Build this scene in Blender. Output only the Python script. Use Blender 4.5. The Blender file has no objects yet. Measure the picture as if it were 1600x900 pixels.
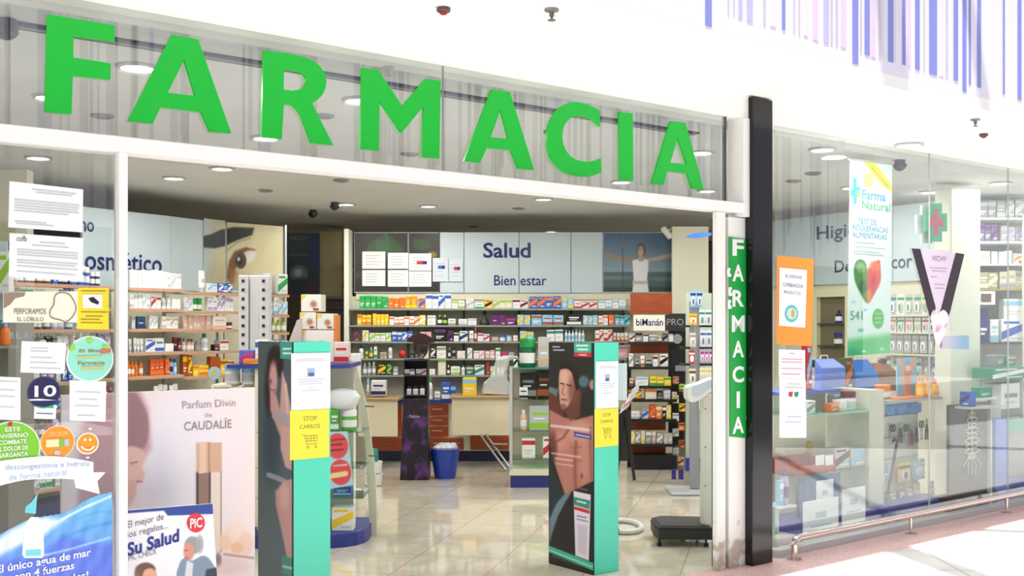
import bpy, math, random
import numpy as np
from mathutils import Vector
from mathutils.geometry import tessellate_polygon
random.seed(7)
scn = bpy.context.scene
COL = scn.collection
F, CX, HZ, EYE = 1679.0, 800.0, 505.0, 1.6        # focal length, centre and horizon of the 1600x900 frame, eye height
D = 4.64                                          # camera to shop front
TH = math.atan2(0.6209, 0.7839)

# ---------------------------------------------------------------- camera, sky, sun, exposure
cam = bpy.data.objects.new('camera', bpy.data.cameras.new('camera'))
COL.objects.link(cam)
cam.location = (0, 0, EYE)
cam.rotation_euler = (math.pi / 2, 0, 0)
cam.data.sensor_width = 36
cam.data.lens = 36 * F / 1600
cam.data.shift_y = (HZ - 450) / 1600
cam.data.clip_end = 200
scn.camera = cam
world = bpy.data.worlds.new('world')
scn.world = world
world.use_nodes = True
world.node_tree.nodes['Background'].inputs[0].default_value = (0.93, 0.96, 1.0, 1)
world.node_tree.nodes['Background'].inputs[1].default_value = 1.12
sun = bpy.data.objects.new('sun', bpy.data.lights.new('sun', 'SUN'))
COL.objects.link(sun)
sun.data.energy = 9.5
sun.data.angle = 0.012
sun.data.color = (1.0, 0.965, 0.93)
sd = Vector((-0.6209 * 0.135 + 0.7839 * 0.22, 0.7839 * 0.135 + 0.6209 * 0.22, -1.0))
sun.rotation_euler = sd.to_track_quat('-Z', 'Y').to_euler()
vs = scn.view_settings
vs.view_transform = 'Standard'
vs.look = 'None'
vs.exposure = 0.0
vs.gamma = 1.0
vs.use_curve_mapping = False
LAMP_W = 38.0

# ---------------------------------------------------------------- colours and materials
def lin(c):
    return tuple((v / 12.92 if v <= 0.04045 else ((v + 0.055) / 1.055) ** 2.4) for v in c)
def rgb(c):
    return tuple(v / 255.0 for v in c)
CW = dict(white=(236, 236, 234), cream=(226, 220, 196), black=(24, 23, 24), grey=(150, 150, 150), silver=(190, 192, 195), red=(200, 40, 44),
          maroon=(110, 24, 40), orange=(236, 120, 30), amber=(176, 84, 20), yellow=(246, 206, 40), lime=(150, 200, 60), green=(34, 160, 80),
          teal=(30, 140, 120), mint=(90, 226, 196), blue=(50, 96, 190), navy=(32, 40, 110), purple=(98, 40, 110), lilac=(176, 160, 206),
          pink=(230, 170, 180), magenta=(200, 40, 130), beige=(206, 176, 150), brown=(110, 64, 40), peach=(238, 180, 150), lightblue=(140, 196, 232))
MC = {}
def mat(col, rough=0.5, metal=0.0, spec=0.5, coat=0.0, emit=0.0, name=None):
    if isinstance(col, str):
        name = name or col; col = CW[col]
    key = (col, rough, metal, spec, coat, emit)
    if key in MC: return MC[key]
    m = bpy.data.materials.new(name or 'surface')
    m.use_nodes = True
    b = m.node_tree.nodes['Principled BSDF']
    c = (*lin(rgb(col)), 1)
    b.inputs['Base Color'].default_value = c
    b.inputs['Roughness'].default_value = rough
    b.inputs['Metallic'].default_value = metal
    b.inputs['Specular IOR Level'].default_value = spec
    b.inputs['Coat Weight'].default_value = coat
    if emit:
        b.inputs['Emission Color'].default_value = c
        b.inputs['Emission Strength'].default_value = emit
    MC[key] = m
    return m
def nodes(m):
    return m.node_tree.nodes, m.node_tree.links
def noisy(name, c1, c2, scale, rough, lo=0.35, hi=0.65, detail=6, coat=0.0, stretch=None, spec=0.5):
    m = bpy.data.materials.new(name); m.use_nodes = True
    N, L = nodes(m)
    b = N['Principled BSDF']
    tc = N.new('ShaderNodeTexCoord'); mp = N.new('ShaderNodeMapping'); nz = N.new('ShaderNodeTexNoise'); cr = N.new('ShaderNodeValToRGB')
    if stretch: mp.inputs['Scale'].default_value = stretch
    nz.inputs['Scale'].default_value = scale; nz.inputs['Detail'].default_value = detail
    cr.color_ramp.elements[0].position = lo; cr.color_ramp.elements[1].position = hi
    cr.color_ramp.elements[0].color = (*lin(rgb(c1)), 1); cr.color_ramp.elements[1].color = (*lin(rgb(c2)), 1)
    L.new(tc.outputs['Object'], mp.inputs[0]); L.new(mp.outputs[0], nz.inputs['Vector']); L.new(nz.outputs[0], cr.inputs[0]); L.new(cr.outputs[0], b.inputs['Base Color'])
    b.inputs['Roughness'].default_value = rough; b.inputs['Coat Weight'].default_value = coat; b.inputs['Specular IOR Level'].default_value = spec
    return m
def tiles(name, c1, c2, joint, size, rot, rough, jw=0.004, coat=0.0, spec=0.5):
    m = bpy.data.materials.new(name); m.use_nodes = True
    N, L = nodes(m)
    b = N['Principled BSDF']
    tc = N.new('ShaderNodeTexCoord'); mp = N.new('ShaderNodeMapping'); br = N.new('ShaderNodeTexBrick'); nz = N.new('ShaderNodeTexNoise'); cr = N.new('ShaderNodeValToRGB'); mx = N.new('ShaderNodeMix')
    mp.inputs['Rotation'].default_value = (0, 0, rot)
    br.offset = 0.0; br.inputs['Scale'].default_value = 1.0
    br.inputs['Brick Width'].default_value = size; br.inputs['Row Height'].default_value = size
    br.inputs['Mortar Size'].default_value = jw; br.inputs['Mortar Smooth'].default_value = 0.1
    nz.inputs['Scale'].default_value = 3.5; nz.inputs['Detail'].default_value = 8; nz.inputs['Distortion'].default_value = 1.2
    cr.color_ramp.elements[0].position = 0.3; cr.color_ramp.elements[1].position = 0.7
    cr.color_ramp.elements[0].color = (*lin(rgb(c1)), 1); cr.color_ramp.elements[1].color = (*lin(rgb(c2)), 1)
    mx.data_type = 'RGBA'
    L.new(tc.outputs['Object'], mp.inputs[0]); L.new(mp.outputs[0], br.inputs['Vector']); L.new(tc.outputs['Object'], nz.inputs['Vector'])
    L.new(nz.outputs[0], cr.inputs[0]); L.new(br.outputs['Fac'], mx.inputs[0]); L.new(cr.outputs[0], mx.inputs[6])
    mx.inputs[7].default_value = (*lin(rgb(joint)), 1)
    L.new(mx.outputs[2], b.inputs['Base Color'])
    b.inputs['Roughness'].default_value = rough; b.inputs['Coat Weight'].default_value = coat; b.inputs['Coat Roughness'].default_value = 0.05; b.inputs['Specular IOR Level'].default_value = spec
    return m
def glass(name, tint, base):
    m = bpy.data.materials.new(name); m.use_nodes = True
    N, L = nodes(m)
    N.remove(N['Principled BSDF'])
    out = N['Material Output']
    t = N.new('ShaderNodeBsdfTransparent'); g = N.new('ShaderNodeBsdfGlossy'); lw = N.new('ShaderNodeLayerWeight'); pw = N.new('ShaderNodeMath'); ad = N.new('ShaderNodeMath'); mx = N.new('ShaderNodeMixShader')
    t.inputs[0].default_value = (*tint, 1)
    g.inputs['Roughness'].default_value = 0.0
    lw.inputs[0].default_value = 0.5
    pw.operation = 'POWER'; pw.inputs[1].default_value = 5.0
    ad.operation = 'ADD'; ad.use_clamp = True; ad.inputs[1].default_value = base
    L.new(lw.outputs['Facing'], pw.inputs[0]); L.new(pw.outputs[0], ad.inputs[0]); L.new(ad.outputs[0], mx.inputs[0]); L.new(t.outputs[0], mx.inputs[1]); L.new(g.outputs[0], mx.inputs[2]); L.new(mx.outputs[0], out.inputs[0])
    return m
GLASS = glass('window_glass', (0.965, 0.985, 0.975), 0.085)
GLASS2 = glass('transom_glass', (0.95, 0.975, 0.96), 0.17)
SHELFGLASS = glass('shelf_glass', (0.72, 0.88, 0.80), 0.05)
PRINT = bpy.data.materials.new('printed_picture'); PRINT.use_nodes = True
_N, _L = nodes(PRINT)
_a = _N.new('ShaderNodeVertexColor'); _a.layer_name = 'Col'
_L.new(_a.outputs[0], _N['Principled BSDF'].inputs['Base Color'])
_N['Principled BSDF'].inputs['Roughness'].default_value = 0.45
FRAMEW = mat((243, 241, 240), 0.4, name='white_lacquer')

# ---------------------------------------------------------------- frames: x right, y away from the viewer, z up
class Fr:
    def __init__(s, ox, oy, th):
        s.o = np.array([ox, oy]); s.th = th
        s.u = np.array([math.cos(th), math.sin(th)]); s.n = np.array([-math.sin(th), math.cos(th)])
    def w(s, x, y, z):
        p = s.o + x * s.u + y * s.n
        return Vector((p[0], p[1], z))
    def pl(s, px, py, y=0.0):                      # where a sight line meets the plane y of this frame
        d = np.array([(px - CX) / F, 1.0])
        t = ((s.o + y * s.n) @ s.n) / (d @ s.n)
        return float((t * d - s.o) @ s.u), float(EYE + t * (HZ - py) / F)
    def depth(s, px, y=0.0):
        d = np.array([(px - CX) / F, 1.0])
        return float(((s.o + y * s.n) @ s.n) / (d @ s.n))
    def px(s, x, y, z):
        p = s.o[:, None] + np.outer(s.u, np.ravel(x)) + np.outer(s.n, np.ravel(y))
        return CX + F * p[0] / p[1], HZ - F * (np.ravel(z) - EYE) / p[1]
def fr2(ax, ay, bx, by):
    return Fr(ax, ay, math.atan2(by - ay, bx - ax))
FA = Fr(-0.6209 * D, 0.7839 * D, TH)              # the shop front; its glass is y = 0
FO = Fr(0, 0, 0)                                  # square to the back counter wall

# ---------------------------------------------------------------- meshes
class MB:
    def __init__(s): s.v = []; s.f = []; s.m = []
    def add(s, vs_, fs, mi=0):
        b = len(s.v); s.v += [tuple(map(float, p)) for p in vs_]
        for q in fs: s.f.append([b + i for i in q]); s.m.append(mi)
        return s
    def box(s, x0, x1, y0, y1, z0, z1, mi=0, bv=0.0):
        if bv <= 0:
            vs_ = [(x, y, z) for z in (z0, z1) for x, y in ((x0, y0), (x1, y0), (x1, y1), (x0, y1))]
            return s.add(vs_, [(3, 2, 1, 0), (4, 5, 6, 7), (0, 1, 5, 4), (1, 2, 6, 5), (2, 3, 7, 6), (3, 0, 4, 7)], mi)
        # chamfered box
        b = min(bv, (x1 - x0) / 3, (y1 - y0) / 3, (z1 - z0) / 3); vs_ = []; ix = {}
        for i, x in enumerate((x0, x1)):
            for j, y in enumerate((y0, y1)):
                for k, z in enumerate((z0, z1)):
                    sx, sy, sz = (1, -1)[i], (1, -1)[j], (1, -1)[k]
                    ix[i, j, k, 0] = len(vs_); vs_.append((x, y + sy * b, z + sz * b))
                    ix[i, j, k, 1] = len(vs_); vs_.append((x + sx * b, y, z + sz * b))
                    ix[i, j, k, 2] = len(vs_); vs_.append((x + sx * b, y + sy * b, z))
        fs = []
        for a in (0, 1):
            fs.append([ix[a, j, k, 0] for j, k in ((0, 0), (1, 0), (1, 1), (0, 1))])
            fs.append([ix[i, a, k, 1] for i, k in ((0, 0), (1, 0), (1, 1), (0, 1))])
            fs.append([ix[i, j, a, 2] for i, j in ((0, 0), (1, 0), (1, 1), (0, 1))])
            for c in (0, 1):
                fs.append([ix[a, c, 0, 0], ix[a, c, 1, 0], ix[a, c, 1, 1], ix[a, c, 0, 1]])
                fs.append([ix[a, 0, c, 0], ix[a, 1, c, 0], ix[a, 1, c, 2], ix[a, 0, c, 2]])
                fs.append([ix[0, a, c, 1], ix[1, a, c, 1], ix[1, a, c, 2], ix[0, a, c, 2]])
                for d in (0, 1):
                    fs.append([ix[a, c, d, 0], ix[a, c, d, 1], ix[a, c, d, 2]])
        return s.add(vs_, fs, mi)
    def lathe(s, cx, cy, prof, n=16, mi=0, sy=1.0, cap=True):
        vs_ = []; fs = []
        for r, z in prof:
            for k in range(n):
                a = 2 * math.pi * k / n; vs_.append((cx + r * math.cos(a), cy + sy * r * math.sin(a), z))
        for j in range(len(prof) - 1):
            for k in range(n):
                fs.append((j * n + k, j * n + (k + 1) % n, (j + 1) * n + (k + 1) % n, (j + 1) * n + k))
        if cap:
            fs.append(tuple(range(n - 1, -1, -1))); fs.append(tuple((len(prof) - 1) * n + k for k in range(n)))
        return s.add(vs_, fs, mi)
    def tube(s, pts, r, n=10, mi=0, closed=False):
        P = [Vector(p) for p in pts]; vs_ = []; fs = []; m = len(P); up = Vector((0, 0, 1))
        for i, p in enumerate(P):
            a = P[(i - 1) % m] if (closed or i > 0) else p
            b = P[(i + 1) % m] if (closed or i < m - 1) else p
            t = (b - a).normalized()
            ref = up if abs(t.dot(up)) < 0.95 else Vector((0, 1, 0))
            e1 = t.cross(ref).normalized(); e2 = t.cross(e1).normalized()
            rr = r[i] if isinstance(r, (list, tuple)) else r
            for k in range(n):
                q = 2 * math.pi * k / n; vs_.append(p + e1 * rr * math.cos(q) + e2 * rr * math.sin(q))
        for i in range(m if closed else m - 1):
            j = (i + 1) % m
            for k in range(n): fs.append((i * n + k, i * n + (k + 1) % n, j * n + (k + 1) % n, j * n + k))
        if not closed: fs.append(tuple(range(n))); fs.append(tuple((m - 1) * n + k for k in range(n - 1, -1, -1)))
        return s.add(vs_, fs, mi)
    def poly(s, loops, y, t=0.0, mi=0):            # flat shape with holes in the xz plane, front face at y, thickness t
        if loops and not hasattr(loops[0][0], '__len__'): loops = [loops]
        tri = tessellate_polygon([[Vector((p[0], p[1], 0)) for p in l] for l in loops])
        fl = [p for l in loops for p in l]; k = len(fl)
        vs_ = [(p[0], y, p[1]) for p in fl]; fs = [tuple(q) for q in tri]
        if t > 0:
            vs_ += [(p[0], y + t, p[1]) for p in fl]; fs += [tuple(i + k for i in q) for q in tri]; b = 0
            for l in loops:
                for i in range(len(l)):
                    j = (i + 1) % len(l); fs.append((b + i, b + j, b + j + k, b + i + k))
                b += len(l)
        return s.add(vs_, fs, mi)
    def mesh(s, name, mats):
        me = bpy.data.meshes.new(name)
        me.from_pydata(s.v, [], s.f)
        if not isinstance(mats, (list, tuple)): mats = [mats]
        for m in mats: me.materials.append(m)
        if max(s.m, default=0) > 0: me.polygons.foreach_set('material_index', s.m)
        return me
BASE = {}                                         # frame and base point of every built object, by name
def finish(name, me, parent=None, frame=None, smooth=False):
    """link a mesh whose vertices are in frame coordinates; top level: origin goes to the base centre"""
    if parent is not None:
        fr, b = BASE[parent.name]
    else:
        co = np.array([v.co for v in me.vertices]); fr = frame
        b = ((co[:, 0].min() + co[:, 0].max()) / 2, (co[:, 1].min() + co[:, 1].max()) / 2, co[:, 2].min())
    co = np.empty(len(me.vertices) * 3); me.vertices.foreach_get('co', co)
    co = co.reshape(-1, 3) - np.array(b); me.vertices.foreach_set('co', co.ravel()); me.update()
    if smooth:
        me.polygons.foreach_set('use_smooth', [True] * len(me.polygons))
        try: me.set_sharp_from_angle(angle=0.7)
        except Exception: pass
    o = bpy.data.objects.new(name, me); COL.objects.link(o)
    if parent is not None: o.parent = parent
    else: o.location = fr.w(*b); o.rotation_euler = (0, 0, fr.th)
    BASE[o.name] = (fr, b)
    return o
def build(name, mb, mats, parent=None, frame=None, smooth=False):
    return finish(name, mb.mesh(name, mats), parent, frame, smooth)
def tag(o, label, cat, group=None):
    o['label'] = label; o['category'] = cat
    if group: o['group'] = group
    return o
def thing(name, label, cat, frame, base, group=None):
    o = bpy.data.objects.new(name, None); o.empty_display_size = 0.05; COL.objects.link(o)
    o.location = frame.w(*base); o.rotation_euler = (0, 0, frame.th)
    BASE[o.name] = (frame, tuple(base))
    return tag(o, label, cat, group)
def struct(o):
    o['kind'] = 'structure'; return o
def cat_rom(pts, n=5, closed=True):
    out = []; m = len(pts)
    for i in range(m if closed else m - 1):
        p0, p1, p2, p3 = [pts[k % m] if closed else pts[min(max(k, 0), m - 1)] for k in (i - 1, i, i + 1, i + 2)]
        for j in range(n):
            t = j / n
            out.append(tuple(0.5 * (2 * b + (c - a) * t + (2 * a - 5 * b + 4 * c - d) * t * t + (3 * b - a - 3 * c + d) * t ** 3) for a, b, c, d in zip(p0, p1, p2, p3)))
    if not closed: out.append(tuple(pts[-1]))
    return out
def circ(cx, cy, rx, ry=None, n=40, a0=0.0):
    ry = rx if ry is None else ry
    return [(cx + rx * math.cos(2 * math.pi * k / n + a0), cy + ry * math.sin(2 * math.pi * k / n + a0)) for k in range(n)]
def on(frame, pts, y):
    return [frame.pl(px, py, y) for px, py in pts]

# text: the built-in font turned into a mesh, fitted to a box given by its two corners
def text_mesh(s, bold=0.0):
    cu = bpy.data.curves.new('lettering', 'FONT'); cu.body = s; cu.offset = bold; cu.resolution_u = 3; cu.align_x = 'LEFT'
    ob = bpy.data.objects.new('lettering', cu)
    COL.objects.link(ob)
    dg = bpy.context.evaluated_depsgraph_get()
    me = bpy.data.meshes.new_from_object(ob.evaluated_get(dg))
    bpy.data.objects.remove(ob); bpy.data.curves.remove(cu)
    return me
def txt(parent, s, box, m, y=-0.003, bold=0.0, frame=None, slant=0.0, name='lettering', rows=None):
    """box in photo pixels (x0, y0, x1, y1), or local metres when frame == 'local'"""
    fr = BASE[parent.name][0]
    if frame == 'local': x0, z1, x1, z0 = box
    else:
        cxp, cyp = (box[0] + box[2]) / 2, (box[1] + box[3]) / 2
        x0 = fr.pl(box[0], cyp, y)[0]; x1 = fr.pl(box[2], cyp, y)[0]; z1 = fr.pl(cxp, box[1], y)[1]; z0 = fr.pl(cxp, box[3], y)[1]
    me = text_mesh(s, bold)
    n = len(me.vertices); co = np.empty(n * 3); me.vertices.foreach_get('co', co); co = co.reshape(-1, 3)
    lo, hi = co.min(0), co.max(0)
    X = x0 + (co[:, 0] - lo[0]) / (hi[0] - lo[0]) * (x1 - x0); Z = z0 + (co[:, 1] - lo[1]) / (hi[1] - lo[1]) * (z1 - z0)
    Z = Z + slant * (X - (x0 + x1) / 2)
    me.vertices.foreach_set('co', np.stack([X, np.full(n, y), Z], 1).ravel())
    me.materials.clear(); me.materials.append(m)
    return finish(name, me, parent)

# a soft painter for printed pictures: a grid of vertex colours, worked out in photo pixels
def sd_poly(X, Y, pts):
    ins = np.zeros(X.shape, bool); dm = np.full(X.shape, 1e9); n = len(pts)
    for i in range(n):
        x1, y1 = pts[i]; x2, y2 = pts[(i + 1) % n]
        if y1 != y2:
            c = ((y1 > Y) != (y2 > Y)) & (X < (x2 - x1) * (Y - y1) / (y2 - y1) + x1); ins ^= c
        dx, dy = x2 - x1, y2 - y1; L2 = dx * dx + dy * dy + 1e-9
        t = np.clip(((X - x1) * dx + (Y - y1) * dy) / L2, 0, 1)
        dm = np.minimum(dm, np.hypot(X - x1 - t * dx, Y - y1 - t * dy))
    return np.where(ins, -dm, dm)
def paint(X, Y, bg, ops):
    C = np.empty(X.shape + (3,)); C[...] = bg
    for op in ops:
        k = op[0]
        if k == 'v': _, y0, c0, y1, c1 = op; t = np.clip((Y - y0) / (y1 - y0), 0, 1)[..., None]; C = np.array(c0) * (1 - t) + np.array(c1) * t; continue
        if k == 'h': _, x0, c0, x1, c1 = op; t = np.clip((X - x0) / (x1 - x0), 0, 1)[..., None]; C = np.array(c0) * (1 - t) + np.array(c1) * t; continue
        if k == 'e':
            _, cx, cy, rx, ry, c, fe, al = op[:8]; rot = math.radians(op[8]) if len(op) > 8 else 0
            dx, dy = X - cx, Y - cy; u = (dx * math.cos(rot) + dy * math.sin(rot)) / rx; v = (-dx * math.sin(rot) + dy * math.cos(rot)) / ry
            d = (np.hypot(u, v) - 1) * min(rx, ry)
        elif k == 'p': _, pts, c, fe, al = op; d = sd_poly(X, Y, pts)
        elif k == 'l': _, pts, wd, c, fe, al = op; d = np.min([sd_poly(X, Y, [pts[i], pts[i + 1]]) for i in range(len(pts) - 1)], 0) - wd; d = np.abs(d + wd) - wd
        elif k == 'n':
            _, amp, sc = op; rs = np.random.RandomState(3); a = sum(np.sin(X * sc * (i + 1) * rs.uniform(.6, 1.4) + Y * sc * (i + 1) * rs.uniform(-1.4, 1.4) + i * 2.1) / (i + 1) for i in range(4)); C = C + amp * a[..., None]; continue
        a = np.clip(0.5 - d / max(fe, 0.2), 0, 1); a = (a * a * (3 - 2 * a) * al)[..., None]
        C = C * (1 - a) + np.array(c, float) * a
    return np.clip(C, 0, 255) / 255.0
def picture(parent, corners, y, step, bg, ops, name='printed_picture', frame=None, alpha=None):
    """corners: four photo pixels (tl, tr, br, bl); the print is a fine grid lying on plane y of the parent's frame"""
    fr = BASE[parent.name][0] if parent is not None else frame
    q = on(fr, corners, y)
    W = max(abs(corners[1][0] - corners[0][0]), abs(corners[2][0] - corners[3][0])); H = max(abs(corners[3][1] - corners[0][1]), abs(corners[2][1] - corners[1][1]))
    nu, nv = max(2, int(W / step)), max(2, int(H / step))
    U, V = np.meshgrid(np.linspace(0, 1, nu + 1), np.linspace(0, 1, nv + 1))
    q = np.array(q)
    P = ((1 - U) * (1 - V))[..., None] * q[0] + (U * (1 - V))[..., None] * q[1] + (U * V)[..., None] * q[2] + ((1 - U) * V)[..., None] * q[3]
    X, Z = P[..., 0], P[..., 1]
    PX, PY = fr.px(X, np.full(X.size, y), Z); PX = PX.reshape(X.shape); PY = PY.reshape(X.shape)
    C = paint(PX, PY, bg, ops)
    idx = np.arange((nu + 1) * (nv + 1)).reshape(nv + 1, nu + 1)
    fs = np.stack([idx[1:, :-1], idx[1:, 1:], idx[:-1, 1:], idx[:-1, :-1]], -1)
    if alpha is not None:
        keep = sd_poly(PX, PY, alpha) < step * 0.6
        kf = keep[1:, :-1] & keep[1:, 1:] & keep[:-1, 1:] & keep[:-1, :-1]; fs = fs[kf]
    fs = fs.reshape(-1, 4)
    me = bpy.data.meshes.new(name)
    me.from_pydata(np.stack([X.ravel(), np.full(X.size, y), Z.ravel()], 1).tolist(), [], fs.tolist())
    ca = me.color_attributes.new('Col', 'FLOAT_COLOR', 'POINT')
    Cl = np.where(C <= 0.04045, C / 12.92, ((C + 0.055) / 1.055) ** 2.4)
    ca.data.foreach_set('color', np.concatenate([Cl.reshape(-1, 3), np.ones((X.size, 1))], 1).ravel())
    me.materials.append(PRINT)
    return finish(name, me, parent, frame)
ORD = ['zeroth', 'first', 'second', 'third', 'fourth', 'fifth', 'sixth', 'seventh', 'eighth', 'ninth', 'tenth', 'eleventh', 'twelfth', 'thirteenth', 'fourteenth', 'fifteenth',
       'sixteenth', 'seventeenth', 'eighteenth', 'nineteenth', 'twentieth', 'twenty-first', 'twenty-second', 'twenty-third', 'twenty-fourth', 'twenty-fifth', 'twenty-sixth', 'twenty-seventh', 'twenty-eighth', 'twenty-ninth', 'thirtieth']

# ================================================================ the setting
CEIL = 2.9
def mb(): return MB()
floor_m = tiles('polished_beige_tile', (202, 194, 174), (220, 213, 196), (156, 148, 132), 0.6, math.radians(52), 0.07, 0.003, coat=0.3, spec=0.6)
mall_m = tiles('pale_stone_paving', (208, 206, 204), (220, 218, 216), (160, 158, 158), 0.6, TH, 0.35, 0.006)
pink_m = noisy('pink_granite', (198, 160, 158), (222, 190, 186), 60, 0.35)
ceil_m = noisy('ceiling_paint', (222, 221, 217), (228, 227, 223), 2, 0.8)
wall_m = noisy('wall_paint', (126, 116, 100), (136, 126, 110), 2, 0.8)
white_m = mat((246, 245, 243), 0.6, name='white_plaster')
struct(build('floor', mb().box(-3, 13, 0.04, 10.6, -0.06, 0.0), floor_m, frame=FA))
struct(build('floor_mall', mb().box(-16, 30, -16, -0.40, -0.06, 0.0), mall_m, frame=FA))
struct(build('floor_mall_border', mb().box(-16, 30, -0.40, 0.04, -0.06, 0.0), pink_m, frame=FA))
struct(build('ceiling', mb().box(-3, 13, 0.12, 10.6, CEIL, CEIL + 0.08), ceil_m, frame=FA))
struct(build('wall_left', mb().box(-3.1, -3, 0.1, 10.6, 0, CEIL), wall_m, frame=FA))
struct(build('wall_back', mb().box(-3.1, 13.1, 10.6, 10.7, 0, CEIL), wall_m, frame=FA))
struct(build('wall_right', mb().box(13, 13.1, 0.1, 10.6, 0, CEIL), wall_m, frame=FA))
# the white front: lintel over the glass, soffit, upper fascia printed with thin stripes
x1147 = FA.pl(1147, 300)[0]; x1172 = FA.pl(1172, 300)[0]; x178 = FA.pl(178, 300, .02)[0]; x200 = FA.pl(200, 300, -.05)[0]; x1208 = FA.pl(1209, 300)[0]
struct(build('wall_lintel', mb().box(-16, 30, -0.05, 0.11, 2.95, 3.10), white_m, frame=FA))
struct(build('ceiling_soffit', mb().box(-16, 30, -0.78, 0.11, 3.10, 3.18), white_m, frame=FA))
fas = struct(build('wall_fascia', mb().box(-16, 30, -0.78, -0.70, 3.181, 7.0), mat((228, 225, 241), 0.6, name='fascia_paint'), frame=FA))
# stripes: (photo x0, x1, photo y of the lower end, colour)
ST = [(1102, 1112, 46, 'b'), (1137, 1139, 22, 'g'), (1146, 1148, 23, 'g'), (1154, 1160, 27, 'l'), (1167, 1176, 32, 'l'), (1193, 1196, 38, 'g'), (1204, 1212, 40, 'w'), (1222, 1227, 46, 'b'),
      (1240, 1242, 50, 'g'), (1248, 1250, 53, 'g'), (1256, 1262, 55, 'w'), (1270, 1278, 61, 'p'), (1287, 1295, 66, 'l'), (1298, 1301, 68, 'g'), (1306, 1309, 71, 'l'), (1314, 1322, 73, 'p'), (1332, 1341, 107, 'b'),
      (1344, 1347, 81, 'g'), (1351, 1359, 85, 'b'), (1361, 1368, 88, 'p'), (1373, 1377, 90, 'g'), (1380, 1384, 91, 'w'), (1388, 1396, 96, 'b'), (1399, 1403, 98, 'w'), (1410, 1415, 101, 'b'), (1418, 1423, 103, 'p'),
      (1430, 1437, 108, 'b'), (1443, 1445, 110, 'g'), (1452, 1464, 115, 'b'), (1468, 1474, 118, 'w'), (1478, 1481, 121, 'g'), (1490, 1497, 125, 'b'), (1504, 1510, 152, 'b'), (1514, 1517, 132, 'b'), (1527, 1533, 136, 'b'),
      (1567, 1570, 147, 'b'), (1590, 1596, 155, 'b')]
SC = dict(b=(132, 140, 214), l=(190, 186, 226), p=(224, 200, 232), g=(196, 192, 206), w=(226, 222, 240))
for key, col in SC.items():
    m_ = mb()
    for x0, x1, yb, k in ST:
        if k != key: continue
        a, z0 = FA.pl(x0, yb, -0.782); b, _ = FA.pl(x1, yb, -0.782)
        if z0 < 3.19: z0 = 3.19
        m_.box(a, b, -0.783, -0.781, z0, 6.9)
    struct(build('fascia_stripes', m_, mat(col, 0.6, name='stripe_print'), fas))
# shop front frame
fb = mb().box(-6, x1147 + 0.02, -0.07, 0.07, 2.325, 2.388, bv=0.004)
struct(build('trim_1', fb, FRAMEW, frame=FA))
struct(build('trim_2', mb().box(x178, x200, -0.05, 0.02, 0.0, 2.325, bv=0.003), FRAMEW, frame=FA))
struct(build('trim_3', mb().box(x1147 + 0.021, x1172 - 0.001, -0.06, 0.07, 2.30, 2.949), FRAMEW, frame=FA))
struct(build('trim_4', mb().box(-6, x178 - 0.001, -0.05, 0.05, 0.0, 0.10), FRAMEW, frame=FA))
ja = FA.pl(1113, 600, .02)[0]; jb, jc, jd = [FA.pl(x, 600, -.02)[0] for x in (1134, 1139, 1172)]
dirty = noisy('stained_white_paint', (188, 176, 160), (240, 238, 234), 2.6, 0.5, 0.30, 0.42, 10)
# the stains belong to the foot of the column: limit them by height
N, L = nodes(dirty)
tc = [n for n in N if n.type == 'TEX_COORD'][0]; sx = N.new('ShaderNodeSeparateXYZ'); mr = N.new('ShaderNodeMapRange'); ad = N.new('ShaderNodeMath'); cr = [n for n in N if n.type == 'VALTORGB'][0]; nz = [n for n in N if n.type == 'TEX_NOISE'][0]
nz.inputs['Scale'].default_value = 9; mr.inputs[1].default_value = 0.0; mr.inputs[2].default_value = 0.75; mr.inputs[3].default_value = -0.22; mr.inputs[4].default_value = 0.35
L.new(tc.outputs['Object'], sx.inputs[0]); L.new(sx.outputs[2], mr.inputs[0]); L.new(nz.outputs[0], ad.inputs[0]); L.new(mr.outputs[0], ad.inputs[1]); L.new(ad.outputs[0], cr.inputs[0])
struct(build('trim_5', mb().box(ja, jb, -0.02, 0.02, 0.0, 2.323, bv=0.003), dirty, frame=FA))
struct(build('trim_6', mb().box(jb + 0.001, jc, 0.03, 0.10, 0.0, 2.29), mat('black'), frame=FA))
pillar = struct(build('wall_pillar', mb().box(jc + 0.001, jd - 0.004, -0.02, 0.11, 0.0, 2.295, bv=0.003), dirty, frame=FA))
# glass
struct(build('window_1', mb().box(-6, FA.pl(1131, 250)[0], -0.004, 0.004, 2.389, 2.949), GLASS2, frame=FA))
struct(build('window_2', mb().box(-6, x178 - 0.002, -0.004, 0.004, 0.101, 2.324), GLASS, frame=FA))
struct(build('window_3', mb().box(x1208 + 0.01, 13, -0.004, 0.004, 0.05, 2.949), GLASS, frame=FA))
sx_ = FA.pl(692, 180)[0]
struct(build('trim_7', mb().box(sx_ - 0.002, sx_ + 0.002, -0.006, 0.006, 2.389, 2.949), mat('grey'), frame=FA))
sx_ = FA.pl(1133, 250)[0]
struct(build('trim_8', mb().box(sx_ - 0.006, sx_ + 0.006, -0.006, 0.02, 2.389, 2.949), mat((70, 76, 84), name='dark_gasket'), frame=FA))
struct(build('trim_9', mb().box(x1208 + 0.01, 13, -0.03, 0.05, 0.0, 0.049), mat('silver', 0.4), frame=FA))
for i, xp in enumerate((1452, 1575)):
    sx_ = FA.pl(xp, 280)[0]
    struct(build('trim_%d' % (10 + i), mb().box(sx_ - 0.0015, sx_ + 0.0015, -0.006, 0.006, 0.05, 2.949), mat('silver'), frame=FA))
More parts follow.
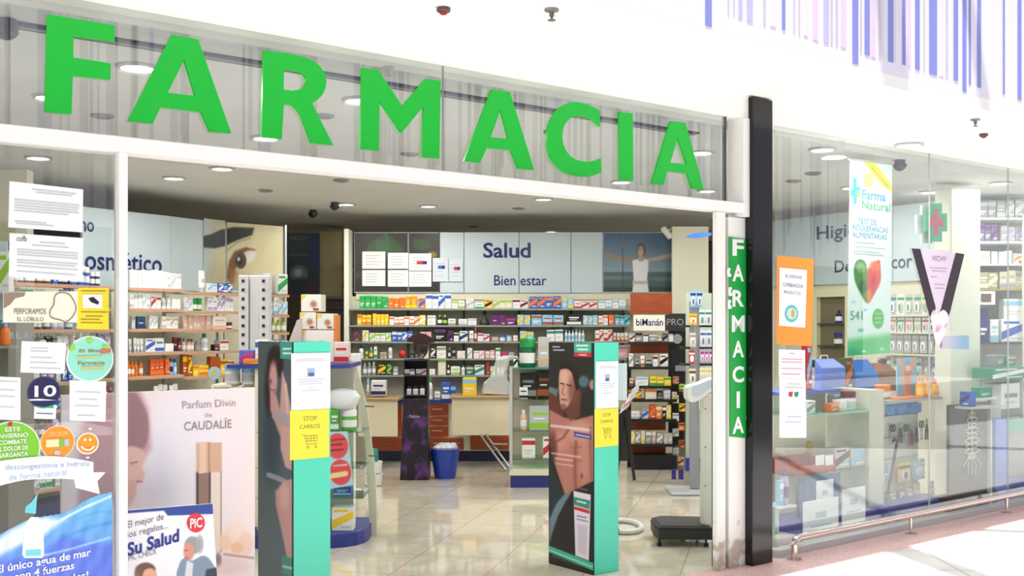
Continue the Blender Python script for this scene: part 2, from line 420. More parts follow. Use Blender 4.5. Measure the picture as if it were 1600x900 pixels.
# glossy black post between the doorway and the window
pz = FA.pl(1190, 147, -0.1)[1]
pa, pb = FA.pl(1176, 600, -0.085)[0], FA.pl(1207.5, 600, -0.085)[0]
struct(build('trim_12', mb().box(pa, pb, -0.085, -0.021, 0.0, 3.09, bv=0.004), mat((14, 14, 17), 0.14, spec=0.45, name='black_gloss'), frame=FA))
# shutter slot in the ceiling just behind the glass
struct(build('trim_13', mb().box(-3, x1147, 0.30, 0.40, CEIL - 0.012, CEIL - 0.001).box(-3, x1147, 0.335, 0.365, CEIL - 0.016, CEIL - 0.0121, 1), [mat((46, 44, 52), name='slot_dark'), mat('grey')], frame=FA))
# across the mall: a tall striped wall that the glass mirrors, and added beams overhead
opp = struct(build('wall_opposite', mb().box(-16, 30, -15, -14.8, 0, 9.5), mat((226, 226, 232), 0.7, name='mall_wall_paint'), frame=FA))
rs = random.Random(5)
m_ = mb()
for k in range(11): m_.box(-15.5 + k * 4.1, -15.5 + k * 4.1 + 3.8, -14.799, -14.78, 0.1, 3.3)
struct(build('wall_added_fronts', m_, mat((46, 46, 50), 0.5, name='added_dark_front'), opp))  # dark fronts added so the window mirrors less haze
for key, col in (('b', (158, 158, 204)), ('g', (176, 174, 186)), ('k', (128, 126, 146))):
    m_ = mb()
    for i in range(95):
        x = rs.uniform(-14, 28); w_ = rs.choice((0.04, 0.05, 0.08, 0.14)); m_.box(x, x + w_, -14.798, -14.79, rs.uniform(3.6, 5.2), 9.4)
    struct(build('wall_stripes', m_, mat(col, 0.6, name='stripe_print_dark'), opp))
beam_m = mat((200, 200, 204), 0.5, name='added_beam')
m_ = mb()
for x in (-7.0, -1.6, 3.8, 9.2, 14.6, 20): m_.box(x, x + 0.25, -14.8, -12, 7.2, 7.5)
struct(build('added_mall_beams', m_, beam_m, frame=FA))  # beams added to break up the sunlight on the mall floor
# unseen slab added overhead: shades the middle of the mall, its edge and the added slanting beams cut the sunlight into wedges
m_ = mb()
shade_outline = [(-16, -12.0), (30, -12.0), (30, -5.6), (14.0, -5.3), (11.2, -3.6), (9.2, -5.5), (6.9, -4.2), (5.6, -5.5), (3.2, -5.2), (-16, -5.4)]
k_ = len(shade_outline)
m_.add([(x, y, 7.2) for x, y in shade_outline] + [(x, y, 7.5) for x, y in shade_outline], [tuple(range(k_ - 1, -1, -1)), tuple(range(k_, 2 * k_))] + [(i, (i + 1) % k_, (i + 1) % k_ + k_, i + k_) for i in range(k_)])
struct(build('added_shade_slab', m_, white_m, frame=FA))
m_ = mb()
for xa_b, ya_b, xb_b, yb_b, wd_b in ((3.2, -5.3, 5.4, -0.8, .28), (9.6, -5.4, 5.9, -0.8, .10), (10.5, -5.3, 13.0, -0.8, .35)):
    m_.add([(xa_b, ya_b, 7.2), (xa_b + wd_b, ya_b, 7.2), (xb_b + wd_b, yb_b, 7.2), (xb_b, yb_b, 7.2), (xa_b, ya_b, 7.4), (xa_b + wd_b, ya_b, 7.4), (xb_b + wd_b, yb_b, 7.4), (xb_b, yb_b, 7.4)], [(3, 2, 1, 0), (4, 5, 6, 7), (0, 1, 5, 4), (1, 2, 6, 5), (2, 3, 7, 6), (3, 0, 4, 7)])
struct(build('added_shadow_beams', m_, beam_m, frame=FA))  # slanting beams added to throw shadow strips across the paving

# ---------------------------------------------------------------- downlights
def ceil_pt(px, py, z=CEIL):
    Y = (z - EYE) * F / (HZ - py); return ((px - CX) / F * Y, Y)
def downlight(px, py, lit, label, r=0.085, warm=(1.0, 0.97, 0.925)):
    r = r if lit else 0.05
    X, Y = ceil_pt(px, py)
    t = thing('ceiling_downlight', label, 'ceiling light', FO, (X, Y, CEIL - 0.02), 'downlights in the shop ceiling')
    build('trim_ring', mb().lathe(X, Y, [(r + 0.02, CEIL - 0.001), (r + 0.02, CEIL - 0.012), (r, CEIL - 0.018), (r - 0.004, CEIL - 0.004)], 28, cap=False), mat('silver' if lit else (150, 147, 140), 0.4), t, smooth=True)
    if lit:
        build('lamp', mb().lathe(X, Y, [(r - 0.005, CEIL - 0.006), (r * 0.8, CEIL - 0.010), (0.002, CEIL - 0.012)], 24), mat((255, 250, 240), 0.5, emit=6.0, name='lit_lamp'), t)
        ld = bpy.data.lights.new('downlight', 'AREA'); ld.shape = 'DISK'; ld.size = 2 * r; ld.energy = LAMP_W * 0.4; ld.color = warm
        lo = bpy.data.objects.new('downlight_glow', ld); COL.objects.link(lo); lo.location = (0, 0, -0.005); lo.parent = t
    else:
        build('lamp', mb().lathe(X, Y, [(r - 0.005, CEIL - 0.004), (r * 0.6, CEIL - 0.012), (0.002, CEIL - 0.010)], 24), mat((100, 94, 86), 0.3, name='unlit_lamp'), t)
for px, py, lab in [(347, 262, 'bright round downlight just right of the white mullion'), (272, 277, 'bright downlight nearest the mullion, further back than its neighbour'),
                    (541, 318, 'lit downlight above the black dome cameras'), (669, 321, 'lit downlight above the leaf picture panel'), (849, 310, 'lit downlight over the blue Salud panels'),
                    (861, 361, 'small lit downlight deepest in the shop, just over the header panels'), (971, 283, 'lit downlight seen under the green letter I'), (415, 214, 'lit downlight seen at the foot of the green letter R'),
                    (215, 103, 'lit downlight glaring behind the first green letter A'), (1095, 237, 'lit downlight glaring behind the last green letter A'), (1105, 297, 'lit downlight low at the right end of the transom'),
                    (562, 155, 'lit downlight behind the green letter M'),
                    (1285, 232, 'glaring downlight at the top left of the right shop window'), (1452, 299, 'lit downlight above the green cross sign'), (1563, 285, 'lit downlight at the far right of the right window')]:
    downlight(px, py, True, lab)
for px, py, lab in [(415, 297, 'unlit dull downlight left of the ceiling cameras'), (533, 281, 'unlit downlight under the white beam below letter M'), (810, 325, 'unlit downlight over the seam of the Salud panels'),
                    (740, 353, 'unlit downlight low over the blue header'), (160, 180, 'unlit downlight behind the first green letter'), (505, 180, 'unlit downlight between the letters R and M'),
                    (640, 240, 'unlit downlight low behind the letter M'), (865, 205, 'unlit downlight behind the letter C'), (1270, 270, 'unlit downlight nearest the orange notice'), (1240, 282, 'second unlit downlight beside the black post')]:
    downlight(px, py, False, lab)
# added unseen lamps that brighten the shop behind the right window
for px, py, lab in [(1680, 290, 'added lit downlight beyond the right picture edge'), (1180, 262, 'added lit downlight hidden behind the white pillar'), (1330, 292, 'added lit downlight behind the top of the hanging banner'), (1420, 225, 'added lit downlight just inside the glass above the green cross')]:
    downlight(px, py, True, lab)
for px, py, lab in [(80, 150, 'lit downlight over the left shop window'), (60, 245, 'lit downlight seen over the pinned notices')]:
    downlight(px, py, True, lab)

def dome_camera(px, py, r, label, drop=0.0):
    X, Y = ceil_pt(px, py)
    t = thing('dome_camera', label, 'security camera', FO, (X, Y, CEIL - r - 0.03))
    build('mount', mb().lathe(X, Y, [(r * 0.75, CEIL - 0.001), (r * 0.75, CEIL - 0.035)], 20), mat((60, 60, 62)), t, smooth=True)
    build('dome', mb().lathe(X, Y, [(r, CEIL - 0.035)] + [(r * math.cos(a), CEIL - 0.035 - r * math.sin(a)) for a in (0.4, 0.8, 1.2, 1.5)], 24), mat((18, 18, 22), 0.1, coat=0.5), t, smooth=True)
dome_camera(10, 30, 0.055, 'black dome camera at the top left corner of the front')
dome_camera(523, 316, 0.055, 'black dome camera beside the lit downlight, the right of two')
dome_camera(489, 328, 0.055, 'black dome camera lower and left of its twin on the ceiling')
dome_camera(1406, 250, 0.055, 'grey dome camera at the top of the right window')

# sprinklers and detectors on the white soffit
def soffit_thing(name, px, py, label, kind):
    Y = 1.5 * F / (HZ - py); X = (px - CX) / F * Y
    t = thing(name, label, 'sprinkler' if kind else 'detector', FO, (X, Y, 3.05), 'fittings on the white soffit')
    if kind:
        build('escutcheon', mb().lathe(X, Y, [(0.035, 3.099), (0.035, 3.09), (0.012, 3.084)], 18), mat('grey', 0.4, 0.6), t, smooth=True)
        build('head', mb().lathe(X, Y, [(0.012, 3.084), (0.012, 3.066), (0.006, 3.06), (0.006, 3.05), (0.02, 3.048), (0.02, 3.045)], 14), mat((130, 110, 105), 0.4, 0.3), t, smooth=True)
    else:
        build('housing', mb().lathe(X, Y, [(0.032, 3.099), (0.034, 3.085), (0.028, 3.078)], 20), mat((90, 60, 62), 0.4), t, smooth=True)
        build('lens', mb().lathe(X, Y, [(0.02, 3.078), (0.016, 3.068), (0.004, 3.064)], 16), mat((150, 30, 34), 0.2), t, smooth=True)
soffit_thing('smoke_detector', 693, 12, 'small dark red detector on the soffit over the letter C', 0)
soffit_thing('fire_sprinkler', 862, 14, 'small grey sprinkler head on the soffit near the top edge', 1)
soffit_thing('fire_sprinkler', 1524, 186, 'small sprinkler head on the soffit above the right window', 1)
soffit_thing('smoke_detector', 1537, 209, 'small dark red detector on the soffit above the right window', 0)

# ================================================================ green letters on the transom
def z1(pts): return [(x / 2.647, y / 2.647) for x, y in pts]
def z2(pts): return [(500 + x / 2.25, y / 2.25) for x, y in pts]
LET = [
 ('F', [z1([(196, 58), (474, 104), (474, 170), (304, 150), (304, 237), (458, 262), (457, 330), (302, 312), (296, 472), (186, 462)])]),
 ('A', [z1([(712, 143), (820, 162), (957, 551), (868, 544), (832, 463), (665, 443), (632, 511), (529, 500)]), z1([(762, 247), (808, 397), (695, 383)])]),
 ('R', [z1([(1090, 208), (1090, 208)] + cat_rom([(1180, 218), (1265, 238), (1325, 275), (1350, 330), (1335, 390), (1292, 428)], 5, False) + [(1378, 600), (1288, 592)] + cat_rom([(1245, 478), (1212, 437), (1175, 431)], 5, False) + [(1166, 575), (1082, 567)])[1:],
        z1([(1175, 288)] + cat_rom([(1212, 291), (1252, 305), (1265, 336), (1248, 366), (1212, 375)], 5, False) + [(1174, 370)])]),
 ('M', [z2([(148, 238), (205, 246), (290, 372), (372, 277), (425, 284), (420, 557), (360, 552), (364, 374), (287, 468), (210, 356), (208, 530), (142, 523)])]),
 ('A', [z2([(605, 314), (668, 323), (753, 597), (697, 592), (672, 528), (587, 520), (563, 572), (507, 565)]), z2([(635, 385), (663, 488), (601, 482)])]),
 ('C', [z2(cat_rom([(984, 388), (930, 364), (880, 360), (830, 390), (803, 445), (799, 505), (815, 560), (855, 602), (905, 618), (950, 620), (990, 606)], 5, False) + cat_rom([(988, 556), (950, 568), (900, 560), (866, 530), (852, 480), (865, 432), (900, 408), (945, 414), (984, 446)], 5, False))]),
 ('I', [z2([(1052, 392), (1100, 399), (1102, 635), (1055, 633)])]),
 ('A', [z2([(1233, 425), (1285, 431), (1350, 667), (1310, 663), (1290, 609), (1222, 600), (1208, 650), (1166, 645)]), z2([(1258, 485), (1290, 577), (1232, 572)])])]
GREEN = mat((16, 186, 54), 0.35, name='green_vinyl')
seen = {}
for ch, loops in LET:
    seen[ch] = seen.get(ch, 0) + 1
    w_ = {'A1': 'first letter A', 'A2': 'middle letter A, after the M', 'A3': 'last letter A, at the right end'}.get(ch + str(seen[ch]), 'letter ' + ch)
    o = build('sign_letter', mb().poly([on(FA, l, -0.022) for l in loops], -0.022, 0.014), GREEN, frame=FA)
    tag(o, 'big bright green %s on the transom glass' % w_, 'letter', 'green letters on the transom')

# green vertical sign on the pillar
t = thing('pillar_sign', 'narrow green sign with white upright letters on the white pillar', 'sign', FA, (FA.pl(1154, 600, -0.03)[0], -0.03, FA.pl(1154, 685, -0.03)[1]))
q = on(FA, [(1139.5, 370), (1167, 375), (1168, 685), (1141, 682)], -0.03)
build('board', mb().poly(q, -0.03, 0.008), mat((18, 158, 62), 0.4), t)
for i, ch in enumerate('FARMACIA'):
    cy = 387 + i * 39.6
    hw = 2.6 if ch == 'I' else 9 if ch != 'M' else 10
    txt(t, ch, (1153.5 - hw, cy - 13, 1153.5 + hw, cy + 13), mat('white'), -0.0315, 0.03, name='letter')
for px, py in ((1139, 425), (1141, 455), (1140, 475), (1169, 652)):
    build('torn_tape', mb().poly(on(FA, cat_rom([(px - 2, py - 6), (px + 3, py - 5), (px + 1, py), (px + 4, py + 6), (px - 2, py + 7)], 3), -0.034), -0.034, 0.001), mat('white'), t)

# ================================================================ products: one unit mesh of each look, copied and scaled
UNIT = {}
def unit(kind, c1, c2, var):
    key = (kind, c1, c2, var)
    if key in UNIT: return UNIT[key]
    m = mb(); M1, M2, M3 = mat(c1, 0.4), mat(c2, 0.4), mat('white' if c1 != 'white' else (204, 206, 210), 0.5)
    if kind in ('carton', 'box'):
        m.box(-.5, .5, 0, 1, 0, 1, 0, bv=0.03)
        if var == 0: m.box(-.5, .5, -.012, .0, .68, .9, 1).box(-.35, .3, -.012, .0, .34, .42, 2).box(-.35, .1, -.012, .0, .22, .28, 2)
        elif var == 1: m.box(-.5, .5, -.012, .0, .06, .3, 1).box(-.34, .34, -.012, .0, .6, .72, 1).box(-.3, .2, -.012, .0, .44, .5, 2)
        else: m.poly([(-.5, .1), (-.5, .45), (.5, .85), (.5, .55)], -.012, .01, 1).box(-.4, .25, -.012, .0, .8, .9, 1).box(-.1, .4, -.012, .0, .15, .22, 2)
        name = 'carton'
    elif kind == 'bottle':
        m.lathe(0, .5, [(.44, 0), (.5, .03), (.5, .62), (.4, .72), (.2, .78)], 14, 0)
        m.lathe(0, .5, [(.24, .78), (.24, .97), (.18, 1.0)], 12, 1)
        m.lathe(0, .5, [(.508, .18), (.508, .5)], 14, 2 if var != 1 else 1, cap=False); name = 'bottle'
    elif kind == 'spray':
        m.lathe(0, .5, [(.44, 0), (.5, .03), (.5, .5), (.36, .68), (.16, .76)], 14, 0)
        m.lathe(0, .5, [(.2, .76), (.16, .86), (.1, .88)], 10, 1).box(-.36, .16, .38, .62, .88, 1.0, 1); name = 'spray_bottle'
    elif kind == 'jar':
        m.lathe(0, .5, [(.46, 0), (.5, .06), (.5, .6), (.44, .68)], 16, 0).lathe(0, .5, [(.5, .68), (.5, .96), (.46, 1)], 16, 1)
        m.lathe(0, .5, [(.508, .15), (.508, .5)], 16, 2, cap=False); name = 'jar'
    elif kind == 'tube':
        m.lathe(0, .5, [(.34, 0), (.34, .2)], 14, 1)
        vs_ = []; n = 14
        for j, (rx, ry, z) in enumerate([(.4, .4, .2), (.47, .36, .45), (.5, .2, .75), (.5, .04, 1.0)]):
            vs_ += [(rx * math.cos(2 * math.pi * k / n), .5 + ry * math.sin(2 * math.pi * k / n), z) for k in range(n)]
        m.add(vs_, [(j * n + k, j * n + (k + 1) % n, (j + 1) * n + (k + 1) % n, (j + 1) * n + k) for j in range(3) for k in range(n)] + [tuple(3 * n + k for k in range(n))], 0)
        m.box(-.3, .3, .1, .12, .45, .6, 1); name = 'tube'
    elif kind == 'pack':                           # a hanging card with a bubble and a peg hole
        m.poly([[(-.5, 0), (.5, 0), (.5, .94), (.42, 1), (-.42, 1), (-.5, .94)], [(-.1, .93), (.1, .93), (.1, .88), (-.1, .88)]], 0, .08, 0)
        m.box(-.34, .34, -.5, 0, .12, .62, 2, bv=.12).box(-.5, .5, -.02, 0, .7, .84, 1).box(-.12, .12, -.56, -.5, .2, .5, 1); name = 'hanging_pack'
    me = m.mesh(name, [M1, M2, M3])
    if kind != 'carton' and kind != 'box' and kind != 'pack':
        me.polygons.foreach_set('use_smooth', [True] * len(me.polygons))
        try: me.set_sharp_from_angle(angle=0.7)
        except Exception: pass
    UNIT[key] = me
    return me
KW = dict(carton='carton', bottle='bottle', jar='jar', tube='tube', pack='hanging pack', spray='spray bottle', box='carton')
CATW = dict(carton='carton', bottle='bottle', jar='jar', tube='tube', pack='pack', spray='bottle', box='carton')
CNT = {}
BOXNAME = {}
PR = random.Random(11)
def put(frame, kind, c1, c2, x, y, z, w, d, h, where, var=None, group=None, turn=0.0):
    me = unit(kind, c1, c2, PR.randrange(3) if var is None else var)
    o = bpy.data.objects.new(me.name, me); COL.objects.link(o)
    o.location = frame.w(x, y, z); o.rotation_euler = (0, 0, frame.th + turn); o.scale = (w, d, h)
    col = c1.replace('lightblue', 'light blue') if isinstance(c1, str) else 'pale'
    c2n = c2.replace('lightblue', 'light blue') if isinstance(c2, str) else 'dark'
    kw = KW[kind]
    if kind in ('carton', 'box') and frame in BOXNAME: o.name = BOXNAME[frame]; kw = BOXNAME[frame].replace('_', ' ')
    look = ('%s-and-%s %s' % (col, c2n, kw)) if col != c2n else '%s %s' % (col, kw)
    key = (look, where); CNT.setdefault(key, []).append(o)
    o['category'] = CATW[kind]; o['group'] = group or ('products on ' + where)
    return o
def label_products():
    for (look, where), obs in CNT.items():
        if len(obs) == 1: obs[0]['label'] = 'the only %s on %s' % (look, where); continue
        obs.sort(key=lambda o: o.location.x / max(o.location.y, .1))
        for i, o in enumerate(obs):
            o['label'] = '%s %s from the left, %s' % (ORD[i + 1] if i + 1 < len(ORD) else 'far right', look, where)
def row(frame, y, z, runs, where, dmax=0.12, pxy=500):
    """runs: (px0, px1, kind, colour, accent, count, height px)"""
    for r in runs:
        x0, x1, kind, c1, c2, n, hp = r
        xa, xb = frame.pl(x0, pxy, y)[0], frame.pl(x1, pxy, y)[0]
        h = hp * frame.depth((x0 + x1) / 2, y) / F * (1.1 if frame in BOXNAME else 1.0); w = (xb - xa) / n
        for i in range(n):
            hh = h * (1 + PR.uniform(-.06, .06)) if kind != 'pack' else h
            ww = w * (0.94 if kind in ('carton', 'box') else 0.88)
            dd = ww if kind in ('bottle', 'jar', 'spray') else min(dmax, max(0.03, ww * 0.9)) if kind != 'pack' else 0.03
            if kind == 'tube': dd = ww * .8
            put(frame, kind, c1, c2, xa + w * (i + .5), y + (PR.uniform(0, .02) if kind != 'pack' else 0), z, ww, dd, hh, where)

# ================================================================ left curved wall
cream_m = mat((224, 220, 196), 0.55, name='cream_laminate'); rail_m = mat((198, 150, 120), 0.5, name='price_rail')
pale_blue = mat((196, 210, 215), 0.5, name='pale_blue_panel'); navy_m = mat((20, 26, 100), 0.4, name='navy_lettering')
edge_m = mat((196, 196, 186), 0.5, name='shelf_edge')
def wpt(px, Y): return ((px - CX) / F * Y, Y)
WL = [(-4.35, 7.6), wpt(-20, 8.75), wpt(128, 9.85), wpt(267, 10.75), wpt(353, 11.5), wpt(445, 11.95)]
wl = thing('curved_wall_display', 'curved run of pale blue header panels over cream shelving, left wall', 'display wall', FO, (-3.6, 10.3, 0.0))
HZ_TOP = 2.67
for i in range(5):
    (ax, ay), (bx, by) = WL[i], WL[i + 1]; g = fr2(ax, ay, bx, by); Ln = math.hypot(bx - ax, by - ay)
    m_ = mb()
    for (x0, x1, y0, y1, z0, z1, mi) in [(0.003, Ln - 0.003, 0, 0.03, 1.93, HZ_TOP, 0), (0, Ln, 0.035, 0.05, 0.0, 1.93, 1)][(0 if i > 1 else 1):]:
        vs_ = [tuple(g.w(x, y, z)) for z in (z0, z1) for x, y in ((x0, y0), (x1, y0), (x1, y1), (x0, y1))]
        m_.add(vs_, [(3, 2, 1, 0), (4, 5, 6, 7), (0, 1, 5, 4), (1, 2, 6, 5), (2, 3, 7, 6), (3, 0, 4, 7)], mi)
    build('header_panel', m_, [pale_blue, cream_m], wl)
# words on the curved header
g1 = fr2(*WL[2], *WL[3]); g0 = fr2(*WL[1], *WL[2])
t = thing('header_lettering', 'navy lettering ending in osmetico on the left curved header', 'lettering', g1, (0.6, -0.01, 2.1))
txt(t, 'osmético', (133, 395, 253, 424), navy_m, -0.006, 0.012)
txt(t, 'no', (126, 346, 147, 362), navy_m, -0.006, 0.01)
# eye mural on the last two panels
t = thing('eye_mural', 'close-up photo mural of an eye and dark brow at the wall end', 'mural', fr2(*WL[3], *WL[4]), (0.3, -0.01, 1.95))
EYE_OPS = [('h', 318, (174, 190, 194), 345, (186, 182, 150)), ('e', 400, 395, 60, 60, (206, 196, 152), 40, .8), ('e', 350, 440, 30, 30, (170, 160, 120), 25, .6), ('e', 430, 350, 30, 14, (190, 178, 140), 14, .7),
           ('p', [(304, 380), (314, 370), (330, 366), (345, 359), (365, 355), (397, 356), (394, 367), (372, 375), (352, 384), (335, 388), (314, 386)], (24, 30, 28), 4, 1),
           ('p', [(354, 434), (358, 408), (366, 393), (384, 386), (400, 390), (390, 398), (376, 402), (368, 420), (362, 444)], (112, 70, 36), 4, .95),
           ('e', 387, 402, 14, 9, (214, 214, 212), 4, .9, -35), ('e', 376, 407, 9, 13, (74, 48, 32), 3, 1), ('e', 374, 408, 4, 6, (16, 16, 18), 2, 1), ('e', 373, 405, 2, 3, (220, 225, 230), 1.5, .9),
           ('l', [(352, 393), (372, 378), (392, 372)], 1.2, (140, 120, 80), 2, .6), ('p', [(360, 420), (372, 424), (366, 444), (356, 446)], (150, 100, 60), 6, .7), ('n', 2.0, 0.2)]
picture(t, [(318, 341), (352, 345), (352, 452), (318, 452)], -0.006, 1.3, (180, 180, 150), EYE_OPS)
t2 = thing('eye_mural', 'yellowish right part of the eye mural beside the grey doorway', 'mural', fr2(*WL[4], *WL[5]), (0.3, -0.01, 1.95))
picture(t2, [(354.5, 347), (443, 354), (443, 452), (354.5, 452)], -0.006, 1.3, (180, 180, 150), EYE_OPS)
build('edge_strip', mb().box(fr2(*WL[4], *WL[5]).pl(443.5, 400, 0)[0], fr2(*WL[4], *WL[5]).pl(446, 400, 0)[0], -.03, .03, .0, HZ_TOP + .02), mat('silver', .3, .6), t2)

# shelves of the left wall: three bays with their own frames
U0 = fr2(*wpt(0, 8.35), *wpt(200, 9.62)); U1 = fr2(*wpt(203, 9.72), *wpt(286, 10.2)); U2 = fr2(*wpt(288, 10.25), *wpt(372, 10.85)); U3 = fr2(*wpt(408, 11.0), *wpt(452, 11.25))
def bay(name_label, fr_, xa, xb, zs, depth=0.30, m1=edge_m, where=''):
    a, b = fr_.pl(xa, 500)[0], fr_.pl(xb, 500)[0]
    t = thing('wall_shelf_bay', name_label, 'shelving', fr_, ((a + b) / 2, depth / 2, 0.0))
    build('plinth', mb().box(a, b, .03, depth, 0, .12), mat((30, 40, 96), 0.4, name='navy_plinth'), t)
    for z in zs:
        s_ = build('shelf', mb().box(a, b, -0.01, depth, z - 0.022, z - 0.002), m1, t)
        build('price_rail', mb().box(a + .01, b - .01, -0.016, -0.011, z - 0.03, z - 0.004), rail_m, s_)
    build('side_post', mb().box(b - .012, b, depth - .03, depth, .12, 1.93).box(a, a + .012, depth - .03, depth, .12, 1.93), mat('silver', .4, .3), t)
    return t
zU = [1.925, 1.735, 1.55, 1.335, 1.115, .89, .67]
bay('shelf bay with white cosmetic cartons just right of the mullion', U1, 200, 286, zU)
bay('shelf bay left of the white ladder column', U2, 288, 372, [1.905, 1.72, 1.54, 1.33, 1.09, .87, .67])
bay('shelf bay seen through the left window behind the notices', U0, -20, 192, zU + [.45, .25])
bay('short dark shelf bay right of the white ladder column', U3, 408, 452, [1.90, 1.69, 1.51, 1.32], m1=mat((60, 56, 50), .5, name='dark_shelf'))
for f_ in (U0, U1, U2, U3): BOXNAME[f_] = 'cosmetic_box'
def wh(n, side): return '%s shelf, %s' % (ORD[n], side)
A = 'bay by the mullion'
row(U1, .01, zU[0], [(204, 262, 'carton', 'white', 'white', 9, 25), (240, 0, 'x', '', '', 0, 0)][:1] + [(262, 284, 'carton', 'white', 'silver', 3, 22)], wh(1, A))
row(U1, .01, zU[1], [(204, 236, 'carton', 'white', 'silver', 5, 21), (238, 252, 'carton', 'white', 'red', 2, 19), (256, 270, 'bottle', 'white', 'silver', 2, 20), (270, 282, 'carton', 'white', 'white', 2, 14)], wh(2, A))
row(U1, .01, zU[2], [(206, 212, 'carton', 'silver', 'grey', 1, 18), (214, 228, 'carton', (24, 84, 96), 'navy', 1, 17), (234, 248, 'carton', 'white', 'silver', 2, 18), (254, 280, 'carton', 'white', 'beige', 4, 17)], wh(3, A))
row(U1, .01, zU[3], [(204, 226, 'tube', 'white', 'silver', 4, 20), (228, 258, 'carton', 'white', 'blue', 2, 20), (259, 272, 'box', 'white', 'white', 1, 11), (273, 284, 'carton', 'maroon', 'black', 2, 20)], wh(4, A))
row(U1, .01, zU[4], [(200, 226, 'bottle', 'orange', 'orange', 4, 22), (236, 266, 'carton', (214, 84, 30), 'orange', 4, 24), (266, 280, 'bottle', 'lightblue', 'navy', 2, 22)], wh(5, A))
row(U1, .01, zU[5], [(204, 240, 'jar', (30, 70, 60), 'black', 4, 12), (242, 282, 'tube', 'white', 'teal', 5, 20)], wh(6, A))
row(U1, .01, zU[6], [(204, 282, 'carton', 'white', 'green', 6, 22)], wh(7, A))
A = 'bay left of the ladder column'; zz = [1.905, 1.72, 1.54, 1.33, 1.09, .87, .67]
row(U2, .01, zz[0], [(314, 325, 'tube', 'white', 'silver', 1, 29), (326, 341, 'carton', 'white', 'lightblue', 2, 12), (342, 364, 'carton', 'blue', 'white', 3, 13)], wh(1, A))
row(U2, .01, zz[1], [(289, 302, 'carton', 'white', 'silver', 2, 19), (303, 320, 'jar', (40, 150, 50), 'green', 2, 19), (326, 366, 'carton', 'white', 'lilac', 6, 20)], wh(2, A))
row(U2, .01, zz[2], [(288, 330, 'carton', (222, 180, 164), 'beige', 6, 19), (333, 355, 'carton', 'white', 'peach', 1, 20), (357, 367, 'jar', 'maroon', 'maroon', 1, 10)], wh(3, A))
row(U2, .01, zz[3], [(288, 306, 'bottle', 'beige', 'brown', 3, 18), (308, 318, 'bottle', 'grey', 'grey', 1, 14), (319, 330, 'bottle', 'white', 'teal', 1, 24), (336, 344, 'carton', 'black', 'red', 1, 9), (345, 358, 'carton', 'white', 'red', 1, 14)], wh(4, A))
row(U2, .01, zz[4], [(288, 302, 'carton', 'amber', 'yellow', 2, 30), (303, 328, 'carton', 'yellow', 'orange', 3, 15), (329, 345, 'carton', 'amber', 'amber', 2, 26), (346, 368, 'carton', 'yellow', 'amber', 2, 20)], wh(5, A))
row(U2, .01, zz[5], [(289, 366, 'jar', 'brown', 'black', 7, 12)], wh(6, A))
row(U2, .01, zz[6], [(289, 366, 'carton', 'white', 'blue', 6, 20)], wh(7, A))
A = 'dark short bay'
row(U3, .01, 1.90, [(412, 423, 'carton', 'white', 'silver', 1, 30), (434, 450, 'carton', 'white', 'green', 1, 29)], wh(1, A))
row(U3, .01, 1.69, [(412, 428, 'carton', 'white', 'silver', 2, 17), (429, 450, 'carton', 'white', 'lightblue', 3, 19)], wh(2, A))
row(U3, .01, 1.51, [(408, 424, 'carton', 'purple', 'white', 2, 20), (426, 450, 'bottle', (190, 200, 120), 'lime', 3, 18)], wh(3, A))
row(U3, .01, 1.32, [(408, 450, 'carton', 'grey', 'white', 4, 15)], wh(4, A))
A = 'bay behind notices'; rr = random.Random(3)
pal = [('white', 'silver'), ('white', 'lilac'), ('navy', 'white'), ('maroon', 'red'), ('silver', 'white'), ('white', 'red'), ('lilac', 'white'), ('grey', 'black'), ('brown', 'beige'), ('blue', 'white'), ('white', 'green'), ('black', 'grey')]
for si, z in enumerate(zU + [.45, .25]):
    runs = []; x = 2
    while x < 176:
        n = rr.choice((1, 2, 2, 3)); w_ = rr.uniform(7, 11); c = rr.choice(pal)
        if x + n * w_ > 182: break
        runs.append((x, x + n * w_, rr.choice(('carton', 'carton', 'bottle', 'jar', 'tube')), c[0], c[1], n, rr.uniform(17, 27))); x += n * w_ + rr.uniform(0, 4)
    row(U0, .01, z, runs, wh(si + 1, A))

# ================================================================ the room behind the header panels
dk = FO
t = thing('stock_cabinet', 'tall cream cabinet in the back room beside the blue poster', 'cabinet', FO, (wpt(516, 14.2)[0], 14.3, 0))
a, b = FO.pl(499, 400, 14.2)[0], FO.pl(534, 400, 14.2)[0]
build('body', mb().box(a, b, 14.2, 14.7, 0, FO.pl(515, 362, 14.2)[1]), mat((216, 200, 150), .5, name='beige_laminate'), t)
build('handle', mb().box(a + .03, a + .045, 14.18, 14.2, 1.3, 1.5), mat('silver', .3, .8), t)
t = thing('stock_shelf', 'dark open stock shelf in the gap left of the leaf panel', 'shelf', FO, (wpt(541, 14.0)[0], 14.1, 0))
a, b = FO.pl(535, 400, 14)[0], FO.pl(548, 400, 14)[0]
build('back', mb().box(a, b, 14.3, 14.32, 0, 2.6), mat((60, 44, 30)), t)
for z in (1.8, 2.05, 2.3): build('shelf_board', mb().box(a, b, 14.0, 14.3, z, z + .02), mat((190, 130, 50)), t)
row(FO, 14.02, 2.321, [(537, 546, 'carton', 'black', 'grey', 1, 12)], 'top stock shelf board')
row(FO, 14.02, 2.071, [(536, 547, 'carton', 'grey', 'navy', 2, 12)], 'middle stock shelf board')
row(FO, 14.02, 1.821, [(537, 547, 'carton', 'navy', 'white', 1, 13)], 'lower stock shelf board')
t = thing('backroom_counter', 'dark wooden back counter in the gap behind the carton tower', 'counter', FO, (wpt(517, 13.4)[0], 13.6, 0))
a, b = FO.pl(488, 460, 13.4)[0], FO.pl(547, 460, 13.4)[0]
